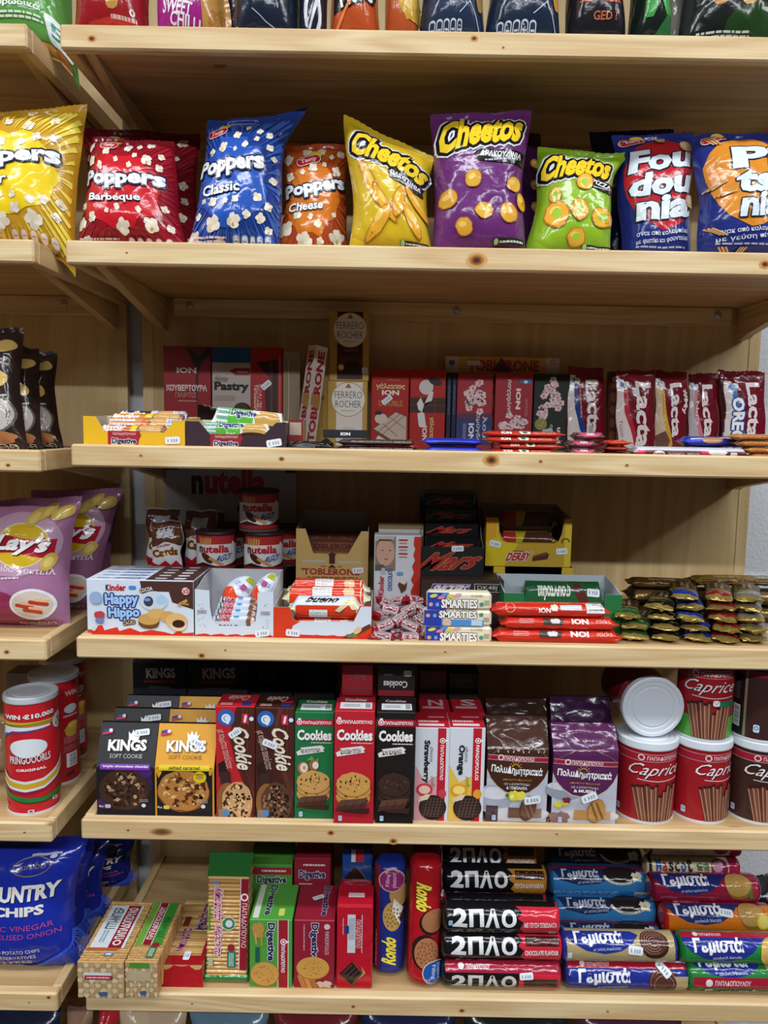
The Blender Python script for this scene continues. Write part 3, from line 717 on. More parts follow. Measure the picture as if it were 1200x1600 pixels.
def pits(g):
    names3(('Pi', 'tsi', 'nia'), 'd98a2b', 'με γεύση πίτσα', .3)(g)
    for x, y, a in ((.16, .9, 30), (.12, .55, 120), (.2, .48, 110), (.14, .22, 60), (.25, .08, 35), (.38, .08, -35)):
        for k, c in enumerate(('d8b070', '8a4a24', 'e3c088', '8a4a24', 'd8b070')): g.RR(x + (k - 2) * .016, y, .015, .1, c, a, r=.1)
bag('snack_bag', 'dark blue snack bag, only its top showing behind the red-blob bag', 2, 930, 1075, (925, 200), (1060, 196), .2, .035, '1d2766', lambda g: None, lean=.04, seed=10)
bag('snack_bag', 'blue snack bag with white lettering on a big red blob', 2, 978, 1086, (962, 203), (1094, 198), .09, .045, '24307c', foud, lean=.035, seed=11, back='23264a')
bag('snack_bag', 'blue snack bag with white lettering on an orange blob, at right end', 2, 1099, 1232, (1090, 202), (1236, 196), .05, .048, '24307c', pits, lean=.03, seed=12, back='7f8798')
# shelf 1: only the lower parts are in the picture
def b1(label, xl, xr, col, gf=None, Y=.05, bulge=.05, seed=0, top=-190, lean=.02, back='8a8f98', fin='foil'):
    bag('crisp_bag', label, 1, xl + 6, xr - 6, (xl + 3, top), (xr - 3, top + 3), Y, bulge, col, gf, lean=lean, seed=seed, back=back, fin=fin, detail=.006)
def g_green(g):
    g.E(.55, .36, .3, .07, '6fae58', n=16); g.T_('Baked', .62, .30, .86, .345, 'e8f0e4', tilt=6)
    for i, t in enumerate(('Γεύση Γιαούρτι', 'και Μυρωδικά')): g.T_(t, .2, .255 - i * .055, .8, .295 - i * .055, 'e6efe2')
    g.tiny(.4, .14, .8, .185, 2, 'd6e6cf'); g.RR(.9, .14, .16, .15, 'dfe8ee', r=.2); g.T_('5', .85, .1, .94, .18, '3d8a6a')
    for i in range(9): g.E(.1 + i * .1, .03, .07, .035, ['c98a3c', 'd8a352', 'b8742e'][i % 3], bump=.1, seed=i)
bag('crisp_bag', 'green crisp bag at the top left, drooping between the two shelves', 1, -85, 112, (-85, -190), (108, -190), .055, .05, '5a9a48', g_green, lean=.02, seed=21, sag=(0, -.05), detail=.006)
def g_red(g): g.E(.62, .28, .1, .1, 'b98a3c', bump=.06); g.E(.6, .29, .05, .05, 'd2aa58'); g.E(.62, .05, .5, .1, 'c2362c', n=20); g.ring(.86, .19, .03, .02, .002, 'e8dcdc'); g.tiny(.6, .13, .9, .17, 1, 'd8b0a8')
b1('dark red crisp bag, leftmost on the top main shelf', 100, 236, '9c2026', g_red, seed=22)
def g_mag(g): g.T_('SWEET', .2, .17, .62, .25, 'f2e6f0', tilt=-12); g.T_('CHILLI', .3, .1, .72, .17, 'f2e6f0', tilt=-12); g.E(.92, .2, .18, .3, 'c08d4a', bump=.1); g.E(.95, .12, .12, .12, 'a87434', bump=.12)
b1('magenta crisp bag with sweet chilli lettering on the top shelf', 230, 352, 'a62a88', g_mag, seed=23)
b1('dark plum crisp bag behind the magenta one on the top shelf', 322, 420, '3a2438', None, Y=.13, seed=24, bulge=.03)
def g_nav(g):
    for i in range(9): g.E(.2 + .12 * i % .7, .3 + .03 * (i % 3), .02, .012, 'c8783a', n=8)
    g.line([(.35, .2), (.5, .16), (.7, .1)], .0015, 'aab2c2'); g.T_('S', .03, .06, .12, .13, 'c9d0da')
b1('navy crisp bag with small orange specks, beside the magenta bag', 352, 474, '1e2638', g_nav, seed=25)
b1('narrow navy bag with a white letter along its side', 462, 516, '202636', lambda g: (g.T_('S', .2, .1, .8, .3, 'd8dde4', rot=90), g.line([(.2, .05), (.8, .4)], .002, '5a3a58')), seed=26, bulge=.03)
def g_dor(g):
    g.P([(.1, .2), (.95, .3), (.95, .5), (.1, .45)], '1d1d24'); g.T_('ritos', .2, .24, .86, .4, 'f0f0f0', tilt=10, ol=('14141a', .003)); g.line([(.06, .05), (.3, .2), (.6, .34), (.7, .36)], .004, 'f08a4a'); g.RR(.48, .07, .2, .07, 'd8dce0', r=.3)
b1('orange crisp bag with white lettering on black, top shelf', 508, 602, 'c0562a', g_dor, seed=27)
b1('plain orange crisp bag with a yellow chip, top shelf', 596, 662, 'b8552c', lambda g: (g.E(.75, .27, .34, .11, 'c9a03a', bump=.1, seed=2), g.E(.72, .28, .2, .06, 'dcb956'), g.T_('NA', .5, .03, .95, .08, 'e8dccc')), seed=28)
def g_ico(c):
    def f(g): g.icons(.12, .07, .6, .17, 5, 'cdd6e0', '2a3a5a'); g.E(.88, .34, .06, .12, c, bump=.06); g.tiny(.5, .04, .95, .06, 1, 'c6cdd8'); g.line([(.55, .2), (.72, .26), (.8, .2), (.86, .12)], .0012, 'c9d4e2')
    return f
b1('dark blue crisp bag with a row of white icons, second right of orange bags', 652, 766, '26344e', g_ico('a88a4a'), seed=29)
b1('very dark blue crisp bag with an orange chip edge, middle of top shelf', 758, 890, '202c42', g_ico('c8923c'), seed=30)
def g_blk(g): g.T_('X', .15, .26, .8, .5, 'b0452c', b=.06); g.P([(.5, .26), (.65, .26), (.8, .4), (.7, .4)], 'a8492f'); g.T_('GED ?', .35, .17, .72, .215, 'b46a4c')
b1('black crisp bag with a big orange cross shape', 882, 992, '201f24', g_blk, seed=31)
def g_bg(g):
    g.P([(.05, .02), (.9, .02), (.95, .3), (.5, .12)], '2f6a3a'); g.T_('M', .2, .2, .85, .42, '3f9a48', tilt=8, b=.06, shear=.2); g.line([(.95, .02), (.98, .5)], .004, 'c6ccd2')
b1('black and green crisp bag with a green letter', 986, 1058, '1b2420', g_bg, seed=32)
b1('pale grey bag tucked behind the green lettered bag', 1020, 1100, 'a8a89c', None, Y=.14, seed=33, bulge=.03)
def g_bk2(g):
    for i in range(3): g.ring(.28 + i * .28, .33, .09, .07, .006, 'c08a4a'); 
    g.E(.7, .15, .35, .13, '24401f'); g.tiny(.12, .1, .6, .14, 2, 'c6ccc8'); g.line([(.05, .12), (.12, .06), (.6, .06)], .0012, 'c6ccc8')
b1('black crisp bag with tan rings, rightmost on the top shelf', 1064, 1240, '1c221f', g_bk2, seed=34)
# shelf 3 at left: dark brown crisp bags
def g_choc(g):
    g.E(.72, .58, .12, .07, 'd0b060', deg=60); g.E(.75, .84, .2, .05, 'b89a58'); g.E(.5, .72, .14, .07, '8a1f22'); g.ring(.5, .72, .15, .075, .002, 'd8c8b8')
    g.E(.66, .3, .3, .15, '5f5a58'); g.E(.66, .3, .27, .13, 'b9b3ae'); g.E(.62, .33, .12, .06, 'd8d5d2')
    g.E(.5, .11, .42, .06, 'a87048', bump=.1); g.icons(.1, .015, .9, .06, 5, 'd8d8d8', '2a2422'); g.tiny(.45, .43, .85, .46, 1, 'c8c4c0')
def b3(label, xl, xr, top, Y, seed): bag('crisp_bag', label, 3, xl, xr, (xl + 18, top), (xr - 10, top + 4), Y, .035, '2a1f1c', g_choc, lean=.05, seed=seed, z=zs(3) - .009, back='3a3030')
b3('dark brown crisp bag cut by the left picture edge', -62, 34, 508, .06, 41)
b3('middle dark brown crisp bag with a pale disc, left-hand shelf', -12, 62, 540, .12, 42)
b3('rearmost dark brown crisp bag on the left-hand shelf', 14, 90, 546, .19, 43)
# shelf 4 at left: pink bags
def g_pink(g):
    g.E(.56, .66, .4, .24, 'b793ac', n=26); g.E(.61, .655, .255, .17, 'd8c8a0', n=26); g.E(.61, .655, .245, .16, 'c9a822', n=26)
    g.P(g.rot(.61, .65, [(-.3, -.07), (-.05, -.055), (.3, -.075), (.3, .075), (0, .06), (-.3, .08)], -8), 'a3182a')
    g.T_("Lay's", .36, .58, .86, .735, 'f2f0f0', tilt=-6, b=.05, shear=.2, sh=('5a1020', .002, -.002))
    g.T_('Γαρίδα Κοκτέιλ', .26, .44, .93, .5, 'eee2ea', tilt=-7, b=0); g.tiny(.3, .4, .62, .425, 1, 'e0d0da')
    g.E(.3, .13, .38, .2, '8c2f52', n=26); g.E(.06, .27, .13, .17, '7a3a24'); g.E(.04, .3, .09, .12, 'cdb262', bump=.05)
    g.E(.73, .2, .2, .125, 'dfe2e6', n=26); g.E(.73, .2, .175, .105, 'cfc3b6', n=26)
    for i, (x, y) in enumerate(((.6, .19), (.72, .21), (.66, .15))): g.RR(x + .07, y, .17, .03, 'b83a26', -12, r=.5); g.RR(x + .1, y + .02, .12, .022, 'e0b088', -10, r=.5)
    for x, y, a in ((.76, .9, 40), (.68, .86, 60), (.86, .52, 60), (.9, .88, 20)): g.E(x, y, .085, .05, 'c2a44e', a, bump=.05); g.E(x, y, .05, .028, 'd3ba6c', a)
    g.icons(.55, .03, .9, .06, 4, 'd8b8a8', 'a04a4a')
for lb, xl, xr, tl, tr, Y, sd in (('rearmost pink crisp bag, barely showing at left', 30, 170, (40, 768), (180, 764), .3, 51), ('second pink crisp bag, behind the front one at left', 10, 140, (48, 770), (186, 766), .195, 52),
        ('front pink crisp bag with red oval emblem, cut by left edge', -68, 100, (-60, 788), (116, 778), .075, 53)):
    bag('crisp_bag', lb, 4, xl, xr, tl, tr, Y, .05 if sd == 53 else .04, 'a06e92' if sd == 53 else '8c5a7c', g_pink, lean=.04, seed=sd, z=zs(4) - .005, back='a88aa0')
# shelf 6 at left: blue potato chip bags
def g_jum(g):
    g.ring(.62, .84, .16, .065, .0015, '8a7a5a'); g.T_('Jumbo', .5, .81, .74, .87, '8a7d62', b=0)
    g.T_('COUNTRY', .12, .6, .9, .72, 'e4e2dc', b=.05, sh=('0e1a50', .0015, -.0015)); g.T_('CHIPS', .3, .49, .78, .565, 'e4e2dc', b=.05)
    g.T_('BALSAMIC VINEGAR', .02, .375, .86, .415, 'c34a86', b=-.005, tilt=2); g.T_('& CARAMELISED ONION', -.0, .31, .92, .35, 'c34a86', b=-.005, tilt=2)
    for i, t in enumerate(('HAND COOKED POTATO CHIPS', 'WITHOUT PRESERVATIVES', 'GLUTEN FREE')): g.T_(t, .05, .185 - i * .05, .74 - i * .04, .215 - i * .05, 'd8dce8', b=0, tilt=2)
    for i in range(26): g.line([(.5 + i * .02, .02), (.62 + i * .02, .05 + .006 * i), (min(.98, .72 + i * .02), .08 + .009 * i)], .0012, '3a56c8')
    g.RR(.72, .905, .24, .012, 'a8b0c8', r=.1); g.E(.78, .89, .03, .012, 'c8ccd8')
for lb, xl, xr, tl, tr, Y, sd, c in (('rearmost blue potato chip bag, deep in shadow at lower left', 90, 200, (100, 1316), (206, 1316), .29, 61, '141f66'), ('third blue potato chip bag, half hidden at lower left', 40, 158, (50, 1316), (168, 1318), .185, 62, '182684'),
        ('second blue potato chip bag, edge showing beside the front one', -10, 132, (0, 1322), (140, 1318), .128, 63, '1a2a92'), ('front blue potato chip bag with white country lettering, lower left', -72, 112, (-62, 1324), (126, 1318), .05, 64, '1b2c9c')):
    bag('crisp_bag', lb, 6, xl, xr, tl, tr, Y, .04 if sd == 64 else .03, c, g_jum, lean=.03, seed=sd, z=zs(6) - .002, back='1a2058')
# bottom shelf: tops of a few bags
for i, (lb, x0, x1, c) in enumerate((('dark blue bag under the left-hand bottom shelf', -60, 92, '1a2238'), ('brown bag at the very bottom, left of the red one', 92, 142, '8a6a58'), ('red bag top at the very bottom left', 140, 182, 'a01f2a'), ('beige bag top at the very bottom left', 178, 292, 'b09a80'),
        ('grey blue bag top at the very bottom', 290, 420, '5a7486'), ('dark red bag top at the very bottom middle', 420, 560, '6a2028'), ('navy bag top at the very bottom middle', 560, 720, '20264a'), ('black bag top at the very bottom right', 720, 900, '222222'), ('plum bag top at the very bottom right', 900, 1080, '4a2838'))):
    bag('crisp_bag', lb, 7, x0, x1, (x0 + 4, 1588), (x1 - 4, 1588), .06, .04, c, lambda g: (g.E(.5, .7, .3, .15, 'c0a080', bump=.1), g.tiny(.25, .82, .75, .9, 2, 'c8c8c8')), lean=.02, seed=71 + i, detail=.008)
# ================================================================ shelf 3: chocolate bars
S3 = zs(3)
def tablet(label, x0, x1, yt, Y, col, gf, d=.011, z=None, n=0, rz=0, ky=1, **k):
    if ky != 1:
        g0 = gf
        def gf(g): g.ky = ky; g0(g)
    return carton('chocolate_bar', label, 'chocolate bar', 3, x0, x1, yt, Y, d, col, gf, z=z, rz=rz, **k)
def ion_kouv(g):
    g.P([(.5, .98), (.98, .98), (.98, .86), (.8, .74), (.74, .6), (.71, .1), (.68, .1), (.68, .6), (.62, .74)], '2a1512'); g.P([(.52, .98), (.95, .98), (.75, .84)], '54301f')
    g.T_('ION', .28, .58, .7, .67, 'e6dcd8', b=.07); g.T_('ΚΟΥΒΕΡΤΟΥΡΑ', .06, .3, .92, .4, 'dcc8c4', b=.05); g.T_('ΓΑΛΑΚΤΟΣ', .25, .2, .7, .28, 'b99a94', b=0); g.tiny(.3, .13, .7, .16, 1, 'b99a94')
tablet('red couverture chocolate pack with a dark drip, leftmost in the back row', 257, 330, 541, .335, '8f1a22', ion_kouv, d=.02, ky=.65)
def pastry(g):
    g.R(0, .78, 1, 1, '1d4f86'); g.P([(.45, .66), (.6, .7), (.98, .7), (.98, .6), (.6, .6)], '8c2b33'); g.tiny(.66, .63, .92, .67, 1, 'c8a8a8')
    g.T_('Home', .08, .5, .42, .59, '3a3230', shear=.25, b=.0); g.T_('Pastry', .06, .34, .95, .5, '17161a', b=.05)
    g.tiny(.06, .22, .6, .3, 3, '8d8480'); g.E(.78, .1, .22, .1, '1c1614'); g.E(.76, .13, .15, .05, '3a2c26')
tablet('grey and blue cooking chocolate box with black pastry lettering', 332, 392, 543, .335, 'b0a49e', pastry, d=.02, ky=.7)
def kv2(g):
    g.P([(.2, .8), (.85, .84), (.85, .04), (.5, .04), (.45, .4), (.62, .6), (.3, .72)], '38201c'); g.P([(.62, .8), (.7, .8), (.7, .04), (.62, .04)], '54352c')
    g.T_('ΚΟΥΒΕΡΤΟΥΡΑ', .12, .06, .36, .5, 'd8b4b0', rot=90, b=.03); g.R(.9, .05, .94, .9, 'c05a54'); g.sticker(.5, .62, .021, .011, 40)
tablet('red and dark chocolate couverture slab with a white price sticker', 391, 441, 543, .335, 'a01c22', kv2, d=.02, ky=.75)
def clear(g): g.R(.1, .05, .9, .9, '8a7c66'); g.line([(.3, .1), (.35, .6), (.3, .9)], .001, 'c8c0b0'); g.RR(.3, .2, .3, .08, 'aab2b4', 30)
tablet('see-through grey plastic pack at the end of the couverture bars', 442, 468, 549, .33, '94866e', clear, d=.02, fin='film')
# two triangular packs on end
def tri_pack(name, label, x, y0, y1, Y, wd, tilt, cols, gf, z=None, ang=0):
    z = S3 if z is None else z; X = xat(x, Y, z); h = zat(x, y1, Y) - z
    T = Thing(name, label, 'chocolate bar', (X, Y, z), (0, R(tilt), R(ang))); m = T.part('carton'); a = wd / 2; q = wd * .86
    P = [V((-a, -q * .33, 0)), V((a, -q * .33, 0)), V((0, q * .66, 0))] if False else [V((0, -q * .6, 0)), V((a, q * .4, 0)), V((-a, q * .4, 0))]
    up = V((0, 0, h)); m.add(P + [p + up for p in P], [[2, 1, 0], [3, 4, 5]], mat(cols[2]))
    for i, c in ((0, cols[1]), (1, cols[2]), (2, cols[0])):
        p, r = P[i], P[(i + 1) % 3]; m.add([p, r, r + up, p + up], [[0, 1, 2, 3]], mat(c))
        if i != 1:
            n = (r - p).cross(up).normalized()
            gf(G(m, lambda x, y, p=p, r=r, n=n: (p + (r - p) * x + up * y, n), wd, h, T=T), i)
    T.done(); return T
def g_tob(g, i):
    g.T_('TOBLERONE', .2, .05, .82, .95, '9c1c28', rot=90, b=.07)
    g.P([(.1, .42), (.9, .38), (.9, .5), (.1, .54)] , 'b08d4a' if i == 2 else 'a8853e')
tri_pack('triangular_chocolate_box', 'white triangular chocolate box with red lettering, standing tilted', 476, 690, 539, .29, .036, 7, ('d8d4d0', 'cfcac6', 'c8c4c0'), g_tob)
def g_gold(g): g.RR(.5, .5, .3, .05, '7a5a22', 0); g.line([(.5, .1), (.5, .9)], .0008, '8d7030')
tablet('plain gold chocolate box with a small triangle mark, beside the tilted box', 492, 514, 545, .34, 'a8853e', g_gold, d=.03)
def g_fer(low):
    def f(g):
        if low: g.R(.22, .02, .88, .98, 'd8d2cc'); g.RR(.5, .13, .4, .1, 'c4c6c8'); g.tiny(.4, .25, .7, .3, 2, 'b8b0a8')
        else:
            g.R(.2, .02, .84, .98, '3a1a14'); g.T_('MILK', .42, .5, .64, .53, '9a8070', b=0); g.T_('HAZELNUT', .36, .42, .72, .45, '8a6c5a', b=0)
            g.E(.52, .27, .3, .09, '4e2a1e', bump=.1); g.E(.56, .22, .2, .06, '2c120e'); g.C_(.3, .19, .006, 'd2a868'); g.C_(.3, .19, .003, 'f0e0c0')
            g.sticker(.9, .15, .011, .011)
        cy = .72; r = g.W * .41
        g.C_(.52, cy, r * 1.05, 'b99a4c', n=32); g.C_(.52, cy, r, 'dedad6', n=32)
        g.P([(.44, cy + .13 * (g.W / g.H) * 2.2), (.6, cy + .13 * (g.W / g.H) * 2.2), (.52, cy + .2 * (g.W / g.H) * 2)], '8a6a34')
        k = g.W / g.H
        g.T_('FERRERO', .18, cy + .03 * k, .86, cy + .2 * k, '3a2c26', b=-.01); g.T_('ROCHER', .2, cy - .2 * k, .84, cy - .03 * k, '3a2c26', b=-.01); g.tiny(.34, cy - .3 * k, .7, cy - .26 * k, 1, 'a89a90')
    return f
zf = zat(540, 595, .335)
tablet('lower gold chocolate box with a white band and round white emblem', 511, 573, 595, .335, 'b08f44', g_fer(True), d=.014)
tablet('upper gold chocolate box with a dark brown band, stacked on its twin', 514, 576, 485, .335, 'b08f44', g_fer(False), d=.014, z=zf + .0004)
def g_double(g):
    g.tiny(.4, .85, .75, .87, 1, 'c86a60'); g.T_('γάλακτος', .12, .72, .9, .81, 'd8bc86', b=.04); g.T_('ION', .28, .65, .74, .72, 'e6dcd8', b=.08); g.T_('DOUBLE', .2, .5, .84, .58, 'a8743a', b=.06)
    g.P([(.08, .19), (.66, .42), (.95, .36), (.95, .05), (.6, .03)], 'c0aea0'); g.P([(.08, .19), (.08, .16), (.6, .0), (.6, .03)], '6a4434')
    for a, b in (((.28, .28), (.72, .09)), ((.48, .36), (.92, .2)), ((.3, .11), (.92, .39)), ((.2, .15), (.8, .41))): g.line([a, b], .0012, '7a5a48')
    g.E(.27, .33, .17, .07, 'c9bcb6'); g.E(.2, .41, .1, .03, '2a1a18'); g.P([(.1, .02), (.5, .02), (.2, .1)], 'd4ccc8'); g.sticker(.42, .61, .022, .01, 38)
tablet('bright red milk chocolate box with a white chocolate slab picture', 579, 637, 577, .345, 'a31714', g_double, d=.02, ky=.94)
def g_milk(g):
    g.R(0, .42, 1, .62, '3a1e18'); g.line([(.35, .42), (.35, .62)], .001, '6a4638'); g.line([(.7, .42), (.7, .62)], .001, '6a4638'); g.line([(0, .52), (1, .52)], .001, '6a4638')
    g.E(.45, .76, .2, .1, 'c9c6c8'); g.E(.7, .84, .2, .05, '2c2022', -20); g.P([(.55, .7), (.66, .7), (.62, .58), (.4, .54), (.38, .5)], 'd4d2d4'); g.P([(.2, .54), (.3, .62), (.4, .52), (.34, .42), (.24, .46)], 'd8d6d8')
    g.T_('γάλακτος', .55, -.02 + .05, .7, .36, 'd8bc86', rot=-90, b=.04); g.T_('ION', .36, .03, .5, .24, 'e0d8d4', rot=-90, b=.07); g.RR(.34, .32, .2, .2, 'd2d4d6', 8)
tablet('bright red milk chocolate box with a pouring milk jug picture', 639, 694, 577, .345, 'a81a12', g_milk, d=.02, ky=.94)
for i, x in enumerate((696, 704)):
    T = tablet('thin dark blue chocolate box, spine showing, ' + ('left' if i == 0 else 'right') + ' of the pair', x, x + 7, 583, .345, '101a3a', lambda g: g.tiny(.3, .45, .7, .85, 2, '5a6684', rot=1), d=.03)
def blossoms(g, x0, y0, x1, y1, n, seed=1):
    r_ = random.Random(seed); w = g.W * .085; g.many(1)
    for i in range(n):
        t = r_.random(); x = x0 + (x1 - x0) * (t * .75 + .25 * r_.random()) ; y = y0 + (y1 - y0) * (r_.random() * .62 + .38 * (1 - abs(2 * t - 1)) * .9)
        for j in range(5):
            a = j * 1.256 + i; g.E(x + w * .7 * math.cos(a) / g.W, y + w * .7 * math.sin(a) / g.H, w * .62 / g.W, w * .55 / g.H, ['d9bcc0', 'e2ccd0', 'cdaab0'][(i + j) % 3], n=7)
        g.C_(x, y, w * .28, '7a3a44', n=7)
    g.many(0)
def g_am1(g):
    g.R(0, 0, 1, .42, '26386e'); g.R(0, .36, 1, .44, '5a2c50'); blossoms(g, .15, .42, .88, .98, 22)
    g.T_('ION', .34, .04, .5, .3, 'dfe2ea', rot=-90, b=.08); g.T_('αμύγδα', .54, .02, .68, .44, 'c9cede', rot=-90, b=.02); g.T_('λου', .74, .1, .86, .4, 'c9cede', rot=-90, b=.02); g.tiny(.18, .03, .28, .3, 3, '8d98c0', rot=1)
tablet('blue and red chocolate box with pale almond blossoms', 712, 767, 583, .345, '9a2430', g_am1, d=.02, ky=.94)
def g_am2(g):
    blossoms(g, .1, .06, .88, .34, 18, 4); g.T_('αμυγδάλου', .3, .28, .44, .9, 'e0ccd0', rot=90, b=.03); g.T_('ION', .55, .42, .68, .76, 'e8dcdc', rot=-90, b=.08); g.RR(.8, .87, .32, .07, '2f6cac', r=.5); g.E(.8, .87, .05, .025, 'd8e4ee'); g.tiny(.8, .3, .88, .6, 2, 'c07078', rot=1)
tablet('rose red chocolate box with blossoms along the bottom', 771, 829, 584, .34, '98242e', g_am2, d=.02, ky=.8)
def g_am3(g):
    blossoms(g, .14, .34, .86, .98, 24, 7); g.C_(.22, .3, .012, '8a8448', n=16); g.line([(.14, .3), (.24, .27), (.3, .34)], .0012, 'b8b47c')
    g.T_('υγεί', .66, .03, .8, .26, 'd8dcd8', rot=-90, b=.05); g.T_('αμύγδα', .46, .02, .58, .3, 'b9bcb9', rot=-90); g.RR(.42, .2, .3, .08, 'b0b8ba', 15)
tablet('black chocolate box with pale blossoms and a gold round seal', 831, 886, 584, .345, '16201e', g_am3, d=.02, ky=.94)
# yellow triangular-bar packs stacked behind
def g_tobl(g):
    g.R(.005, .02, .12, .98, 'b8ab84'); g.RR(.06, .6, .05, .3, '3a5a90'); g.R(.88, .02, .995, .98, 'b8b0a0'); g.ring(.94, .75, .018, .16, .0012, '5a5650')
    g.T_('TOBLERONE', .2, .12, .82, .82, '9c2a2a', b=.08); g.P([(.4, .1), (.58, .1), (.49, .95)], '5a2028')
    g.RR(.25, .6, .12, .3, 'c0bcb0')
zt = S3
for i in range(4):
    h = zat(780, (689, 654, 619, 584, 557)[i + 1], .368) - zt
    carton('long_chocolate_box', ('bottom', 'second', 'third', 'top')[i] + ' yellow long chocolate box of the stack behind the blossom boxes', 'chocolate bar', 3, 695, 874, 0, .368, .018, 'b8913e', g_tobl, z=zt, h=h - .0004); zt += h
# foil tablets
def lacta(label, x0, x1, yt, Y, gf, col='8c1428', n=2, bulge=.006, z=None, seed=0):
    z = S3 if z is None else z
    return bag('chocolate_bar', label, 3, x0, x1, (x0, yt), (x1, yt + 1), Y, bulge, col, gf, cat='chocolate bar', lean=.012, pinch=0, wr=.0012, seal=.07, seed=seed, back='8c1428', fin='foil', z=z, sealcol='6f1022', detail=.004)
def g_lac(strip, extra=None, big=False, side='d8d0d2', pre=None):
    def f(g):
        g.P([(.02, .03), (.02, .9), (.2, .9), (.24, .6), (.34, .34), (.5, .1), (.55, .03)], side)
        g.P([(.18, .86), (.3, .86), (.32, .6), (.42, .34), (.56, .1), (.5, .06), (.34, .25), (.22, .5)], strip)
        if pre: pre(g)
        x0, x1, y0, y1 = (.5, .9, .06, .86) if big else (.5, .82, .2, .86)
        g.T_('Lacta', x0, y0, x1, y1, 'e4dade', rot=-90, b=.035)
        g.RR(.22, .84, .26, .07, '9db4cc', r=.3); g.RR(.16, .84, .08, .05, '4a7ab0'); g.RR(.3, .84, .07, .05, 'c8d4e0')
        if extra: extra(g)
    return f
lacta('red foil chocolate bar with a blue curved stripe, left end of the foil bars', 887, 946, 573, .335, g_lac('1d3f86', lambda g: (g.tiny(.34, .4, .4, .78, 1, 'c88a90', rot=1), g.RR(.6, .22, .1, .16, 'b0a4a8')), pre=None), seed=1)
tablet('narrow brown hazelnut chocolate bar seen between red foil bars', 947, 962, 580, .35, '54302a', lambda g: [g.E(.5, .2 + i * .16, .3, .06, '7a5040', bump=.1, seed=i) for i in range(5)] and g.RR(.5, .9, .5, .06, 'a89a9a'), d=.02, fin='foil')
lacta('large white and red foil chocolate bar, its lettering the tallest', 963, 1023, 579, .3, g_lac('b02a3c', lambda g: g.T_('Τώρα και', .06, .05, .16, .4, '9a5a64', rot=-90, b=0), True), seed=2)
lacta('red foil chocolate bar with a yellow curved stripe', 1024, 1073, 580, .315, g_lac('c8a436', lambda g: (g.T_('#My', .82, .48, .96, .78, 'e4dade', rot=-90, b=.03), g.P([(.04, .03), (.04, .2), (.3, .28), (.5, .12), (.55, .03)], '6a4a44'), g.P([(.36, .03), (.48, .17), (.58, .03)], 'c89a3c'), g.tiny(.26, .4, .34, .76, 1, 'e0c060', rot=1)), side='cfb9a0'), seed=3)
lacta('red foil nut chocolate bar with grey and pink stripes', 1075, 1121, 583, .33, g_lac('c87a88', lambda g: (g.T_('Nuts', .26, .36, .38, .66, 'e0d0d4', rot=-90, b=.02), g.E(.3, .12, .14, .07, '8a5a44', bump=.1)), side='b6b0b8'), seed=4)
lacta('red foil chocolate bar seen edge on, behind the blue striped one at right', 1122, 1160, 579, .352, lambda g: g.R(.1, .05, .3, .85, '6a5450'), seed=6)
lacta('white and red foil chocolate bar with blue biscuit lettering, right end', 1133, 1196, 581, .318, g_lac('3a78b8', lambda g: (g.T_('OREO', .16, .12, .42, .7, 'f0f2f6', rot=-90, b=.06, ol=('1c4a94', .0022)), g.E(.16, .1, .12, .06, '1e1a1c'), g.E(.16, .1, .07, .03, 'cfd0d4'))), seed=5)
# front trays of cereal bars
def g_try(name_, word):
    def f(g):
        g.P([(.24, .02), (.24, .55), (.55, .55), (.57, .42), (.55, .3), (.53, .02)], 'a01e2c' if name_ else '8c1c28'); g.R(.27, .02, .5, .28, 'c8b0a4' if not name_ else 'd8a86a')
        g.T_('ΠΑΠΑΔΟΠΟΥΛΟΥ', .29, .42, .52, .5, 'e8d4d4', b=0); g.T_('Digestive', .28, .1, .52, .33, '1d2450', b=.05, ol=('e8e4e0', .0006))
        g.T_(word, .6, .06, .72, .13, 'e8e0dc' if not name_ else '4a2a12', b=.04); g.sticker(.88, .28, .023, .011, 3 if name_ else 10)
    return f
tray('cereal_bar_tray', 'yellow cardboard tray of cereal bars, front left of the chocolate shelf', 3, 131, 289, .026, .1, [(0, 0), (1, 0), (1, .044), (.9, .044), (.8, .025), (.21, .025), (.12, .048), (0, .048)], [(0, .046), (1, .05)], .05, 'e0b01c', 'c8bda8', g_try(1, 'BANANA'))
tray('cereal_bar_tray', 'dark brown cardboard tray of green and white cereal bars', 3, 291, 447, .026, .1, [(0, 0), (1, 0), (1, .044), (.9, .043), (.76, .022), (.25, .022), (.13, .043), (0, .043)], [(0, .043), (1, .046)], .046, '34202c', 'c8bda8', g_try(0, 'CHOCOLATE'))
def g_cer(a, b, t, bc=False):
    def f(g):
        g.R(.5, .3, .93, .85, b); g.E(.72, .55, .2, .28, '8a5a34', bump=.1); g.E(.72, .58, .16, .2, 'c89a5c', bump=.1); g.T_(t, .09, .46, .4, .68, 'f0e6da', b=.03, shear=.2) if t else g.tiny(.1, .45, .4, .65, 2, 'e8e4f0')
        g.P([(.42, .3), (.52, .85), (.6, .85), (.5, .3)], a)
        if bc: g.barcode(.76, .35, .92, .8)
    return f
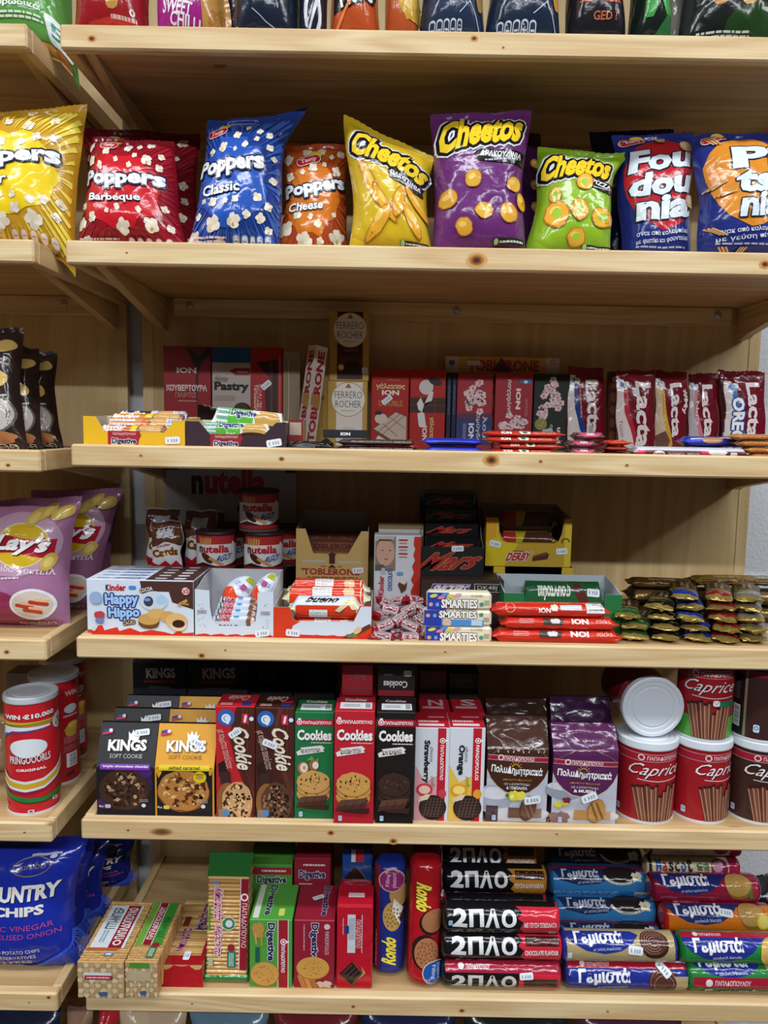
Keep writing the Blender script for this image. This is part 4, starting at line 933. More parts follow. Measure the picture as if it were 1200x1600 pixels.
for i, (lb, x0, x1, Y, hz, col, gf) in enumerate((('front orange cereal bar in the yellow tray', 148, 268, .03, .017, 'b8622a', g_cer('e8b818', 'c07a4a', 'MaxiBar')), ('second cereal bar in the yellow tray, with a barcode', 158, 292, .054, .0225, 'c88a5a', g_cer('c86a30', 'd8b89c', '', True)),
        ('third cereal bar in the yellow tray, yellow ended', 164, 296, .078, .026, 'c8842c', g_cer('e8c028', '4a4a80', 'MaxiBar')), ('rear dark cereal bar in the yellow tray', 176, 300, .1, .0285, '3a3a48', g_cer('c0c4cc', '6a6a8c', 'MaxiBar', True)))):
    bar('cereal_bar', lb, 3, x0, x1, 0, Y, .0105, hz, col, gf, cat='cereal bar', z=S3 + .0015, n=3, seed=i)
def g_dig(g):
    g.E(.4, .5, .16, .34, '5ab03e'); g.T_('Digestive', .28, .48, .6, .66, '1c2860', b=.05, ol=('e8ece8', .0008)); g.tiny(.1, .35, .26, .7, 4, '6aa88a'); g.E(.74, .45, .16, .22, 'c09850', bump=.1); g.E(.72, .33, .2, .1, '3a2420'); g.T_('bar', .38, .34, .5, .44, 'e8f2e4', b=0)
for i, (lb, x0, x1, Y, hz, ry) in enumerate((('front green and white cereal bar in the dark tray', 308, 428, .03, .0185, 1), ('rear green and white cereal bar sticking up in the dark tray', 322, 446, .058, .029, 5), ('flattened grey cereal bar at the back of the dark tray', 340, 452, .086, .024, -2))):
    bar('cereal_bar', lb, 3, x0, x1, 0, Y, .011, hz, 'dfe4dd' if i < 2 else 'b4b6b2', g_dig, cat='cereal bar', z=S3 + .0045, n=3, ry=ry, seed=i + 5)
bag('snack_pouch', 'small black crinkled pouch behind the two cereal bar trays', 3, 300, 352, (306, 632), (350, 640), .15, .02, '1c1614', lambda g: None, seed=80, wr=.006)
carton('small_box', 'small red and clear box right of the dark tray', 'chocolate bar', 3, 450, 473, 655, .06, .05, '7a3028', lambda g: (g.R(.1, .5, .9, .9, 'a89888'), g.tiny(.1, .1, .9, .3, 2, 'c8b8b0')), fin='film')
bar('chocolate_bar', 'crumpled black wrapper bar at the left of the dark bar stack', 3, 449, 520, 0, .03, .018, .0075, '1c1a1c', lambda g: g.line([(.2, .4), (.5, .6), (.8, .5)], .0012, '8a8c90'), z=S3, wr=.003, seed=3)
# flat stacks along the front
def flat(label, x0, x1, Y, z, col, gf=None, sy=.018, sz=.005, rz=0, **k): return bar('chocolate_bar', label, 3, x0, x1, 0, Y, sy, sz, col, gf, z=z, rz=rz, n=2.2, **k)
def g_dk(g): g.T_('MILK CHOCOLATE WITH COCOA CREAM FILLING', .2, .36, .92, .5, 'a89c98', b=0)
for i, (w1, w2) in enumerate((('lowest', 0), ('upper', 0))): flat(w1 + ' long dark brown bar of the front stack', 520 + i * 3, 656 - i * 3, .028, S3 + i * .0105, '3a2a28', g_dk, .02, .005)
carton('chocolate_bar', 'small black chocolate box lying on the dark brown bars', 'chocolate bar', 3, 505, 573, 672, .05, .02, '1a1c20', lambda g: g.T_('ION', .4, .3, .62, .7, 'e8ecee', b=.08), z=S3 + .0215, h=.0125)
flat('flat bright red bar lying behind the dark brown bars', 566, 655, .075, S3, 'a8281c', None, .02, .008)
for i in range(2): flat(('lower', 'upper')[i] + ' shiny blue bar at the front of the chocolate shelf', 662 - i * 4, 757, .028, S3 + i * .0125, '2232b0', lambda g: g.P([(.1, .05), (.95, .05), (.95, .3), (.3, .36)], '15174a'), .02, .006, seed=i)
def g_red4(g): g.T_('ION', .22, .36, .34, .6, 'f2e4e0', b=.08); g.E(.5, .5, .07, .16, 'e0e6d8', bump=.2); g.E(.5, .5, .03, .1, '3a6a3a', bump=.2); g.T_('MILK CHOCOLATE', .6, .38, .86, .54, 'e8b0a0', b=.0)
for i, (a, b) in enumerate(((762, 876), (774, 884), (756, 880), (755, 886))): flat(('lowest', 'second', 'third', 'topmost')[i] + ' bright red bar in the stack of four', a, b, .027 + .004 * (i % 2), S3 + i * .0093, 'c03222', g_red4, .02, .0045, seed=i + 3)
def g_pk(g): g.P([(.08, .64), (.92, .64), (.7, .3), (.3, .3)], 'c0506c'); g.T_('ION', .4, .42, .62, .58, 'f0e0e4', b=.06); g.line([(.06, .66), (.94, .66)], .0008, 'e0b8c4')
for i, (a, b) in enumerate(((888, 937), (888, 936), (897, 948))): flat(('lowest', 'middle', 'top')[i] + ' pink and brown bar of the short stack', a, b, .027, S3 + i * .0125, '54322e', g_pk, .02, .006, tl=.006, seed=i)
for i, c in enumerate(('5a1a1c', '8a2418', 'd0401c')): flat(('lowest dark red', 'middle dark red', 'top orange red')[i] + ' bar of the mixed red stack', 938 + 3 * i, 989 + i, .028, S3 + i * .0088, c, None, .02, .0042, seed=i + 9)
def g_wf(g): g.R(.03, .1, .97, .46, '5a2430'); g.R(0.02, .1, .1, .46, 'd02a56'); g.R(.58, .1, .66, .46, 'd02a56'); g.E(.22, .3, .05, .14, 'd8ccd0'); g.T_('Lacta', .18, .24, .26, .36, '5a2430'); g.T_('ΓΚΟΦΡΕΤΑ', .3, .22, .44, .34, 'e8dce0', b=.02); g.T_('ΣΟΚΟΛΑΤΑ', .46, .22, .57, .34, 'e8dce0', b=.02); g.RR(.86, .3, .06, .2, 'd8d4da'); g.E(.72, .36, .08, .1, 'd8ccc8', bump=.2)
flat('long white topped wafer bar with pink squares, front right', 990, 1172, .027, S3, 'cfd2da', g_wf, .02, .0085, tl=.008)
def g_or(g): g.line([(.1, .5), (.5, .58), (.9, .5)], .002, 'd8dce6'); g.E(.35, .45, .12, .18, 'a87c54', bump=.1)
for i, c in enumerate(('16183c', '2a3cb0')): flat(('lower dark', 'upper bright')[i] + ' blue bar behind the long wafer bar', 1066, 1142 + i * 60, .075, S3 + i * .017, c, g_or, .018, .0083, seed=i)
for i in range(4): flat(('lowest', 'second', 'third', 'topmost')[i] + ' tan and orange bar at the right end of the stack', 1172 - i * 8, 1275, .03 + .002 * i, S3 + i * .0098, 'c88a48', lambda g: (g.tiny(.1, .3, .5, .6, 2, 'a0602c'), g.line([(.03, .62), (.6, .66)], .0015, 'e8d8b8')), .02, .0047, seed=i)
# ================================================================ shelf 4: sweets
S4 = zs(4)
# snack tub display
zb = zat(335, 890, .235) - S4
X, w_ = place(262, 462, .372, S4); hh = zat(356, 729, .372) - S4
T = Thing('snack_display_stand', 'cardboard display with a white printed header behind the chocolate spread tubs', 'display box', (X, .3, S4))
m = T.part('base'); chbox(m, -w_ / 2 + .004, w_ / 2 - .004, -.1, .062, 0, zb - .0005, mat('15161a'))
m = T.part('header_card'); chbox(m, -w_ / 2, w_ / 2, .066, .069, 0, hh, mat('a9a6aa'), .0003)
g = G(m, lambda x, y: ((-w_ / 2 + w_ * x, .066, hh * y), (0, -1, 0)), w_, hh, T=T)
g.T_('n', .2, .78, .29, .93, '1a1a1c', b=.05); g.T_('utella', .3, .78, .77, .99, 'b01c2a', b=.05); g.T_('&GO!', .56, .66, .8, .82, '1d4a8c', shear=.3, tilt=8, b=.03)
g.P([(0, 0), (1, 0), (1, .5), (.8, .42), (.5, .4), (.2, .47), (0, .52)], '17161a'); g.R(0, .97, .1, 1, '2a2422'); g.R(.92, .96, 1, 1, '2a2422')
T.done()
def g_nut(g):
    g.kx = .7
    g.R(.16, .74, .84, .97, 'b02a2a'); g.R(.1, .14, .9, .74, 'd8d6d6'); g.R(.05, .02, .95, .12, '98222a')
    for i in range(6): g.RR(.24 + i * .035, .82, .022, .22 - .02 * (i % 3), 'c89a54', 8 - i * 3, r=.4)
    g.T_('n', .22, .5, .29, .68, '17161a', b=.05); g.T_('utella', .3, .5, .7, .72, 'b81c2a', b=.04); g.T_('&GO!', .5, .28, .74, .46, '1f58a4', shear=.3, tilt=8, b=.03)
    g.P([(.14, .14), (.3, .24), (.5, .14)], '2a1c18'); g.E(.36, .36, .1, .1, '4a261a', -30); g.P([(.38, .34), (.42, .4), (.62, .18), (.56, .15)], 'c8914e'); g.RR(.78, .64, .05, .34, 'e0dede', r=.4)
    g.P([(.62, .14), (.9, .14), (.9, .3), (.78, .2)], '2a1c18')
tubs = []
for lb, px, Y, k in (('lower left chocolate spread tub, alone beside the foil packets', 331, .2, 0), ('lower right chocolate spread tub, under the top one', 406.5, .2, 0), ('top chocolate spread tub, stacked on the lower right one', 399.5, .202, 1), ('chocolate spread tub in the shade behind the two lower ones', 352, .277, 0), ('chocolate spread tub in the shade at the right rear', 441, .277, 0)):
    z = S4 + zb + k * .0752; X = xat(px, Y, z + .03)
    tubs.append(can('snack_tub', lb, 'chocolate spread tub', X, Y + .036, z, .0355, .0745, '3a1a18', g_nut, lid='2c1e1e', lidh=.006, rim='5a4a48', lidover=.0015, yaw=12))
def g_cards(g):
    g.R(.02, .5, .98, .98, '5a3424'); g.P([(.02, .1), (.98, .1), (.98, .5), (.5, .58), (.02, .5)], 'd6d6da'); g.R(.25, .68, .75, .86, 'b8bcc2')
    g.T_('Cards', .08, .3, .92, .46, '6a3a1c', b=.06, ol=('d8b24a', .0008)); g.T_('Kinder', .25, .49, .7, .55, 'a83040'); g.P([(.02, .0), (.98, 0), (.98, .1), (.8, .2), (.6, .12), (.45, .22), (.25, .13), (.02, .2)], 'b01e2e')
for i, (lb, x0, x1, yt, Y) in enumerate((('front foil biscuit packet left of the chocolate spread tubs', 236, 284, 814, .215), ('second foil biscuit packet, peeking out at left', 228, 278, 794, .265), ('foil biscuit packet with silver top behind the left tub', 289, 336, 797, .25), ('rearmost foil biscuit packet in the shade', 300, 346, 800, .3))):
    bag('biscuit_packet', lb, 4, x0, x1, (x0 - 1, yt), (x1 + 1, yt), Y, .012, '8a8c90', g_cards, cat='biscuit packet', lean=.01, pinch=.02, wr=.002, seal=.14, seed=91 + i, z=S4 + zb, sealcol='b4b6ba', back='9a9ca0', detail=.003)
# five flat biscuit cartons one behind the other
def g_hip(g):
    g.P([(.5, .98), (.998, .98), (.998, .5), (.8, .62), (.77, .8), (.6, .8), (.52, .76)], '4a2c26')
    g.P([(.002, .002), (.998, .002), (.998, .1), (.9, .08), (.86, .14), (.8, .06), (.72, .1), (.6, .13), (.5, .09), (.4, .16), (.3, .1), (.28, .17), (.16, .11), (.14, .2), (.1, .19), (.08, .12), (.002, .12)], 'd43018')
    g.T_('K', .18, .8, .215, .91, '16161a', b=.05); g.T_('inder', .215, .8, .37, .92, 'c01c2a', b=.04); g.RR(.43, .86, .07, .07, '3a8ac8', r=.4)
    for t, y0, y1, x0, x1 in (('Happy', .52, .76, .17, .485), ('Hippo', .3, .52, .2, .495)): g.T_(t, x0, y0, x1, y1, '9cc2e8', tilt=2, b=.045, ol=[('1d2c7a', .002)])
    g.T_('CACAO', .34, .22, .45, .29, 'd8b888', tilt=10, ol=('2a1a14', .0012)); g.T_('COCOA', .5, .8, .62, .87, 'e8e0d8', tilt=14, ol=('2a1a14', .001))
    g.E(.63, .64, .13, .17, 'c4d0dc'); g.E(.58, .63, .045, .09, '3a3a48'); g.E(.7, .66, .05, .08, 'a8c4e0'); g.E(.57, .66, .03, .03, '7a8ad0')
    g.E(.58, .26, .1, .11, '6a4426', bump=.05); g.E(.58, .32, .1, .1, 'c89a54'); g.E(.66, .42, .09, .09, 'd2a864'); g.E(.76, .37, .08, .1, 'cf9f5c'); g.E(.84, .3, .1, .14, 'd8b072'); g.E(.86, .22, .075, .1, 'e2c8a0'); g.E(.86, .25, .06, .07, '3a1c14')
    g.C_(.93, .82, .006, 'd8c8c4'); g.T_('x5', .9, .78, .96, .87, 'c02a34'); g.RR(.9, .62, .1, .05, 'c09048', 30); g.RR(.92, .6, .08, .04, 'a87838', -10)
    g.E(.09, .68, .06, .11, '93abcf', bump=.03); g.E(.12, .38, .05, .07, 'b84048', bump=.1); g.E(.12, .28, .04, .05, '6a80b8', bump=.1)
    g.RR(.065, .14, .035, .07, 'c6ccd2')
def g_hipt(g): g.R(.55, .02, .998, .98, '4a2c26'); g.T_('HAPPY HIPPO', .25, .3, .52, .72, '4a68b4', b=.04, shear=.2); g.tiny(.08, .35, .2, .65, 1, '6a88c4'); g.RR(.68, .5, .12, .4, 'c8c0c0', r=.5); g.RR(.86, .5, .12, .5, 'd8d0d0', r=.5); g.R(.35, .05, .5, .12, 'a8b4c4')
for i in range(5):
    carton('biscuit_carton', ('front biscuit carton of the five, blue lettering and cocoa biscuits on its face', 'second biscuit carton of the five, right behind the front one', 'third biscuit carton of the five white and brown ones', 'fourth biscuit carton of the five white and brown ones', 'rearmost biscuit carton of the five, nearest the foil packets')[i], 'biscuit carton', 4, 137, 303, 903, .026, .0225, 'cfd8e6', g_hip if i == 0 else None, g_hipt, gr=lambda g: (g.R(.02, .02, .98, .98, '4a2c26'), g.R(.3, .1, .7, .9, '5c3a32')), h=.0915) if i == 0 else None
B0 = [o for o in C.objects if o.name.startswith('biscuit_carton')][0]
hb = bpy.data.meshes  # the rear four share a plainer mesh
for i in range(1, 5):
    X = B0.location.x
    T = Thing('biscuit_carton', ('second biscuit carton of the five, right behind the front one', 'third biscuit carton of the five white and brown ones', 'fourth biscuit carton of the five white and brown ones', 'rearmost biscuit carton of the five, nearest the foil packets')[i - 1], 'biscuit carton', (X, B0.location.y + .0231 * i, S4))
    w_ = place(137, 303, .026, S4)[1]; m = T.part('carton'); chbox(m, -w_ / 2, w_ / 2, -.01125, .01125, 0, .0915, mat('cfd8e6'))
    g_hipt(G(m, lambda x, y: ((-w_ / 2 + w_ * x, -.01125 + .0225 * y, .0915), (0, 0, 1)), w_, .0225))
    g = G(m, lambda x, y: ((w_ / 2, -.01125 + .0225 * x, .0915 * y), (1, 0, 0)), .0225, .0915); g.R(.02, .02, .98, .98, '4a2c26'); g.R(.3, .1, .7, .9, '5c3a32'); T.done()
# white open box with eggs and bars
def wave(g, y=.1, col='d43018', n=5, x0=.002, x1=.998, amp=.045):
    p = [(x0, .002), (x1, .002)]
    for i in range(n * 6 + 1):
        t = 1 - i / (n * 6); f = (t * n) % 1; p.append((x0 + (x1 - x0) * t, y + amp * (f ** .5 if f < .75 else (1 - f) * 3.4)))
    g.P(p, col)
def g_kbox(g):
    wave(g, .06)
    for x in (.09, .9):
        g.tiny(x - .06, .5, x + .06, .58, 3, '8c6a74', seed=int(x * 9)); r_ = random.Random(int(x * 100))
        for i in range(14): g.E(x + (r_.random() - .5) * .1, .2 + r_.random() * .55, .006, .007, '5a4a54', n=6)
    g.T_('kinder', .5, .02, .6, .06, 'e8dcdc'); g.sticker(.86, .13, .022, .011, 8)
K = tray('confectionery_box', 'open white cardboard box holding chocolate eggs and small bars', 4, 305, 427, .027, .115, [(0, 0), (1, 0), (1, .076), (.8, .074), (.795, .05), (.77, .028), (.7, .02), (.3, .02), (.22, .03), (.19, .05), (.185, .076), (0, .078)], [(0, .077), (.2, .079), (.5, .086), (1, .09)], .09, 'ccd6e4', 'c2c6cc', g_kbox)
def g_kcol(g):
    g.T_('K', .18, .5, .23, .72, '18181c', b=.05); g.T_('inder', .235, .5, .46, .74, 'b01e2c', b=.03); g.RR(.55, .66, .1, .14, '3a86c4', r=.4); g.T_('COLLO', .22, .22, .6, .42, '4a3a38', b=.06, ol=('d8d4d4', .0005)); g.E(.85, .42, .12, .3, '7a5242', bump=.1); g.E(.86, .46, .05, .16, 'd8c0b4', bump=.1)
for i in range(4): bar('chocolate_bar', ('front small white bar in the egg box', 'second small white bar in the egg box', 'third small white bar in the egg box', 'rear small white bar in the egg box')[i], 4, 321 + i * 4, 408 + i * 1, 0, .0295 + i * .0135, .0058, .0165 + i * .0035, 'c6cfdc', g_kcol, z=S4 + .0015, n=4, seed=i)
def egg(label, px, py, Y, rx, rz, deg, yaw):
    X, Z = at(px, py, Y); T = Thing('chocolate_egg', label, 'chocolate egg', (X, Y, Z), (R(-15), R(deg), R(yaw))); m = T.part('wrapper')
    prof = []
    for i in range(21):
        t = PI * i / 20; z = -math.cos(t) * rz; r = math.sin(t) * rx * (1 - .13 * math.cos(PI - t) * -1 * -1)
        prof.append((r, z))
    lathe(m, prof[:10], mat('d8451c', 'foil'), 32); lathe(m, prof[9:], mat('cdd6e2', 'foil'), 32)
    def fn(x, y):
        a = (x - .5) * PI; t = PI * y; q = math.sin(t) * rx; return (q * math.sin(a), -q * math.cos(a), -math.cos(t) * rz), V((math.sin(t) * math.sin(a), -math.sin(t) * math.cos(a), -math.cos(t) * rx / rz)).normalized()
    g = G(m, fn, PI * rx, PI * rz * .7, 'foil', .004, T=T); g.P([(.4, .75), (.75, .75), (.75, .9), (.4, .9)], 'a0a822'); g.P([(.2, .6), (.45, .56), (.5, .64), (.25, .68)], 'b8c4d4'); g.tiny(.3, .58, .68, .66, 2, '7a8cb4')
    g.P([(.1, .45), (.3, .52), (.5, .44), (.7, .52), (.9, .45), (.9, .42), (.1, .42)], 'd8451c'); q = T.part('leaf_tab', 'pink foil tab'); chbox(q, -.004, .004, -rx - .0015, -rx + .0008, rz * .2, rz * .5, mat('b84a8c', 'foil'), .0003)
    return T.done()
egg('large chocolate egg, orange bottom and white top, in the white box', 374, 926, .098, .0235, .032, 38, 0)
egg('second chocolate egg, tilted by the right wall of the white box', 415, 922, .088, .0185, .031, 24, -20)
# red tray of bars in front
def g_btray(g):
    wave(g, .12, 'd43018', 5, .18, .998, .05); g.P([(.18, .2), (.85, .2), (.9, .3), (.998, .45), (.998, .98), (.89, .98), (.82, .55), (.28, .53), (.2, .4)], 'ccd6e4'); g.P([(.14, .22), (.3, .26), (.7, .28), (.78, .22), (.8, .12), (.16, .16)], 'ccd6e4')
    wave(g, .1, 'd43018', 5, .18, .998, .07); g.P([(.7, .06), (.95, .45), (.99, .5), (.99, .38), (.8, .06)], '5a3422'); g.E(.86, .3, .05, .08, 'd8b888', 40); g.E(.8, .14, .06, .06, '6a7a3a', bump=.2); g.sticker(.2, .2, .022, .011, -4)
tray('bar_tray', 'red and white cardboard tray of chocolate wafer bars', 4, 427, 580, .027, .12, [(0, 0), (1, 0), (1, .056), (.88, .056), (.81, .03), (.27, .029), (.2, .032), (.17, .052), (0, .052)], [(0, .052), (1, .056)], .056, 'cf3a1c', 'c8c0b4', g_btray)
def g_bue(g):
    g.P([(.04, .45), (.96, .45), (.96, .95), (.04, .95)], 'ccd8e8'); wave2 = [(.04, .36), (.4, .36)]; g.T_('bueno', .26, .52, .68, .72, '2a1a18', b=.05, shear=.2); g.T_('kinder', .36, .74, .56, .8, 'b04050'); g.barcode(.28, .14, .52, .34)
    g.P([(.62, .3), (.8, .62), (.86, .62), (.7, .26)], '6a4030'); g.P([(.62, .32), (.76, .58), (.9, .7), (.92, .6), (.78, .44), (.68, .28)], 'd8c8a0'); g.E(.88, .5, .07, .16, 'e0d4b0', bump=.1); g.R(.0, .0, .04, 1, 'e0dcae')
def g_bue2(g): g.R(0, 0, .08, 1, 'dcd8a8'); g.barcode(.34, .4, .56, .72); g.line([(.1, .6), (.9, .66)], .001, 'e8c8c0'); g.E(.75, .5, .06, .2, 'd8b890', bump=.2); g.ring(.92, .5, .04, .3, .0015, 'e8d8d0')
for i, (lb, x0, x1, Y, z, sz, gf) in enumerate((('lowest wafer bar inside the red tray', 452, 566, .03, .0015, .0145, g_bue2), ('front white and red wafer bar on top in the red tray', 450, 568, .031, .031, .0175, g_bue), ('hidden lower wafer bar in the middle of the red tray', 448, 572, .064, .0015, .018, g_bue2),
        ('second red wafer bar behind the front one', 441, 579, .064, .038, .0185, g_bue2), ('hidden lower wafer bar at the back of the red tray', 450, 574, .1, .0015, .021, g_bue2), ('rear red wafer bar lying highest in the red tray', 448, 578, .1, .044, .0185, g_bue2))):
    bar('wafer_bar', lb, 4, x0, x1, 0, Y, .0155, sz, 'd43a1c', gf, cat='wafer bar', z=S4 + z, n=2.4, tl=.014, seed=i + 2, endcol='dcd8b0')
# tan display box
def g_tbox(g):
    g.ky = .667
    g.R(.09, .41, .4, .45, 'b8b0a8'); g.R(.58, .4, .9, .44, 'b8b0a8'); g.P([(.46, .39), (.54, .39), (.54, .54), (.57, .54), (.5, .6), (.43, .54), (.46, .54)], '4a1c1c')
    g.T_('TOBLERONE', .1, .19, .88, .31, 'a03020', b=.06, ol=('d8b878', .0006)); g.E(.1, .29, .03, .02, 'a03020', n=8); g.tiny(.16, .13, .86, .17, 1, '7a5a34'); g.P([(.44, .32), (.56, .32), (.5, .38)], '3a2a20'); g.tiny(.34, .33, .42, .36, 2, '7a6a50'); g.tiny(.58, .33, .64, .36, 2, '7a6a50')
    g.sticker(.22, .35, .021, .01, 0); g.sticker(.86, .52, .02, .01, 6)
tray('display_box', 'tan cardboard display box with red lettering and an arrow, behind the wafer tray', 4, 462, 574, .2, .125, [(0, 0), (1, 0), (1, .15), (.9, .15), (.72, .109), (.24, .109), (.13, .153), (0, .153)], [(0, .151), (1, .168)], .172, 'bf9f62', '8f8a86', g_tbox)
for i in range(3):
    hgt = .093 + .012 * i
    carton('long_chocolate_box', ('front', 'middle', 'rear')[i] + ' long brown chocolate box standing inside the tan display box', 'chocolate bar', 4, 474, 566, 0, .212 + i * .034, .03, '8a5a3a' if i == 0 else '7a4a34', lambda g: g.T_('TOBLERONE', .06, .9, .94, .98, '5a1c1c', b=.06), z=S4 + .0015, h=hgt + .016)
# upright carton with a child's face on it
def g_boy(g):
    g.R(.02, .42, .46, .98, '8a7a6c'); g.E(.24, .72, .2, .22, 'c8a08a', n=26); g.P([(.02, .9), (.02, .98), (.44, .98), (.42, .93), (.3, .9), (.12, .9)], 'b8b0ac'); g.P([(.04, .84), (.1, .93), (.36, .93), (.43, .84), (.38, .9), (.1, .9)], '5a4638'); g.P([(.02, .42), (.3, .42), (.2, .52), (.02, .52)], '5a5854')
    for x in (.18, .34): g.E(x, .75, .025, .008, '3a2a24', n=8)
    g.E(.27, .68, .018, .02, 'b88a74', n=8); g.E(.26, .61, .05, .012, 'a85a54', n=10)
    for i in range(3): g.RR(.62, .9 - i * .11, .22, .085, 'd8d0cc', r=.3); g.RR(.62, .92 - i * .11, .2, .03, 'b83038'); g.tiny(.54, .86 - i * .11, .7, .885 - i * .11, 1, '5a3a34')
    g.P([(.998, .002), (.82, .002), (.8, .1), (.86, .2), (.8, .28), (.86, .4), (.82, .5), (.88, .6), (.84, .68), (.88, .78), (.84, .86), (.86, .98), (.998, .98)], 'c03020')
    g.T_('Kinder', .1, .02, .22, .34, 'b83044', rot=90, b=.03); g.T_('CHOCOLATE', .3, .1, .4, .46, '3a68a8', rot=90, b=.03); g.RR(.2, .42, .08, .1, 'b0b8c4'); g.P([(.52, .2), (.6, .3), (.72, .25), (.7, .12), (.6, .06)], '5a3a30'); g.P([(.55, .24), (.6, .3), (.72, .25), (.66, .2)], 'dcd4cc'); g.RR(.56, .38, .14, .06, '6a9ac8', r=.4)
carton('chocolate_carton', 'tall white and red chocolate carton with a face pictured on it', 'chocolate carton', 4, 583, 655, 836, .16, .03, 'd0d4dc', lambda g: (setattr(g, 'ky', .72), g_boy(g)))
carton('chocolate_carton', 'tan topped carton just behind the carton with the face', 'chocolate carton', 4, 589, 659, 817, .215, .04, '8a7050', lambda g: g.R(.01, .86, .99, .93, 'bcbcbc'))
# dark boxes: bottom one lying, upper one an open display of bars
def g_sni(g):
    g.ky = .65
    g.P([(.09, .56), (.14, .86), (.6, .86), (.56, .56)], 'c8ccd4'); g.P([(.1, .58), (.145, .84), (.59, .84), (.555, .58)], '2a3f8c'); g.T_('SNICKERS', .14, .6, .55, .82, 'e0e2e8', b=.06, shear=.2, ol=('a82838', .0006))
    g.R(.64, .6, .96, .88, 'b8b8b4'); g.R(.65, .62, .95, .86, '2a2422'); g.T_('DK48J', .68, .65, .92, .82, 'c4c4c0', b=.0)
Y0 = .13; sn = carton('confectionery_carton', 'dark brown lying carton with a white framed letter code', 'confectionery carton', 4, 657, 785, 906, Y0, .17, '3a2a26', g_sni)
zm = S4 + sn.h + .0005
def g_mars(g): g.T_('Mars', .06, .2, .94, .82, 'a02428', b=.03, shear=.4, tilt=3, ol=('b88a50', .0007)); g.sticker(.58, .95, .021, .01, 2)
tray('display_box', 'black open display box of chocolate bars standing on the brown carton', 4, 657, 755, .165, .12, [(0, 0), (1, 0), (1, .05), (.0, .05)], [(0, .05), (.25, .058), (.55, .09), (1, .125)], .14, '17161a', '7a7672', g_mars, z=zm)
def g_mb(g): g.T_('Mars', .15, .3, .85, .8, 'a0282a', b=.03, shear=.4, ol=('a87a48', .0006))
for i in range(4):
    lb = ('front', 'second', 'third', 'rearmost')[i] + ' black chocolate bar in the black display box'
    T = carton('chocolate_bar', lb, 'chocolate bar', 4, 664 - i, 748 - i * 3, 0, .168 + i * .028, .024, '141317', lambda g, i=i: (setattr(g, 'ky', .024 / (.062 + i * .023)), g_mb(g), i and g.sticker((.62, .7, .66, .4)[i], .6, .02, .009, 14)), z=zm + .0015, h=.062 + i * .023, fin='foil')
# yellow display boxes, one on the other
def g_der(g):
    g.P([(.0, .005), (.22, .005), (.38, .47), (.2, .5), (.14, .65), (.13, .99), (0, .99)], 'd0b81e'); g.P([(0, .5), (.12, .6), (.12, .99), (0, .99)], 'd09a26'); g.R(.92, .005, .998, .98, 'd0b830')
    g.T_('DERBY', .25, .12, .53, .29, 'a82028', b=.06, tilt=2, shear=.15, ol=('d8d0c0', .0011)); g.tiny(.32, .3, .45, .34, 1, '8a3a2a'); g.P(g.rot(.64, .2, [(-.1, -.05), (.08, -.07), (.11, .03), (.08, .08), (-.08, .05)], 12), '4a2620'); g.P(g.rot(.64, .22, [(-.09, .0), (.08, .0), (.08, .06), (-.07, .04)], 12), '6a3c30')
    g.sticker(.11, .46, .02, .011, -12); g.sticker(.89, .33, .02, .011, 4); g.ring(.93, .52, .05, .08, .002, '4a2a1a', a0=0, a1=200)
hz = zat(825, 885, .2) - S4
dp = lambda: [(0, 0), (1, 0), (1, .087), (.91, .087), (.885, .06), (.85, .047), (.79, .042), (.28, .041), (.2, .047), (.155, .062), (.14, .087), (0, .087)]
tray('display_box', 'lower yellow and black display box, mostly hidden under the yellow one', 4, 769, 892, .2, .13, [(0, 0), (1, 0), (1, hz - .001), (.86, hz - .001), (.85, hz - .03), (.15, hz - .03), (.14, hz - .001), (0, hz - .001)], [(0, hz - .001), (1, hz - .001)], hz - .001, 'cfae30', '1a1614', lambda g: g.R(.15, .01, .85, .62, '2a1c18'))
tray('display_box', 'upper yellow display box with red lettering and a round cut-out', 4, 758, 891, .198, .13, dp(), [(0, .087), (1, .098)], .1, 'b8962e', '8a8480', g_der, z=S4 + hz, fcol='b8962e')
for i in range(4):
    bar('chocolate_bar', ('front lower', 'front upper', 'rear lower', 'rear upper')[i] + ' yellow wrapped bar in the yellow display box', 4, 778, 872, 0, .203 + .05 * (i // 2), .02, .0145 + (.008 if i // 2 else .0), 'b09a20', lambda g: (g.R(.05, .3, .3, .9, 'a02c24'), g.P([(.4, .3), (.9, .3), (.95, .8), (.5, .8)], '4a2a1c'), g.line([(.1, .7), (.9, .74)], .0012, 'd8cc9a')), z=S4 + hz + .0015 + (i % 2) * (.0295 if i < 2 else .0455), n=2.4, seed=i)
# heap of mini bars
def g_min(g): g.R(.15, .1, .85, .95, 'b4a8ac' ); g.R(.2, .35, .8, .6, '7a2028'); g.tiny(.25, .65, .75, .85, 2, '6a5a5c')
mini = [(600, 997, .022, -12, 0, 0), (640, 997, .024, 8, 0, 0), (618, 992, .05, 30, 0, 0), (655, 985, .05, -30, 4, 0), (590, 984, .045, 70, 0, 0), (603, 977, .04, 15, -18, 1), (640, 978, .042, -20, 15, 1), (625, 968, .06, 40, -20, 1), (658, 970, .07, -45, 20, 1), (593, 962, .055, 60, 10, 1), (610, 952, .075, -15, 12, 1), (637, 955, .08, 35, -20, 1), (652, 950, .095, -35, 25, 1), (598, 942, .08, 20, 35, 1), (625, 940, .1, -40, -15, 1), (645, 938, .11, 30, 10, 1), (588, 1000, .03, 85, 0, 0)]
where = ('by the red wafer tray', 'against the candy tubes', 'in the bottom row', 'at the right foot', 'at the left foot', 'in the second row left', 'in the second row right', 'in the middle', 'at the right edge', 'at the left edge', 'in the third row left', 'in the third row middle', 'in the third row right', 'at the top left', 'at the top middle', 'at the top right', 'hanging at the lip')
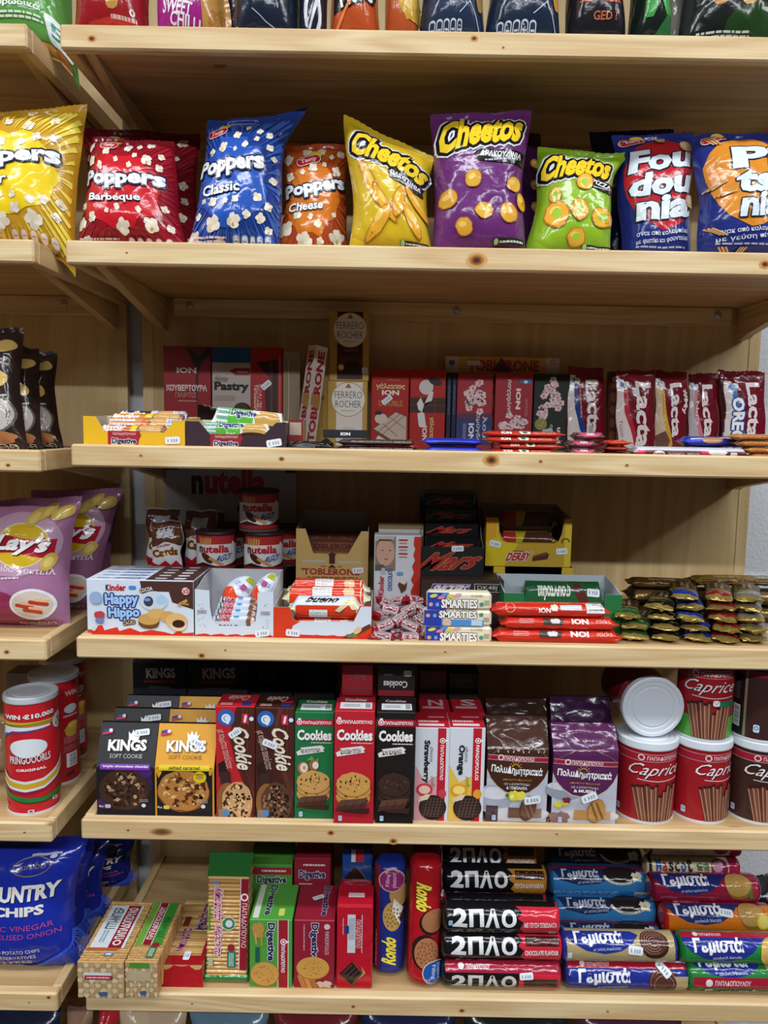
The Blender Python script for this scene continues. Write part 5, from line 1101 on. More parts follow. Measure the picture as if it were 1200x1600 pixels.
for i, (px, py, Y, rz, ry, up) in enumerate(mini):
    Xm, Zm = at(px, py, Y)
    roll('mini_chocolate_bar', 'small red and silver wrapped chocolate in the heap, ' + where[i], 'mini chocolate', (Xm, Y, max(Zm - .0075, S4 + .0005)), .036, .0095, .0075, 2.8, '8a1a24', g_min, 'foil', 'fin', .006, (0, ry, rz), 'heap of mini chocolates', a0=-60, a1=120, wr=.001, seed=i, ns=20)
# candy tubes
def g_sma(full):
    def f(g):
        g.R(0.002, .01, .2, .99, '2a3a9c'); g.P([(.2, .01), (.3, .01), (.26, .5), (.34, .99), (.2, .99)], '2a3a9c')
        y0, y1 = (.1, .62) if full else (.5, .96)
        g.T_('SMARTIES', .22, y0, .78, y1, 'ece8e4', b=.05, ol=('3a2418', .0009)); g.RR(.06, .3 if full else .65, .06, .22, 'c8a08a', r=.4); g.RR(.16, .3 if full else .65, .05, .22, '7a9ad0', r=.3)
        if full:
            for x, y, c in ((.1, .8, 'd0cc5a'), (.22, .72, 'd87a9a'), (.36, .8, 'd8c83a'), (.47, .86, 'd8a0b8'), (.28, .9, '5a8ad0')): g.E(x, y, .06, .1, c, 14)
            g.T_('IN PAPER', .68, .78, .86, .9, 'a0703a', b=.0)
        else: g.P([(.26, .02), (.88, .02), (.88, .42), (.26, .42)], '4a8ac8'); g.RR(.34, .22, .12, .4, 'd8b0a0'); g.R(.7, .06, .86, .4, 'b8cce0')
        g.E(.84, .35 if full else .75, .03, .12, '4a8a6a', bump=.2); g.tiny(.88, .3, .96, .6, 3, '8a8060')
    return f
zz = S4
for i, (lb, ya) in enumerate((('bottom white candy tube of the three in front of the dark carton', 978.5), ('middle white candy tube, its blue side half turned up', 953.5), ('top white candy tube of the three stacked ones', 926))):
    h = zat(715, ya, .026) - zz
    carton('candy_tube', lb, 'candy tube', 4, 664 + (i == 1) * -2 + (i == 2) * 3, 768, 0, .026 + .001 * i, .026, 'ded6bc', g_sma(i != 1), z=zz, h=h - .0004, c=.004); zz += h
carton('small_box', 'small black box end between the candy tubes and the red bars', 'sweet box', 4, 768, 782, 972, .062, .02, '1c1a1c', lambda g: g.T_('g', .3, .3, .7, .6, 'c8c8c8'))
# green tray and red sticks
tray('bar_tray', 'green cardboard tray with a white inside, holding chocolate bars', 4, 786, 969, .078, .1, [(0, 0), (1, 0), (1, .07), (.86, .07), (.855, .03), (.17, .03), (.165, .07), (0, .07)], [(0, .07), (1, .083)], .083, '1f6a38', 'b9c4cc', None)
def g_fou(g): g.T_('φουντούκι', .2, .42, .58, .66, 'd8e0d4', rot=180, b=.05); g.P([(.6, .6), (.66, .7), (.84, .3), (.74, .25)], '5a2c24'); g.sticker(.84, .52, .021, .01, -3)
def g_amp(g): g.T_('αμυγδάλου', .45, .3, .88, .62, 'f0d8dc', b=.04); g.E(.24, .5, .12, .16, 'd8b8c8', bump=.3)
bar('chocolate_bar', 'pink almond bar in the green tray', 4, 816, 944, 0, .083, .017, .021, 'c23246', g_amp, z=S4 + .0015, n=3, seed=3)
bar('chocolate_bar', 'green hazelnut bar in the green tray', 4, 812, 948, 0, .121, .019, .0385, '1f5a34', g_fou, z=S4 + .0015, n=2.6, seed=4)
def g_ion(v):
    def f(g):
        if v == 0: g.barcode(.8, .3, .95, .72); g.R(.58, .42, .76, .62, 'c8ccd0'); g.T_('ION', .4, .3, .5, .5, 'e8e4e4', b=.08); g.E(.53, .5, .03, .14, 'd0d8c8', bump=.2); g.ring(.16, .5, .04, .2, .001, 'e0b0a8'); g.line([(.18, .5), (.4, .5)], .0008, 'e0a098')
        else: g.T_('ION', .6, .4, .74, .62, 'eee8e8', b=.1, rot=0 if v == 1 else 180); g.T_('sticks', .8, .44, .92, .62, 'e8b8b0', b=.0); g.P([(.36, .35), (.52, .35), (.54, .6), (.36, .64)], '4a3a30'); g.E(.46, .5, .04, .1, 'c8ccd0', bump=.2); g.tiny(.16, .4, .28, .6, 3, 'd89890')
        g.line([(.05, .7), (.95, .74)], .0012, 'e8988a')
    return f
for i, (lb, x0, x1, z, Y, rz, v) in enumerate((('lowest red chocolate stick pack at the lip', 770, 973, 0, .027, 0, 2), ('second red chocolate stick pack', 782, 968, .0215, .028, 0, 1), ('topmost red chocolate stick pack with a barcode', 767, 954, .041, .03, 1, 0))):
    bar('chocolate_bar', lb, 4, x0, x1, 0, Y, .0165, .0105 if i != 1 else .0095, 'c82e1c', g_ion(v), z=S4 + z, n=2.6, rz=rz, seed=i + 11, wr=.0008)
# foil wafers: flat packs at the back and the loose gold and brown heap
for i, (lb, x0, x1, Y, z, c) in enumerate((('flat grey brown pack behind the green tray, lower', 896, 990, .2, .0, '4a4034'), ('flat grey brown pack behind the green tray, upper', 890, 970, .21, .018, '5a5040'))):
    bar('wafer_pack', lb, 4, x0, x1, 0, Y, .04, .0085 + .03 * (i == 0) * 0, c, lambda g: (g.R(.1, .2, .9, .36, 'b8bcc0'), g.tiny(.15, .5, .85, .8, 2, '2a241c')), cat='wafer pack', z=S4 + z, n=2.4, seed=i)
def g_gol(c, w='ΓΚΟΦΡΕΤΑ'):
    def f(g):
        g.R(.1, .0, .3, 1, c); g.R(.185, 0, .205, 1, 'd8d2b0'); g.R(.42, .1, .82, .9, '4a3626'); g.tiny(.46, .4, .78, .6, 2, 'c8b890'); g.R(.34, .68, .8, .76, '8a7a40')
    return f
cols = ['2b6a34', '1c1a18', '1f3fae', 'a8202c', '8a8a90']
wn = ('green banded', 'black banded', 'blue banded', 'red banded', 'grey banded'); ln = ('bottom', 'second', 'third', 'fourth', 'fifth')
for c, (px, n) in enumerate(((1006, 3), (1052, 4), (1103, 5), (1150, 5), (1196, 5))):
    for k in range(n):
        j = random.Random(c * 10 + k); L = .125
        an = 62 + j.random() * 12; Yc = .036 + L / 2 * math.sin(R(an)) + j.random() * .01 + k * .004; z = S4 + .0003 + k * .0155; X = xat(px - 12 + j.random() * 10 - 5 - k * 2, .035, z) + L / 2 * math.cos(R(an)) - .012
        roll('wafer_bar', 'gold and brown foil wafer bar, %s band, %s layer of the heap' % (wn[c], ln[k]), 'wafer bar', (X + .012, Yc, z), L, .0205, .0076, 2.2, 'a08a48', g_gol(cols[c]), 'gold', 'fin', .016, (j.random() * 8 - 4, 0, an), None, a0=-30, a1=210, wr=.0014, seed=c * 7 + k, ns=24)
for i, (lb, x0, x1, Y, z, rz, c) in enumerate((('long gold and brown bar lying across the back of the heap, left', 985, 1090, .175, .06, -4, '6a4c20'), ('long gold bar lying across the back of the heap, right', 1085, 1192, .18, .066, 3, '9a7c30'), ('dark grey and white edged bar across the middle of the heap', 1080, 1160, .205, .06, 2, '3c3a36'), ('pale grey edged bar at the right end behind the heap', 1160, 1240, .2, .062, -3, '5a605c'))):
    bar('wafer_bar', lb, 4, x0, x1, 0, Y, .018, .0085, c, lambda g: (g.R(.1, .3, .9, .5, '5a3a20'), g.tiny(.3, .55, .7, .75, 1, 'c8b078'), g.line([(.1, .3), (.9, .32)], .001, 'd8cc8a')), cat='wafer bar', z=S4 + z, n=2.3, fin='gold' if i < 2 else 'foil', rz=rz, seed=i + 4, wr=.001)
for i in range(6):
    a = ('lower left', 'lower middle', 'lower right', 'upper left', 'upper middle', 'upper right')[i]
    bar('wafer_bar', 'brown foil wafer bar in the back rank under the long gold bars, ' + a, 4, 985 + (i % 3) * 82, 1062 + (i % 3) * 82, 0, .178, .028, .0145, '4e3c24', lambda g: g.R(.1, .3, .9, .6, '8a7040'), cat='wafer bar', z=S4 + (i // 3) * .0295, n=2.4, fin='gold', seed=i)
# ================================================================ shelf 5: cartons and tins
S5 = zs(5)
L5 = S5 - .007
# left-hand shelf: crisp tubes
def g_tube(back):
    def f(g):
        if not back:
            g.P([(.1, .8), (.9, .8), (.9, .83), (.1, .84)], 'c9a428'); g.line([(.12, .8), (.5, .815), (.85, .81)], .002, '3a7a3a')
            g.P([(.18, .68), (.3, .755), (.62, .77), (.62, .79), (.2, .795)], 'd8dde4'); g.P([(.18, .66), (.2, .72), (.62, .76), (.62, .765), (.3, .745)], '2a4a94')
            g.T_('WIN €10.000', .22, .865, .66, .91, 'e8e4e4', b=.06, sh=('2a1416', .0006, -.0008), tilt=2)
            g.C_(.72, .79, .014, 'ccd6e0', n=26); g.C_(.725, .805, .0038, 'b02a30', n=5); g.C_(.69, .765, .003, 'c0982a', n=5); g.C_(.755, .765, .003, '2a3a5a', n=5); 
            for a in range(5): g.line([(.725 + .02 * math.cos(a * 1.256), .805 + .02 * math.sin(a * 1.256)), (.725 + .05 * math.cos(a * 1.256), .795 + .055 * math.sin(a * 1.256))], .0006, '6a7a94')
            g.E(.43, .6, .155, .085, 'dde4ea', n=28)
            g.T_('PRINGOOORLS', .27, .46, .61, .53, 'e4e0e0', b=.02, tilt=2, sh=('4a0c12', .0006, -.0008)); g.T_('ORIGINAL', .33, .39, .57, .415, 'e8e0dc', b=.04, tilt=1)
            for c, o, t in (('17161a', .012, .0025), ('d4d8de', .0, .008), ('c9a428', -.03, .01), ('d8dce2', -.065, .005), ('8a1a4a', -.085, .004)):
                g.line([(.16, .36 + o), (.25, .3 + o), (.4, .275 + o), (.55, .29 + o), (.68, .35 + o), (.8, .44 + o)], t, c)
            g.line([(.16, .22), (.25, .16), (.4, .12), (.55, .11), (.8, .16)], .009, '1f7a3a'); g.line([(.16, .2), (.25, .135), (.4, .1), (.55, .09), (.8, .14)], .0015, '17301c')
            for x, y in ((.64, .085), (.44, .02), (.2, .06)): g.RR(x, y, .05, .03, 'd8c8c8'); g.RR(x, y, .025, .015, '7a3a44')
        else:
            g.E(.66, .72, .07, .045, 'c9ced4'); g.T_('WIN', .6, .85, .74, .9, 'c8b4b4'); g.E(.66, .5, .07, .06, 'c9a03a', bump=.15); g.E(.68, .56, .06, .03, 'd8b85a'); g.tiny(.58, .38, .76, .45, 6, 'b87a7e'); g.tiny(.58, .3, .76, .36, 5, 'a86a6e'); g.barcode(.6, .14, .72, .28, 1); g.RR(.64, .07, .08, .04, '3a2a2a'); g.tiny(.58, .64, .74, .67, 1, 'c8b8b8')
    return f
for lb, px, Y, top, back, r in (('front red crisp tube with white lettering and a football', 51, .072, 1092, 0, .0405), ('second red crisp tube, behind the front one with its barcode showing', 86, .172, 1063, 1, .0405), ('third red crisp tube, mostly hidden at the back', 100, .268, 1050, 1, .0405)):
    h = zat(45, top, .032) - L5 if not back else hcan
    hcan = h; X = xat(px, Y, L5 + h / 2)
    can('crisp_tube', lb, 'crisp tube', X, Y, L5, r, h, 'c4202a' if not back else 'b01c26', g_tube(back), lid='b9bec6', lidh=.01, lidover=.0016, yaw=34 if not back else 21)
bag('snack_bag', 'tan snack bag half out of view at the left edge, behind the crisp tubes', 5, -70, 22, (-66, 1130), (20, 1132), .17, .03, 'a88a68', lambda g: [g.E(.5 + .1 * i, .3 + .1 * i, .1, .03, 'c4a67c', 30 * i) for i in range(4)], seed=101, z=L5, detail=.007)
carton('small_box', 'grey box at the back of the left-hand tube shelf', 'box', 5, 14, 62, 1052, .24, .05, '8a8490', None, z=L5)
# soft cookie cartons with a sloping upper front
hk = zat(200, 1129, .055) - S5
def prof(): return [(0, 0), (0, hk * .56), (.029, hk), (.036, hk), (.06, hk * .56), (.06, 0)]
def g_kings(v):
    bg, nm, strip, st, ck, ch = (('1d1c22', 'ece8e6', '7a3aa8', 'triple chocolate chunks', '3e2820', ['2a1812', '54382c', '301c15', 'a8845c', '5c4034', '24130e']), ('d89a22', 'ece8e0', 'd8c020', 'salted caramel', 'b0783c', ['5a3018', 'd8aa68', 'c08a4a', '4a2412', '8a5224', 'e2bc80']))[v]
    def f(g):
        g.ky = .92
        g.R(.03, -.08, .97, .56, '1c1a1f' if v else '1d1c22')
        if v: g.P([(0, .56), (1, .56), (.98, .5), (.95, .42), (.92, .42), (.9, .52), (.5, .53), (.14, .5), (.1, .42), (.06, .38), (.02, .48)], bg)
        else: g.E(.76, .43, .2, .1, '4a2468', bump=.1); g.E(.12, .06, .11, .07, '3e1f58', bump=.05); g.E(.9, .3, .07, .1, '34204a', bump=.1)
        g.cookie(.48, .235, .43, .245, ck, ch, 110, 3 + v, edge='2a1a14' if not v else '7a4a22', chip=.085)
        for q in range(5): a = q * 1.3 + .4; g.E(.47 + .26 * math.cos(a), .24 + .14 * math.sin(a), .04, .02, 'b8946c' if not v else '4a2412', a * 50, bump=.3, seed=q)
        g.RR(.5, .505, .86, .06, strip, r=.25); g.T_(st, .12 if not v else .24, .49, .9 if not v else .76, .522, 'e6dcec' if not v else '2a1c10', b=.02)
        if v: g.C_(.76, .4, .0105, 'd8c020', n=26); g.E(.76, .4, .07, .025, 'c08a30'); g.T_('NEW!', .68, .425, .84, .445, '4a3010')
        g.T_('SOFT COOKIE', .22, .6, .78, .645, 'd8d4d2' if not v else '2a1c10', b=-.012)
        g.T_('KINGS', .17, .68, .84, .81, nm, b=.045, tilt=1, sh=('2a2018', .0008, -.001))
        g.P([(.52, .8), (.5, .9), (.55, .87), (.58, .92), (.62, .87), (.66, .92), (.68, .86), (.72, .88), (.68, .8)], nm)
        g.RR(.14, .9, .16, .05, '2a2f7a', 12); g.RR(.14, .88, .18, .025, 'c02838', 12); g.C_(.19, .91, .003, 'd8dce8')
        g.T_('4x', .04, .02, .13, .05, 'e0dcdc', b=0); g.RR(.2, .035, .1, .045, 'c8a8d0' if not v else 'd8c060'); g.C_(.82, .05, .0035, 'd4d8dc'); g.tiny(.74, .09, .9, .13, 3, '8a8a92')
        if v: g.sticker(.68, .8, .022, .011, -24)
        else: g.sticker(.74, .9, .024, .01, 8)
    return f
for r in range(3):
    for v in range(2):
        x0, x1 = ((152, 242), (243, 335))[v]
        Xc, w_ = place(x0, x1, .026, S5)
        a, b = [proj(Xc + q * w_ / 2, .026 + .063 * r, S5)[0] for q in (-1, 1)]
        pathbox('cookie_carton', '%s soft cookie carton with a sloping front, %s row' % (('black and purple', 'orange and black')[v], ('front', 'second', 'third')[r]), 'cookie carton', 5, a, b, .026 + .063 * r, prof(), ('1d1c22', 'd89a22')[v], g_kings(v), side=('17161b', '1c1a1f')[v])
for i, (x0, x1) in enumerate(((208, 291), (293, 387))):
    carton('cookie_carton', ('left', 'right')[i] + ' black cookie carton lying on top of the cookie cartons, under the shelf', 'cookie carton', 5, x0, x1, 1036, .185, .1, '1a191d', lambda g: (g.T_('KINGS', .25, .52, .8, .85, 'a8a4a2', b=.04, tilt=2), g.RR(.5, .42, .6, .08, '7a3038'), g.tiny(.3, .2, .7, .3, 2, '5a5458')), z=S5 + hk + .0005)
# tall cookie cartons
def carton5(label, x0, x1, yt, d, col, gf, gt=None, Y=.026, z=None, **k): return carton('cookie_carton', label, 'cookie carton', 5, x0, x1, yt, Y, d, col, gf, gt, z=z, **k)
def g_ck(v):
    a, ck, ch = (('b82428', 'c89c6a', ['3a2018', 'e0bc8c', '5a3420', 'd2a878', '2c1812']), ('3a1c18', '5a3a2c', ['2a1812', '8a6450', '3a2018', 'a07a60', '24120e']))[v]
    def f(g):
        g.P([(.998, .002), (.998, .998), (.55, .998), (.42, .86), (.36, .7), (.5, .5), (.72, .3), (.9, .12), (.93, .002)], '4a221c')
        if v: g.P([(.6, .998), (.5, .86), (.46, .7), (.6, .5), (.8, .3), (.96, .12), (.96, .2), (.85, .36), (.66, .56), (.56, .74), (.62, .9), (.7, .998)], '5e3024')
        else: g.line([(.52, .98), (.42, .84), (.38, .7), (.52, .5), (.74, .3), (.9, .12)], .0016, '7a1a1c')
        for q in range(3): g.line([(.72 + q * .1, .99), (.62 + q * .1, .8), (.66 + q * .08, .6), (.84 + q * .05, .36), (.96 + q * .01, .2)], .0008, '6e3a2a')
        g.C_(.27, .9, .0135, '2a62b0', n=26); g.ring(.27, .895, .12, .04, .0032, 'dfe6ee'); g.C_(.28, .895, .0035, 'dfe6ee'); g.RR(.3, .862, .1, .03, 'dfe6ee', -40)
        g.P(g.rot(.76, .895, [(-.1, -.04), (.06, -.05), (.1, .04), (-.06, .05)], 10), 'c0283a'); g.RR(.76, .895, .2, .02, 'e8d8dc', 80); g.RR(.92, .895, .12, .05, '1f2f7a'); g.C_(.92, .895, .0035, 'd8e0ec')
        g.T_('Cookie', .48, .43, .9, .82, 'e2d6c0', rot=-90, tilt=7, b=.03, shear=.12, sh=('2a100c', .001, -.0012)); g.T_('με κομμάτια σοκολάτας', .12, .44, .36, .8, 'd8b8a8', rot=-90, tilt=13, b=-.005)
        g.P(g.rot(.2, .43, [(-.14, .06), (.02, .09), (.14, -.04), (.02, -.09), (-.12, -.05)], 0), '2c1a18'); g.P(g.rot(.24, .37, [(-.16, .03), (.1, .06), (.18, -.04), (-.08, -.07)], -10), '3c2622')
        g.E(.3, .15, .28, .17, '8a5c34'); g.cookie(.55, .14, .4, .19, ck, ch, 120, 11 + v, chip=.085)
        g.sticker(.5, .77, .021, .011, 35) if not v else g.sticker(.38, .68, .024, .0115, -22); g.R(.06, .01, .3, .08, '8a7a70'); g.C_(.28, .045, .005, '4a86c4')
    return f
def g_ckt(g): g.T_('Cookie', .2, .5, .75, .9, 'd8c0b0', rot=180, shear=.2); g.RR(.76, .25, .24, .3, '2a2f7a'); g.RR(.78, .45, .3, .16, 'c02838'); g.tiny(.1, .1, .4, .3, 2, 'd8a8a0')
carton5('red and brown tall cookie carton with a blue round emblem', 338, 398, 1104, .056, 'b8242c', g_ck(0), g_ckt, mats={'right': '5a2620'})
carton5('dark brown tall cookie carton with a blue round emblem', 399, 459, 1106, .056, '43201c', g_ck(1), g_ckt)
def g_cks(bg, ck, ch, flav, nuts=0, edge=None):
    def f(g):
        g.papa(.01, .875, .99, .935, t='ΠΑΠΑΔΟΠΟΥΛΟ', col='a81c2c' if bg != 'b8202e' else 'b8202e', edge=None)
        g.T_('Cookies', .06, .74, .95, .84, 'ece8e6', b=.05, sh=('1a1214', .0007, -.0009)); g.tiny(.42, .71, .95, .73, 1, 'd0a8a8' if bg != '1e1716' else 'c8c4c0')
        g.P(g.rot(.4, .645, [(-.34, -.035), (.36, -.02), (.33, 0), (.38, .012), (.3, .04), (-.25, .035), (-.22, .02), (-.36, .0)], 6), 'dcd8d6'); g.T_(flav, .16, .625, .66, .665, '4a2a2a', tilt=6, b=.03)
        if nuts:
            g.P([(.3, .55), (.45, .6), (.5, .56)], '6a9a3a'); g.P([(.45, .52), (.62, .58), (.56, .48)], '7aa848'); g.E(.22, .48, .14, .06, 'b06a44'); g.E(.24, .485, .1, .045, 'e2d4c4'); g.E(.25, .485, .04, .02, 'b8946c'); g.E(.5, .51, .12, .055, 'a85a3c'); g.E(.54, .51, .08, .035, 'e2d8cc')
        for q, (y, s) in enumerate(((.24, 5), (.3, 6), (.36, 7))): g.cookie(.49, y, .42, .105 if q == 2 else .085, ck, ch, 34 if q == 2 else 20, s, edge=edge, chip=.07)
        g.P(g.rot(.46, .17, [(-.42, -.05), (.3, -.03), (.42, .05), (-.3, .04)], 2), '4a2e24'); g.P(g.rot(.46, .185, [(-.38, -.02), (.3, .0), (.4, .05), (-.28, .035)], 2), '5e3e30')
        for x in (.26, .46, .66): g.line([(x, .15), (x + .08, .21)], .0008, '3a2018')
        g.P([(.14, .13), (.9, .15), (.88, .1), (.3, .11)], '3a221a'); g.seal(.17, .055, .0038)
    return f
def g_ckst(g): g.T_('Cookies', .22, .74, .78, .94, 'e4dedc', b=.04); g.R(.12, .16, .92, .64, 'd4d8dc'); g.barcode(.7, .2, .9, .6, 1); g.tiny(.2, .3, .62, .5, 2, '8a9098')
NOR = ['4a2a18', '7a4a28', 'dcb476', '3a2012', 'b88a4c']; DRK = ['2c1a14', '543a30', '1e100c', '4a3228', '60463a']
carton5('green cookie carton with hazelnuts above the cookie stack', 460, 520, 1113, .056, '1f7040', g_cks('1f7040', 'c89a58', NOR, 'ΜΕ ΦΟΥΝΤΟΥΚΙΑ', 1, 'a87838'), g_ckst)
carton5('plain red cookie carton standing on the shelf lip', 521, 583, 1111, .058, 'b8202e', g_cks('b8202e', 'c8964e', NOR, 'ΚΛΑΣΙΚΗ ΓΕΥΣΗ', 0, 'a87434'), g_ckst, Y=.002, z=lip(5) + .0004)
carton5('black cookie carton with dark cocoa cookies, right of the red one', 586, 645, 1113, .058, '1e1716', g_cks('1e1716', '3c2820', DRK, 'ΚΑΙ ΚΑΚΑΟ', 0, '2a1a14'), g_ckst, Y=.004, z=lip(5) + .0004)
h6 = zat(550, 1090, .066) - S5
for i, (x0, x1, c, yt) in enumerate(((528, 584, '8e1a26', 1090), (590, 646, '1e1716', 1090))):
    carton5(('red', 'black')[i] + ' cookie carton in the second row, hidden behind the %s one' % ('plain red', 'black front')[i], x0, x1, yt, .056, c, None, Y=.068)
    T = carton5(('red cookie carton lying on top, end towards the front', 'black cookie carton lying on top, upside-down lettering on its end')[i], x0 + (6 if i == 0 else 0), x1 + (-2 if i == 0 else 2), 1039, .16, c, (lambda g: (g.T_('Cookies', .2, .5, .8, .75, '8a3a40', rot=90), g.tiny(.2, .1, .8, .3, 2, '7a3038'))) if i == 0 else (lambda g: (g.R(.02, .02, .98, .2, '8a1a28'), g.T_('Cookies', .15, .28, .8, .5, 'c8c4c4', rot=180, b=.03), g.RR(.8, .74, .22, .18, 'b0b4a8'), g.tiny(.15, .65, .4, .75, 1, '7a7472'))), Y=.072, z=S5 + zat(600, 1090, .068) - S5 + .0006)
def g_soft(v):
    nm, tone, fr = (('Strawberry', 'd89aa2', 'c83a4a'), ('Orange', 'e0b84a', 'e09a2a'))[v]
    def f(g):
        g.R(.02, .01, .98, .33, tone); g.P([(.02, .33), (.7, .33), (.7, .5), (.3, .42), (.02, .6)], tone)
        g.R(.66, .002, .998, .998, 'b81c2c'); g.R(.9, .002, .998, .998, 'd0d4dc')
        g.papa(.69, .42, .89, .92, -90, None, 'ΠΑΠΑΔΟΠΟΥΛΟ' if v == 0 else 'PAPADOPOULOS', None)
        g.T_(nm, .22, .41 if v == 0 else .5, .44, .87 if v == 0 else .82, '1d1b20', rot=-90, b=.05); g.T_('choco', .44, .64, .54, .8, '5a3a3a', rot=-90, b=.0); g.T_('soft', .48, .37, .6, .48, '2a8a6a', rot=-90, b=.0, shear=.2)
        g.E(.3, .34, .24, .07, fr, bump=.04); g.E(.3, .34, .17, .045, 'e8c0b0' if v == 0 else 'f0d878'); g.E(.82, .3, .12, .05, fr); g.P([(.1, .24), (.4, .3), (.42, .26), (.14, .2)], 'e0ccb4')
        g.E(.55, .15, .4, .135, '231a1a', n=30); g.E(.55, .155, .37, .12, '2f2222', n=30)
        for q in range(-3, 4): g.line([(.55 + q * .1 - .06, .155 - .1), (.55 + q * .1 + .06, .155 + .1)], .0011, '6a5248') if abs(q) < 3 else None; g.line([(.22, .15 + q * .03), (.88, .15 + q * .034)], .0009, '5a443c')
        g.P([(.14, .26), (.5, .3), (.4, .24), (.2, .22)], 'dcc8ae')
    return f
def g_sot(g): g.tiny(.1, .3, .7, .5, 1, 'e0c0c4'); g.R(.1, .1, .85, .24, 'e0d8dc'); g.tiny(.4, .6, .9, .75, 1, 'd8a8b0')
for i, (x0, x1) in enumerate(((646, 699), (699, 754))):
    w1 = ('strawberry', 'orange')[i]
    carton5('white and red %s biscuit carton with a half dipped biscuit' % w1, x0, x1, 1137, .066, 'd0d4dc', g_soft(i), lambda g: (g.R(.01, .01, .99, .99, 'b81c2c'), g_sot(g)), mats={'left': 'b81c2c'})
    a, b = (x0 + 7 - i * 1, x1 + (2 - i * 3))
    carton5('second red topped carton behind the %s biscuit carton' % w1, a, b, 1114, .066, 'b01c2a', None, lambda g: (g.R(.1, .3, .8, .45, 'c8a0a6'), g.T_('N' if i == 0 else 'S', .3, .5, .8, .95, 'c8a8ac')), Y=.0935)
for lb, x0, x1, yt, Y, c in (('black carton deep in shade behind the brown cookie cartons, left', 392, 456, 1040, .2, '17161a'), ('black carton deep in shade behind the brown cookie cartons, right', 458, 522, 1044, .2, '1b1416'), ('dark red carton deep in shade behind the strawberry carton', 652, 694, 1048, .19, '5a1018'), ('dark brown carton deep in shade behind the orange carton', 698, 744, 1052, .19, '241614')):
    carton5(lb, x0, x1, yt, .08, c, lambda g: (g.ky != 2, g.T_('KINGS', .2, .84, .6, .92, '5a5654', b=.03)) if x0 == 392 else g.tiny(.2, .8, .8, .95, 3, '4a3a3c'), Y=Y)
# block bags with a folded top
hp = zat(805, 1112, .075) - S5
def g_pol(v):
    c, c2 = (('43281f', '5e473c'), ('552550', '6a3a66'))[v]
    def f(g):
        g.R(.004, .004, .996, .52, 'b9bccb')
        g.E(.12, .22, .3, .14, 'a4a8b8') if v == 0 else g.E(.2, .34, .3, .1, '8f98a4'); g.E(.15, .28, .26, .06, 'd0d3dc') if v == 0 else g.E(.2, .38, .28, .04, 'c8ccd2')
        g.E(.55, .08, .5, .07, 'cfd1da'); g.R(.004, .004, .2, .16, '4a3c44') if v == 0 else g.E(.12, .06, .16, .06, '8a6a6a', bump=.2)
        for q in range(16):
            pass
        g.P([(.004, .5), (.06, .42), (.16, .35), (.3, .29), (.5, .265), (.7, .29), (.84, .35), (.94, .42), (.996, .5), (.996, .7), (.004, .7)], 'c8b8a0'); g.P([(.004, .51), (.07, .425), (.17, .357), (.31, .299), (.5, .275), (.69, .299), (.83, .357), (.93, .425), (.996, .51), (.996, .7), (.004, .7)], c)
        g.P(g.rot(.5, .615, [(-.49, -.024), (.49, -.024), (.49, .024), (-.49, .024)], -2.5), 'd8c0c4'); g.P(g.rot(.5, .615, [(-.49, -.02), (.49, -.02), (.49, .02), (-.49, .02)], -2.5), '9c2038')
        g.T_('ΠΑΠΑΔΟΠΟΥΛΟ', .28, .598, .76, .632, 'e4d4d8', tilt=-2.5, b=.02); g.C_(.22, .625, .005, 'e4d4d8', n=12); g.C_(.22, .625, .003, '9c2038', n=12)
        g.ring(.5, .6, .47, .13, .0007, '8a7460', a0=10, a1=170)
        g.T_('ΠολυΔημητριακά', .07, .455, .9, .545, 'f0ecec', b=.03, tilt=-4); g.ring(.46, .54, .06, .03, .0012, 'd8a83a', a0=0, a1=180)
        for q in range(7): a = R(q * 30); g.line([(.46 + .07 * math.cos(a), .54 + .04 * math.sin(a)), (.46 + .1 * math.cos(a), .54 + .058 * math.sin(a))], .0007, 'd8a83a')
        g.T_('μπισκότα πρωινού', .26, .405, .72, .432, 'c8923a', tilt=-2, b=0); g.T_('ΜΕ 4 ΔΗΜΗΤΡΙΑΚΑ', .28, .365, .7, .388, 'd0c4c8', tilt=-2, b=0); g.T_('& ΣΟΚΟΛΑΤΑ' if v == 0 else '& MUESLI', .32, .325, .66, .355, 'e8e0e4', tilt=-2, b=.04)
        if v == 0: g.E(.44, .265, .08, .05, 'd8cc40', bump=.15); g.E(.56, .265, .07, .045, 'e0d450', bump=.15); g.E(.42, .26, .03, .02, 'f0e890'); g.E(.34, .27, .03, .02, '4a7a3a')
        else: g.E(.1, .2, .06, .03, 'd0c838'); g.E(.2, .22, .05, .03, 'c8c040'); g.E(.22, .25, .06, .03, '7a2a3a', bump=.2)
        ck = ('6a4838', 'b88a50')[v]
        for q in range(6): g.RR(.52 if v == 0 else .5, .06 + q * .018, .32, .015, ck, r=.5); g.RR(.84, .06 + q * .016, .14, .012, ('8a6a54', 'c89a60')[v], r=.5)
        g.E(.68, .15, .135, .125, ('4a3026', '9a6c34')[v], -10, n=28); g.E(.69, .152, .125, .115, ck, -10, n=28)
        for q in range(14): a = q / 13; g.E(.6 + .1 * a, .22 - .15 * a, .016, .008, ('8a6a56', '7a5020')[v], n=6); g.E(.68 + .1 * a, .23 - .15 * a, .016, .008, ('8a6a56', '7a5020')[v], n=6)
        g.seal(.13, .06, .004); g.sticker(.74 if v == 0 else .56, .24 if v == 0 else .29, .026, .013, 8 if v == 0 else 24)
    return f
def pbag(label, x0, x1, Y, v, full=True, dz=0, dark=None):
    c = ('43281f', '552550')[v]
    return pathbox('biscuit_bag', label, 'biscuit bag', 5, x0, x1, Y, [(0, 0), (0, hp * .72), (.03, hp + dz), (.042, hp + dz - .002), (.075, hp * .72), (.075, 0)], dark or c, g_pol(v) if full else None, fin='foil', side=dark or c, part='bag', bulge=.003, crease=.0016)
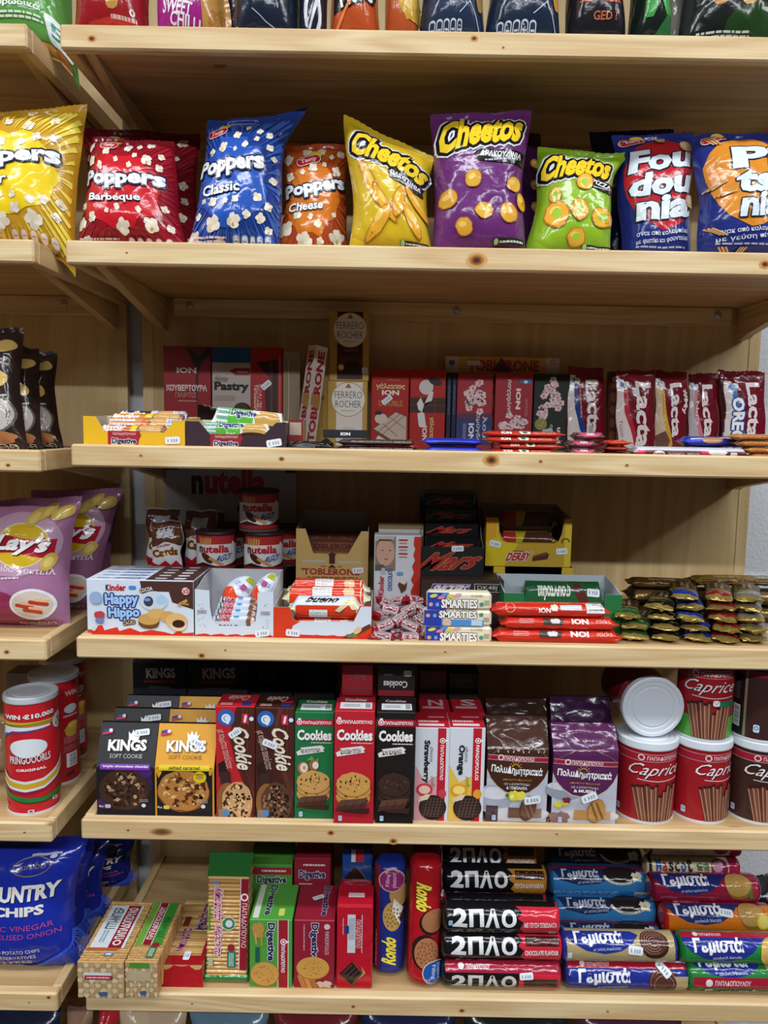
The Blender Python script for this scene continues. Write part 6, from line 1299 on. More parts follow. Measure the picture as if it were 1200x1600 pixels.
pbag('brown block bag of biscuits with a pale printed lower half', 758, 853, .028, 0)
pbag('purple block bag of biscuits with a pale printed lower half', 860, 961, .026, 1, dz=-.009)
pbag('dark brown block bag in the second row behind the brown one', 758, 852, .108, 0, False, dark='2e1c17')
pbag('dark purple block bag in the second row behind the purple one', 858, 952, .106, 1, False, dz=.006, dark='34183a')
# round wafer tins
rt = .0475
ht = zat(1007, 1161, .028) - S5
def g_cap(bg, band, name='Caprice', dy=0, x0=.44, green=False, sticks='8a5a48', bc='a01e34', light=None):
    def f(g):
        if light: g.R(.3, .0, .9, .78, light)
        if green: g.R(.0, .0, 1, .3, '4a9a3a')
        g.R(0, .845, 1, .94, bc); g.R(0, .94, 1, .945, 'd0b8ac'); g.R(0, .84, 1, .845, 'd0b8ac')
        g.T_('ΠΑΠΑΔΟΠΟΥΛΟ', x0 + .06, .865, x0 + .32, .92, 'e0c8cc', b=.02); g.C_(x0 + .02, .895, .0055, 'e0c8cc', n=12); g.C_(x0 + .02, .895, .0035, bc, n=12)
        g.T_(name, x0 - .07, .6, x0 + .35, .81, 'e6e2e4', b=.0, shear=.18, sh=('3a1014', .0008, -.0012)); g.line([(x0 + .0, .585), (x0 + .15, .57), (x0 + .33, .585)], .0013, 'd8d0d2')
        r_ = random.Random(5)
        for q in range(11):
            x = x0 - .04 + q * .032; y1 = .36 + r_.random() * .17; xb = x0 + .02 + q * .022
            g.P([(xb, .01), (xb + .028, .01), (x + .03, y1), (x, y1)], ['6a3c30', '7e4e3e', '5a3026'][q % 3]); g.P([(xb + .004, .01), (xb + .01, .01), (x + .012, y1), (x + .004, y1)], 'b08468'); g.E(x + .015, y1, .016, .022, '3a1c16', n=10)
        g.seal(.3, .12, .005)
        if green: g.RR(x0 + .26, .5, .16, .08, '1f6a4a'); g.RR(x0 + .18, .51, .05, .08, 'd8dce0'); g.line([(x0 + .165, .515), (x0 + .18, .49), (x0 + .2, .54)], .001, 'c02030')
    return f
tb = S5
X1 = xat(1007, .075, tb + .05); X2 = xat(1093.5, .075, tb + .05); X3 = xat(1181, .075, tb + .05)
can('wafer_tin', 'red round wafer tin with a white lid, under the tin lying on its side', 'wafer tin', X1, .0755, tb, rt, ht, '9c1a24', g_cap('9c1a24', 0), lid='d4dae2', yaw=-17, lidh=.013)
can('wafer_tin', 'red round wafer tin with a white lid, under the green bottomed tin', 'wafer tin', X2, .0765, tb, rt - .003, ht, '9c1a24', g_cap('9c1a24', 0), lid='d4dae2', yaw=2, lidh=.013)
can('wafer_tin', 'dark brown round wafer tin with a white lid at the right edge', 'wafer tin', X3, .0765, tb, rt - .003, ht, '3c2420', g_cap('3c2420', 0), lid='d4dae2', yaw=-15, lidh=.013)
can('wafer_tin', 'wafer tin lying on its side, white round lid facing forward', 'wafer tin', xat(1021, .05, tb + ht + rt), .05 + ht, tb + ht + rt + .0032, rt, ht, '6a141c', g_cap('6a141c', 0), lid='cdd3dc', lidh=.013, rot=(90, 0, 0))
can('wafer_tin', 'red and green round wafer tin stacked on the second red tin', 'wafer tin', xat(1101, .076, tb + ht + .05), .0785, tb + ht + .0005, rt - .004, ht, '9c1a24', g_cap('9c1a24', 0, green=True), lid='d4dae2', yaw=-32, lidh=.013)
def g_capb(g):
    g.R(0, .86, 1, .94, '8a1c30'); g.R(.36, .0, .38, .99, '8a7a6a'); g.R(.15, .02, .36, .84, '1c1718'); g.barcode(.26, .12, .33, .42, 1); g.tiny(.2, .5, .32, .75, 8, '5a5454'); g.seal(.46, .15, .006); g.T_('Caprice', .55, .5, .9, .7, 'd8d0d0', shear=.18)
can('wafer_tin', 'dark brown round wafer tin with its barcode showing, stacked at the right edge', 'wafer tin', xat(1188, .076, tb + ht + .05), .0785, tb + ht + .0005, rt - .003, ht, '3c2420', g_capb, lid='d4dae2', yaw=-19, lidh=.013)
# ================================================================ shelf 6: biscuit packs and rolls
S6, LP6 = zs(6), lip(6)
def slices(T, w, d, h, n, axis, cols, c=.0011, gap=.1):       # biscuits side by side behind the film
    m = T.part('biscuits')
    for i in range(n):
        k = mat(cols[i % len(cols)], 'film'); q = .0008 * (i % 2)
        if axis == 'y': a = -d / 2 + d * i / n; chbox(m, -w / 2 + q, w / 2 - q, a, a + d / n * (1 - gap), .0005, h - q, k, c)
        else: a = h * i / n; chbox(m, -w / 2 + q, w / 2 - q, -d / 2 + q, d / 2 - q, a, a + h / n * (1 - gap), k, c)
    return m
def lying(label, x0, x1, ytf, Y, d, gt, gf, cols, n, z, rz=0, ends=None):
    X, w = place(x0, x1, Y, z); h = zat((x0 + x1) / 2, ytf, Y) - z; yb_ = d; d = .05
    while zat((x0 + x1) / 2 + 30, yb_, Y + d) > z + h and d < .3: d += .004
    n = int(d / .0062)
    T = Thing('biscuit_pack', label, 'biscuit pack', (X, Y + d / 2, z), (0, 0, R(rz))); slices(T, w, d, h, n, 'y', cols)
    m = T.part('printed_film')
    if gt: gt(G(m, lambda x, y: ((-w / 2 + w * x, -d / 2 + d * y, h + .0004), (0, 0, 1)), w, d, 'film', T=T))
    if gf: gf(G(m, lambda x, y: ((-w / 2 + w * x, -d / 2 - .0004, h * y), (0, -1, 0)), w, h, 'film', T=T), m, w, d, h)
    T.done(); return T
TAN = ['c49a62', 'd0aa74', 'b88c54', 'caa268']
def scal(g):      # scalloped edges along the pack
    g.many(1)
    for i in range(26):
        for x in (.07, .21, .35, .49, .63, .77, .91): g.E(x, .02 + i * .038, .055, .012, TAN[(i + int(x * 10)) % 4], n=8, bump=.2, seed=i)
    g.many(0)
def t_pb(g):
    scal(g); g.R(.1, .2, .86, .9, 'd0d6da'); g.R(.5, .2, .8, .9, '8e1c2c'); g.T_('ΠΤΙ-ΜΠΕΡ', .2, .5, .44, .86, '2a5a70', rot=90, b=.03); g.T_('ΠΑΠΑΔΟΠΟΥΛΟ', .54, .34, .76, .86, 'ece0e2', rot=90, b=.03); g.C_(.65, .28, .007, 'e8d8dc', n=14); g.C_(.65, .28, .004, '8e1c2c', n=12); g.tiny(.22, .28, .36, .48, 2, '8aa0ac', rot=1)
    g.R(.06, .16, .74, .2, 'b85a3a'); g.RR(.6, .1, .2, .05, '5a84b8'); g.RR(.6, .1, .12, .025, 'd0dce8')
def f_pb(g, m, w, d, h):
    g.many(1)
    for i in range(7):
        for j in range(8): g.E(.07 + j * .124, .07 + i * .14, .062, .07, ['b8a07a', 'c8b492', 'a8906a', 'd0c0a0'][(i * 3 + j) % 4], n=8, bump=.25, seed=i * 9 + j)
    g.many(0)
    g.R(.14, .58, .74, .72, 'd0d4d6'); g.R(.16, .52, .76, .64, 'a0283a'); g.tiny(.2, .55, .7, .61, 1, 'e0d0d4'); g.E(.55, .12, .1, .07, '4a5a8a', bump=.2)
def t_gr(g):
    scal(g); g.R(.06, .25, .9, .98, '6aa03a'); g.R(.3, .25, .56, .98, '8e1c2c'); g.R(.28, .25, .3, .98, 'd8dcd0'); g.R(.56, .25, .58, .98, 'd8dcd0'); g.R(.6, .25, .9, .98, '3f8a34'); g.T_('ΠΑΠΑΔΟΠΟΥΛΟΥ', .34, .34, .53, .9, 'e8dcdc', rot=90, b=.03); g.T_('ΠΤΙ-ΜΠΕΡ', .66, .38, .84, .72, '1f5a2c', rot=90, b=.02)
    g.R(.58, .05, .8, .24, '2a6a48'); g.tiny(.61, .07, .77, .2, 3, 'c8d8cc', rot=1); g.C_(.72, .25, .006, '8a2430')
def f_gr(g, m, w, d, h): f_pb(g, m, w, d, h); g.R(.15, .84, .75, .99, '4a8a34'); g.R(.1, .48, .8, .76, 'b8a482')
lying('transparent petit biscuit pack with a white and red label, leftmost lying pack', 122, 194, 1503, -.012, 1409, t_pb, f_pb, TAN, 40, LP6 + .0003)
lying('transparent petit biscuit pack with a green label, second lying pack', 196, 247, 1503, -.008, 1412, t_gr, f_gr, TAN, 40, LP6 + .0003)
def t_mi(g):
    g.T_('Μιράντα', .5, .5, .8, .92, '6a2040', rot=90, b=.03, ol=('d8c8d8', .0008)); g.T_('Μπισκότα', .2, .18, .46, .52, '8e1c3c', rot=90, b=.03, ol=('e0d0d0', .0008)); g.ring(.72, .55, .14, .05, .003, '2a3070'); g.R(.9, .0, .99, .98, 'a01c2c'); g.R(.2, .55, .34, .7, '8a3020'); g.sticker(.58, .12, .011, .021, 0)
def f_mi(g, m, w, d, h):
    z = lambda x, y: ((-w / 2 + w * x) * (1.1 - .1 * y), -d / 2 - .012 + .012 * y + .003 * math.sin(x * 9), h * y)
    vs = [z(i / 12, j / 8) for j in range(9) for i in range(13)]
    m.add(vs, [[j * 13 + i, j * 13 + i + 1, (j + 1) * 13 + i + 1, (j + 1) * 13 + i] for j in range(8) for i in range(12)], mat('a01820', 'film'), True)
    m.add([(-w / 2, -d / 2 - .0004, h + .001), (w / 2, -d / 2 - .0004, h + .001), (w / 2, -d / 2 + .022, h + .001), (-w / 2, -d / 2 + .022, h + .001)], [[0, 1, 2, 3]], mat('a01820', 'film'))
lying('wafer biscuit pack with a red film end, third lying pack', 248, 316, 1508, .03, 1406, t_mi, f_mi, ['c8a268', 'b08448', 'd0ac74'], 26, S6 + .0003)
# standing ridged pack
def standing(label, x0, x1, yt, Y, d, lean):
    z = S6 + .0004; X, w = place(x0, x1, Y, z); h = zat((x0 + x1) / 2, yt, Y + lean) - z
    T = Thing('biscuit_pack', label, 'biscuit pack', (X, Y + d / 2, z), (-math.atan2(lean, h), 0, 0)); slices(T, w - .006, d, h * .86, 27, 'z', ['c89e60', 'b5864a', 'd2ab70'], .0016, .16)
    m = T.part('film_end', 'green film end')
    g0 = mat('2f7a38', 'film')
    chbox(m, -w / 2, w / 2, -d / 2 - .001, d / 2 + .001, -.0003, h * .055, g0, .003)
    m = T.part('film_end', 'green film end')
    prism(m, [(-w / 2 + .002, -d / 2 - .001, h * .86), (w / 2 - .002, -d / 2 - .001, h * .86), (w / 2, 0.004, h), (-w / 2, 0.004, h)], (0, .004, 0), mat('24602c', 'film'))
    m = T.part('printed_film'); g = G(m, lambda x, y: ((-w / 2 + w * x, -d / 2 - .0004, h * y), (0, -1, 0)), w, h, 'film', T=T)
    g.R(.79, .1, .95, .84, '8e1c2c'); g.R(.77, .1, .79, .84, 'd8c8c8'); g.T_('ΠΑΠΑΔΟΠΟΥΛΟ', .82, .28, .93, .64, 'e4d4d6', rot=-90, b=.0); g.C_(.87, .69, .0065, 'e8d8dc', n=14); g.C_(.87, .69, .004, '8e1c2c', n=12)
    for t, y0, y1 in (('Μπισκότα', .5, .76), ('Μιράντα', .21, .46)): g.T_(t, .2, y0, .4, y1, 'a01c50', rot=-90, b=.03, shear=.2, ol=('e0d0d4', .0012))
    g.E(.53, .475, .13, .045, '2f7a48'); g.ring(.53, .475, .16, .055, .0012, 'c8d8c4'); g.E(.54, .475, .08, .03, 'c0ccd0'); g.R(.52, .12, .7, .25, '2a6a58'); g.tiny(.55, .13, .67, .24, 3, 'c0d4cc', rot=1); g.C_(.6, .28, .006, '8a2430'); g.RR(.22, .81, .16, .025, '5a84b8'); g.R(.08, .42, .12, .62, '4a8a34'); g.R(.1, .13, .2, .2, 'a8b494')
    T.done()
standing('tall ridged biscuit pack standing upright with green film ends', 318, 388, 1343, .032, .045, .03)
def g_dge(v):
    bg = ('4f9a3c', '8e1c30')[v]
    def f(g):
        if v == 0:
            g.R(.68, .002, .9, .998, '9a1c2c'); g.R(.66, .002, .68, .998, 'd8d0c8'); g.R(.9, .002, .92, .998, 'd8d0c8'); g.papa(.7, .2, .88, .74, -90, None, edge=None)
            g.T_('Digestive', .38, .4, .6, .96, '1c2050', rot=-90, b=.06, ol=('e4e8dc', .0008)); g.R(.14, .38, .24, .6, '1f5a4a'); g.E(.2, .84, .14, .12, 'b88a44', bump=.2); g.line([(.14, .8), (.16, .64)], .003, 'c89a54'); g.line([(.26, .82), (.3, .62)], .003, 'b88a44')
        else:
            g.T_('Digestive', .38, .4, .6, .96, '1c2050', rot=-90, b=.06, ol=('e8dce0', .0008)); g.T_('PAPADOPOULOS', .76, .5, .86, .84, 'd8b8c0', rot=-90, b=.0); g.C_(.81, .91, .005, 'd8b8c0', n=12); g.tiny(.22, .56, .28, .94, 1, 'c08a94', rot=1)
            for q in range(3): g.RR(.2 + q * .14, .1, .12, .22, ['b87a3a', 'c8894a', 'a86c30'][q], 20)
            g.E(.75, .06, .18, .05, 'd0b8a0', bump=.3)
        cy = .2 if v == 0 else .3
        g.E(.36 if v == 0 else .47, cy, .34 if v == 0 else .41, .185 if v == 0 else .17, 'a8742e', n=30); g.E(.36 if v == 0 else .47, cy + .008, .33 if v == 0 else .4, .175 if v == 0 else .16, 'c8964a', n=30)
        r_ = random.Random(v); g.many(1)
        for q in range(34):
            a, k = r_.random() * 6.28, math.sqrt(r_.random()) * .8
            g.E((.36 if v == 0 else .47) + .32 * k * math.cos(a), cy + .16 * k * math.sin(a), .012, .007, '8a5a24', n=6)
        g.many(0)
    return f
def g_dgt(v):
    return lambda g: (g.R(.06, .04, .2, .98, ('d0d4c8', '8e1c30')[v]), g.T_('Digestive', .26, .12, .5, .96, '1c2450', rot=-90, b=.04, ol=(('c8e0b8', 'd8b0b8')[v], .0007)) if v == 0 else g.T_('Digestive', .6, .12, .82, .96, '1c2450', rot=-90, b=.04, ol=('d8b0b8', .0007)), g.RR(.72, .2, .14, .2, 'c8d060') if v == 0 else g.sticker(.52, .62, .02, .01, 30))
def g_dgb(v):
    def f(g):
        g.ky = .55
        if v == 0: g.R(.02, .78, .98, .94, '8e1c2c')
        g.tiny(.25, .83, .85, .9, 1, 'd8c0c0'); g.T_('Digestive', .14, .55, .86, .76, '1c2450', b=.05, ol=(('d0e0c0', 'e0d0d4')[v], .0009)); g.tiny(.14, .46, .5, .5, 1, 'b8c8a8'); g.sticker(.55 if v == 0 else .6, .48 if v == 0 else .18, .024 if v == 0 else .009, .011 if v == 0 else .02, -3)
        g.P([(.86, .2), (.9, .25), (.86, .3)], 'd0d8c8')
    return f
for v, (x0, x1, yt, nm) in enumerate(((390, 456, 1437, 'green'), (459, 522, 1438, 'dark red'))):
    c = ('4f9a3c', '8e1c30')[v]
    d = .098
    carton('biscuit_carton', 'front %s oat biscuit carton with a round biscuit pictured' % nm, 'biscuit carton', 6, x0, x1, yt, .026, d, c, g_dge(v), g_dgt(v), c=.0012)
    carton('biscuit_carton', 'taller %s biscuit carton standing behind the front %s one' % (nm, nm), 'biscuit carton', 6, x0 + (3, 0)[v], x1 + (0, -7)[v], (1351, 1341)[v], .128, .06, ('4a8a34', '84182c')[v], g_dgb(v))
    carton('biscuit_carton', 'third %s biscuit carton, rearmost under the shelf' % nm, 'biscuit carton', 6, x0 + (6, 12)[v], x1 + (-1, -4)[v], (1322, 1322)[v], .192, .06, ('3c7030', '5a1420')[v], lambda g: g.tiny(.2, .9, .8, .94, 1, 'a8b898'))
def g_rp(g):
    g.R(.3, .44, .52, .9, 'c8ccd4'); g.R(.52, .44, .7, .9, 'a8182a'); g.R(.69, .44, .71, .9, 'd8c8cc'); g.R(.33, .6, .5, .86, 'a8acb4'); g.T_('ΠΑΠΑΔΟΠΟΥΛΟ', .54, .5, .67, .84, 'e0d0d4', rot=-90, b=0); g.RR(.28, .72, .12, .1, '1f3a7a'); g.tiny(.16, .66, .2, .86, 1, 'e0b0b4', rot=1)
    g.P(g.rot(.46, .17, [(-.34, .0), (0, -.14), (.3, .02), (.02, .16)], 0), '6a4a30'); g.P(g.rot(.42, .19, [(-.32, .0), (0, -.13), (.3, .0), (.02, .14)], 0), '2c1c1a')
    for q in range(4): g.line([(.2 + q * .1, .19 - q * .025), (.44 + q * .1, .3 - q * .03)], .0011, '6a5048')
    g.P([(.6, .12), (.82, .2), (.7, .28), (.74, .2)], 'b8925a')
carton('biscuit_carton', 'bright red biscuit pack with a chocolate biscuit on its front', 'biscuit carton', 6, 525, 581, 1416, .026, .06, 'b8182a', g_rp, lambda g: (g.R(.3, .4, .75, .6, 'd8ccd0'), g.line([(.02, .06), (.98, .06)], .0012, 'd84a54')), fin='foil', c=.002)
carton('biscuit_carton', 'second bright red pack just behind the front red pack', 'biscuit carton', 6, 528, 580, 1394, .09, .04, 'a0162a', lambda g: (g.tiny(.25, .88, .7, .93, 1, 'd8c0c4'),), fin='foil', c=.002)
def g_bp(g): g.ky = .5; g.P(g.rot(.45, .35, [(-.36, .0), (0, -.24), (.36, .02), (.02, .3)], 0), '7a5a3c'); g.P(g.rot(.42, .38, [(-.36, .0), (0, -.22), (.34, .0), (.02, .26)], 0), '2a1c1a'); g.R(.3, .72, .72, .98, 'a8283a'); g.R(.3, .72, .44, .98, 'c0c4cc'); g.R(.45, .02, .6, .2, '9a2a3a')
carton('biscuit_carton', 'blue pack with a chocolate biscuit, behind the red packs', 'biscuit carton', 6, 533, 580, 1326, .14, .05, '1c4484', g_bp, fin='foil', c=.002)
# upright rolls
def uproll(label, x0, x1, yb, yt, Y, col, gf, lean=0, tilt=0, sy=.03):
    zb_ = max(S6 + .0005, zat((x0 + x1) / 2, yb, Y)); X, w = place(x0, x1, Y, zb_ + .08); h = zat((x0 + x1) / 2, yt, Y + lean) - zb_
    a = math.degrees(math.atan2(lean, h))
    T = roll('biscuit_roll', label, 'biscuit roll', (0, 0, 0), h, sy, w / 2, 2.5, col, gf, taper='round', tl=.014, a0=-85, a1=85, done=False, capr=.55, seed=int(x0))
    T.done(); o = T.root
    o.matrix_world = Matrix.Translation((X, Y + sy, zb_)) @ Matrix.Rotation(R(-a), 4, 'X') @ Matrix.Rotation(R(tilt), 4, 'Y') @ Matrix.Translation((w / 2, 0, h / 2)) @ Matrix.Rotation(R(-90), 4, 'Y')
    return T
def g_rb(g):
    g.R(.03, .0, .97, .3, '7a1c34') if False else g.R(.03, .72, .97, .86, '8a1c30'); g.T_('Rondo', .12, .36, .36, .66, 'e8d84a', b=.08, shear=.15, ol=('14205a', .0008)); g.tiny(.08, .76, .4, .82, 1, 'c88a9a')
    g.E(.54, .45, .13, .2, 'b89658', n=28); g.E(.73, .3, .1, .22, 'b08c50', n=28); g.P([(.46, .3), (.6, .2), (.7, .42), (.6, .46)], 'e0ddd4'); g.P([(.48, .28), (.6, .16), (.62, .2), (.52, .32)], '2a2030')
    for i in range(24): a = i * 2.4; g.E(.54 + .1 * math.sqrt(i / 24) * math.cos(a), .45 + .16 * math.sqrt(i / 24) * math.sin(a), .012, .02, '8a6a34', n=6)
    g.E(.86, .47, .1, .27, 'd8c0a0', n=26); g.E(.86, .47, .093, .25, '8a2a6a', n=26); g.T_('Filling', .81, .5, .92, .6, 'e0c0d4', b=0); g.T_('pleasure!', .8, .36, .93, .48, 'e0c0d4', b=0)
def g_rr(g):
    g.R(.06, .06, .94, .2, '7a1220'); g.T_('Rondo', .6, .4, .82, .7, 'e8d84a', rot=180, b=.08, shear=.15, ol=('5a0c14', .0008)); g.tiny(.35, .08, .82, .15, 2, 'c88a8a')
    g.E(.52, .36, .1, .27, '2a1814', 24, n=28); g.E(.53, .33, .09, .25, 'a06a48', 24, n=28); g.E(.28, .5, .14, .26, '2a1814', n=28); g.E(.27, .46, .125, .24, 'a8704c', n=28)
    for i in range(30): a = i * 2.4; g.E(.27 + .1 * math.sqrt(i / 30) * math.cos(a), .46 + .2 * math.sqrt(i / 30) * math.sin(a), .01, .018, '7e4e30', n=6)
    g.E(.12, .28, .095, .26, 'd8c0a0', n=26); g.E(.12, .28, .088, .24, '2050a0', n=26); g.T_('Filling', .07, .28, .18, .38, 'd0dcec', rot=180, b=0); g.T_('pleasure!', .06, .17, .19, .27, 'd0dcec', rot=180, b=0); g.sticker(.72, .1, .02, .01, 60); g.T_('^', .93, .46, .97, .54, 'c86a6a')
uproll('blue sandwich biscuit roll standing upright, purple bubble at its top', 584, 634, 1545, 1353, .05, '1c2f80', g_rb, .02)
uproll('red sandwich biscuit roll standing upright, blue bubble at its foot', 637, 690, 1566, 1349, .024, 'a8161f', g_rr, .035, 1)
uproll('dark red roll top peeking out behind the red upright roll', 644, 692, 1540, 1322, .125, '7a1018', lambda g: g.T_('^', .93, .46, .97, .54, '9a5a5a'))
# rolls lying along the shelf
def lroll(label, x0, x1, py, Y, col, gf, r=.0235, rx=0, z=None, endcol=None, tl=.009, seed=0, ends=2):
    zc = zat((x0 + x1) / 2, py, Y + .01) if z is None else z + r
    X, w = place(x0, x1, Y, zc); zc = max(zc, S6 + r + .0005)
    return roll('biscuit_roll', label, 'biscuit roll', (X, Y + r, zc - r), w, r, r, 2.15, col, gf, 'foil', 'round', tl, (0, 0, 0), a0=-75 + rx, a1=125 + rx, endcol=endcol, capr=.6, seed=seed, wr=.0005, ends=ends)
def g_2p(v, c='c8283a', t='CHOCOLATE FLAVOUR', o=0):
    def f(g):
        def y(q): return q + o
        g.P([(.64, max(.0, y(.02))), (.985, max(0, y(.02))), (.985, min(1, y(.72))), (.62, min(1, y(.72))), (.67, y(.6)), (.63, y(.5)), (.68, y(.42)), (.65, y(.3)), (.69, y(.2)), (.65, y(.1))], c)
        if v != 1: g.P([(.69, y(.5)), (.97, y(.5)), (.97, y(.68)), (.69, y(.68))], '2a1a1a'); g.line([(.7, y(.6)), (.96, y(.6))], .0014, '6a4a40')
        for i, t_ in enumerate('2ΠΛΟ'): g.T_(t_, .08 + i * .138, y(.31 + .01 * (i % 2)), .205 + i * .138, y(.66 - .01 * (i % 2)), 'e2e2e4', b=.055, tilt=(-3, 2, -2, 3)[i])
        g.T_(t, .685, y(.33), .96, y(.43), 'e4dcdc', b=.03, tilt=1)
        if v == 0: g.papa(.03, y(.02), .98, y(.18), 0, '9a1c34', edge=None)
        if v == 1: g.tiny(.04, y(.1), .6, y(.22), 3, '6a6a70'); g.barcode(.9, y(.08), .96, y(.24)); g.RR(.06, y(.4), .035, .1, '8ab0d8')
        if v == 2: g.sticker(.7, .3, .022, .011, 3)
    return f
# bottom to top at the front, then the rear ones
lroll('lowest black biscuit roll, red maker band in the middle', 690, 878, 1537, .022, '141417', lambda g: (g.R(.03, .5, .985, .72, 'a0203a'), g.T_('ΠΑΠΑΔΟΠΟΥΛΟΥ', .2, .56, .4, .66, 'e8dce0', b=.03), g.C_(.16, .62, .005, 'e8dce0', n=12), g.R(.64, .02, .985, .5, 'c8283a'), g.R(.68, .2, .97, .4, '3a2422'), g.R(.64, .74, .985, .98, 'c8283a'), [g.T_(t_, .08 + i * .138, .2, .205 + i * .138, .46, 'c8c4c0', b=.055) for i, t_ in enumerate('2ΠΛΟ')], [g.T_(t_, .08 + i * .138, .75, .205 + i * .138, .98, 'e2e2e4', b=.055) for i, t_ in enumerate('2ΠΛΟ')], g.T_('CHOCOLATE FLAVOUR', .69, .84, .96, .92, 'e4dcdc'), g.sticker(.7, .46, .022, .01, 4)), endcol='a81e30', ends=1, seed=1)
lroll('second black biscuit roll from the bottom, white lettering', 690, 880, 1484, .024, '141417', g_2p(0), z=S6 + .0475, endcol='b02236', ends=1, seed=2)
lroll('third black biscuit roll from the bottom, with a barcode', 693, 877, 1431, .026, '141417', g_2p(1, t='ΜΕ ΓΕΥΣΗ ΣΟΚΟΛΑΤΑ'), z=S6 + .0948, endcol='b02236', ends=1, seed=3)
rear = [('black biscuit roll with a caramel coloured end, behind the front three', 691, 853, 1376, '141417', g_2p(0, 'b87a28', 'ΓΕΥΣΗ ΚΑΡΑΜΕΛΑ')), ('topmost black biscuit roll in the shade under the shelf', 691, 845, 1338, '17161a', g_2p(0, 'a87028', 'ΓΕΥΣΗ ΚΑΡΑΜΕΛΑ', .05))]
zr = zat(770, 1378, .125) - S6 - .0235
lroll(rear[0][0], 691, 856, 0, .115, rear[0][4], rear[0][5], z=S6 + zr, endcol='a87028', ends=1, seed=4)
lroll(rear[1][0], 691, 840, 0, .172, rear[1][4], rear[1][5], z=S6 + zr + .006, endcol='a87028', ends=1, seed=5)
for i in range(2):
    n = round((zr + .006 * i) / .047); rh = (zr + .006 * i - .0006) / 2 / n
    for k in range(n):
        lroll(('lower', 'middle', 'upper', 'top')[k] + ' hidden black biscuit roll in the %s rank' % ('second', 'third')[i], 691, (856, 840)[i], 0, (.115, .172)[i], '141417', None, r=rh - .0002, z=S6 + .0005 + 2 * rh * k, endcol='a81e30', seed=6 + k)
def g_gem(name, band, oval, sub, cook, y0=.3, papa=1, extra=None, base=None):
    def f(g):
        g.R(.02, min(.98, y0 + .42), .98, min(1, y0 + .58), 'a01c30') if papa else None
        if papa: g.T_('ΠΑΠΑΔΟΠΟΥΛΟΥ', .17, y0 + .455, .36, y0 + .53, 'e0c8d0', b=.02); g.C_(.14, y0 + .5, .0045, 'e0c8d0', n=10)
        g.P([(.02, min(1, y0 + .42)), (.98 if papa else .6, min(1, y0 + .42)), (.66, y0 + .32), (.6, y0 + .16), (.5, y0 + .02), (.36, y0 - .04), (.2, y0 + .02), (.08, y0 + .16), (.02, y0 + .3)], oval)
        g.T_('Γεμιστά', .1, y0 + .1, .52, y0 + .42, 'e4e6ee', b=.06, tilt=1, sh=('0e1440', .0006, -.0008)); g.T_(sub, .26, y0 + .02, .5, y0 + .09, 'c8d0e0', tilt=3, b=0)
        if cook: g.E(.79, y0 + .16, .12, .28, cook[0], n=28); g.E(.78, y0 + .2, .115, .25, cook[1], n=28); [g.ring(.78, y0 + .2, .1 - .02 * i, .22 - .045 * i, .0007, cook[2], a0=20 * i, a1=300 + 20 * i) for i in range(4)]
        if extra: extra(g)
    return f
CHC = ('3a1e18', '52302a', 'b08878'); TNC = ('8a6430', 'b8904e', '8a6a38')
lroll('gold and blue biscuit roll with a chocolate biscuit, above the blue one', 880, 1062, 1481, .024, 'a8966c', g_gem('', 0, '222f86', 'με γεύση σοκολάτας', CHC, .42, 0, lambda g: (g.sticker(.62, .46, .024, .013, -6), g.RR(.06, .34, .035, .13, 'c8d4e0'))), z=S6 + .0475, endcol='222f86', seed=11)
lroll('blue and red biscuit roll with a price sticker on its biscuit picture', 884, 1078, 1536, .022, '222f86', g_gem('', 0, '222f86', 'με γεύση σοκολάτας', CHC, .2, 1, lambda g: (g.R(.02, .74, .98, .78, 'd8dce4'), g.R(.76, .02, .98, .5, 'a8966c'), g.E(.79, .34, .1, .24, '52302a', n=24), g.ring(.79, .34, .08, .18, .0008, 'b08878'), g.sticker(.79, .62, .026, .013, -50), g.tiny(.06, .84, .9, .94, 2, '8a94c8'))), endcol='1a2468', seed=12)
def g_blu(cov=0):
    def f(g):
        g.R(.02, .72, .98, .98, '7a1c34') if cov != 1 else None
        g.P([(.02, .8), (.98, .8), (.62, .6), (.5, .46), (.3, .42), (.1, .52)], '1a2a5a'); g.T_('Γεμιστά', .12, .54, .5, .78, 'b8c0cc', b=.06); g.T_('με γεύση βανίλια', .28, .46, .52, .53, 'c8d0e0', tilt=4, b=0)
        g.E(.72, .66, .18, .22, '231e20', n=26); g.ring(.72, .66, .18, .22, .004, 'd8d0c0', a0=190, a1=330); g.E(.88, .6, .05, .1, 'd8d4c8', bump=.3); g.E(.88, .6, .015, .03, 'c8b040'); g.barcode(.86, .12, .97, .28); g.tiny(.04, .1, .7, .3, 4, '7ab0d8')
    return f
YB = .17
zt_ = zat(950, 1382, YB + .01) - S6 - .0235
for k, (lb, x0, x1) in enumerate((('light blue biscuit roll with a cream biscuit, top of the blue stack', 860, 1014), ('second light blue biscuit roll with a barcode', 868, 1028), ('third light blue biscuit roll, its top just above the gold roll', 874, 1036), ('hidden lowest light blue biscuit roll', 876, 1040))):
    lroll(lb, x0, x1, 0, YB - .026 * k, '2f78b4', g_blu(k), z=S6 + max(.001, zt_ - k * .0395), endcol='2a6aa0', seed=20 + k)
lroll('dark blue biscuit roll in the shade, highest under the shelf', 856, 1008, 0, YB + .056, '1f4a78', g_blu(1), z=S6 + zt_ + .008, endcol='1a3a60', seed=26)
n = round((zt_ + .008) / .047); rh = (zt_ + .0074) / 2 / n
for k in range(n): lroll(('lowest', 'second', 'third', 'fourth')[k] + ' hidden blue biscuit roll under the dark blue one', 856, 1008, 0, YB + .056, '1f4a78', None, r=rh - .0002, z=S6 + .0005 + 2 * rh * k, endcol='1a3a60', seed=80 + k)
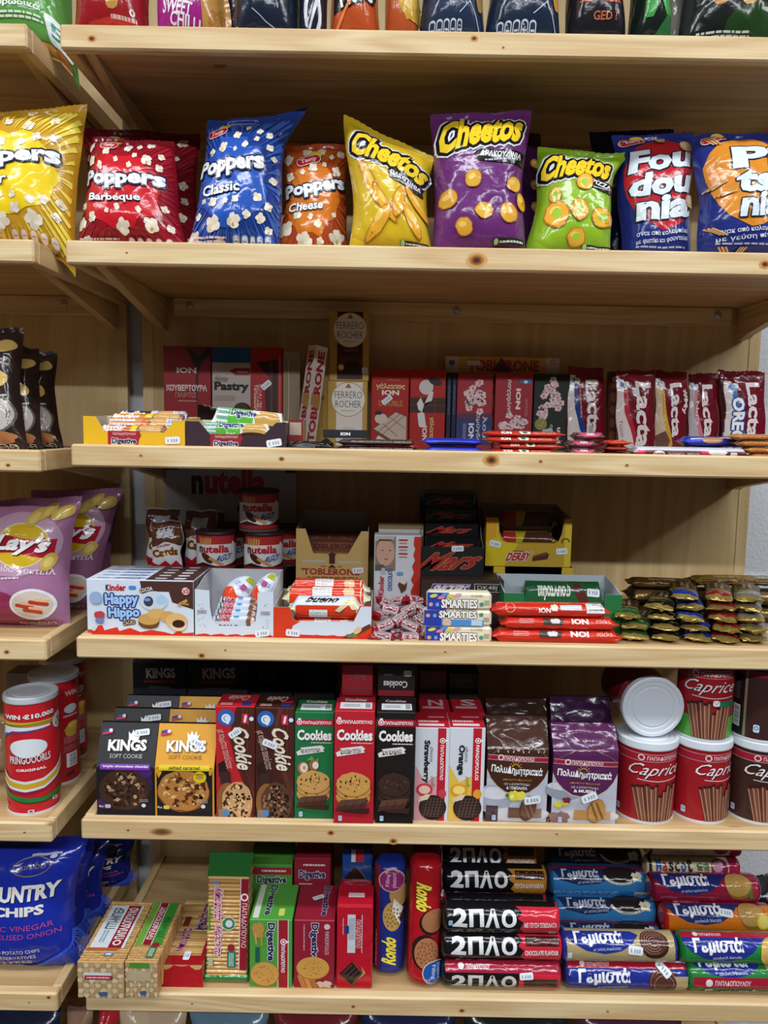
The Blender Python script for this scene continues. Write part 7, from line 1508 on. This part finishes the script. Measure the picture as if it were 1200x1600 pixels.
def g_grn(g): g_gem('', 0, '222f86', 'sandwich biscuits', TNC, .3)(g); g.E(.79, .42, .13, .3, 'd8b83a', n=26); g.E(.78, .45, .11, .25, 'c8a05a', n=26)
lroll('upper green biscuit roll with a blue oval, right end', 1066, 1252, 1481, .024, '237a3a', g_grn, z=S6 + .0475, endcol='1c6a30', seed=31)
lroll('lower green biscuit roll with a red band, right end', 1076, 1262, 1536, .022, '237a3a', lambda g: (g_gem('', 0, '222f86', 'sandwich biscuits', TNC, .52, 0)(g), g.R(.04, .28, .98, .5, '9a1c30'), g.T_('ΠΑΠΑΔΟΠΟΥΛΟΥ', .22, .34, .52, .44, 'e0c8d0'), g.C_(.17, .39, .006, 'e0c8d0', n=12), g.T_('Γεμιστά', .14, .04, .6, .26, 'c8ccd8', b=.06)), endcol='1c6a30', seed=32)
def g_ora(g): g_gem('', 0, '222f6e', 'sandwich biscuits', TNC, .42, 1, lambda g: (g.E(.88, .46, .06, .16, 'd8b83a', n=20), g.E(.88, .46, .045, .12, 'e0cc6a', n=20), g.sticker(.55, .62, .024, .012, -8)))(g)
def g_cri(g): g_gem('', 0, '222a6e', 'με κρέμα φράουλας', TNC, .4, 1, lambda g: (g.E(.9, .4, .03, .1, '4a7a3a', bump=.2), g.E(.93, .45, .03, .12, 'a02a3a')))(g)
YO = .1
zo = zat(1110, 1440, YO + .01) - S6 - .0235
lroll('orange biscuit roll with a lemon slice, above the green rolls', 1040, 1214, 0, YO, 'd0701c', g_ora, z=S6 + zo, endcol='b8241c', seed=41)
lroll('crimson biscuit roll with a strawberry, above the orange one', 1020, 1192, 0, YO + .024, '8e1a38', g_cri, z=S6 + zo + .0412, endcol='7a1630', seed=42)
def g_mas(g):
    g.R(.86, .0, .98, 1, '9a1c44'); g.R(.02, .0, .05, 1, '2a2424')
    for i, (t_, c) in enumerate(zip('Mascot', ('2050a0', 'a03a2a', '3a3030', '2a2a30', '2050a0', '2a2a2a'))): g.T_(t_, .09 + i * .065, .38, .145 + i * .065, .38 + (.34 if i in (0, 5) else .25), c, b=.03)
    g.E(.76, .5, .09, .24, '7a2448', n=24); g.E(.74, .54, .06, .15, 'c088a0', n=20); g.E(.55, .5, .03, .1, '5a6a4a', bump=.3); g.E(.62, .5, .03, .1, '6a7a54', bump=.3); g.tiny(.25, .28, .5, .33, 1, 'a89a80')
for k in range(2): lroll(('cream coloured small biscuit roll with coloured lettering, lower one', 'cream coloured small biscuit roll with coloured lettering, upper one')[k], 1012 + 0 * k, 1160 + 2 * k, 0, YO + .068 + .012 * k, 'cdc0a0', g_mas, .0185, z=S6 + zo + .062 + .0352 * k, seed=51 + k)
n = round(zo / .047); rh = (zo - .0006) / 2 / n
for k in range(n):
    lroll(('upper', 'middle', 'lower')[k] + ' hidden biscuit roll under the orange one', 1044, 1216, 0, YO, '8e1a38', None, r=rh - .0002, z=S6 + .0005 + 2 * rh * k, seed=60 + k)
n = 4; hb_ = (zo + .062) / 2 / n - .0003
for k in range(n): lroll(('first', 'second', 'third', 'fourth')[k] + ' hidden biscuit roll at the back of the right end', 1024, 1180, 0, YO + .068, '8e1a38', None, r=hb_, z=S6 + .0005 + 2 * (hb_ + .0002) * k, seed=70 + k)
bag('black_pouch', 'small black pouch at the right end of the lowest shelf', 6, 1158, 1230, (1150, 1378), (1222, 1372), .26, .03, '18181a', None, cat='pouch', seed=111, wr=.006, lean=.03)
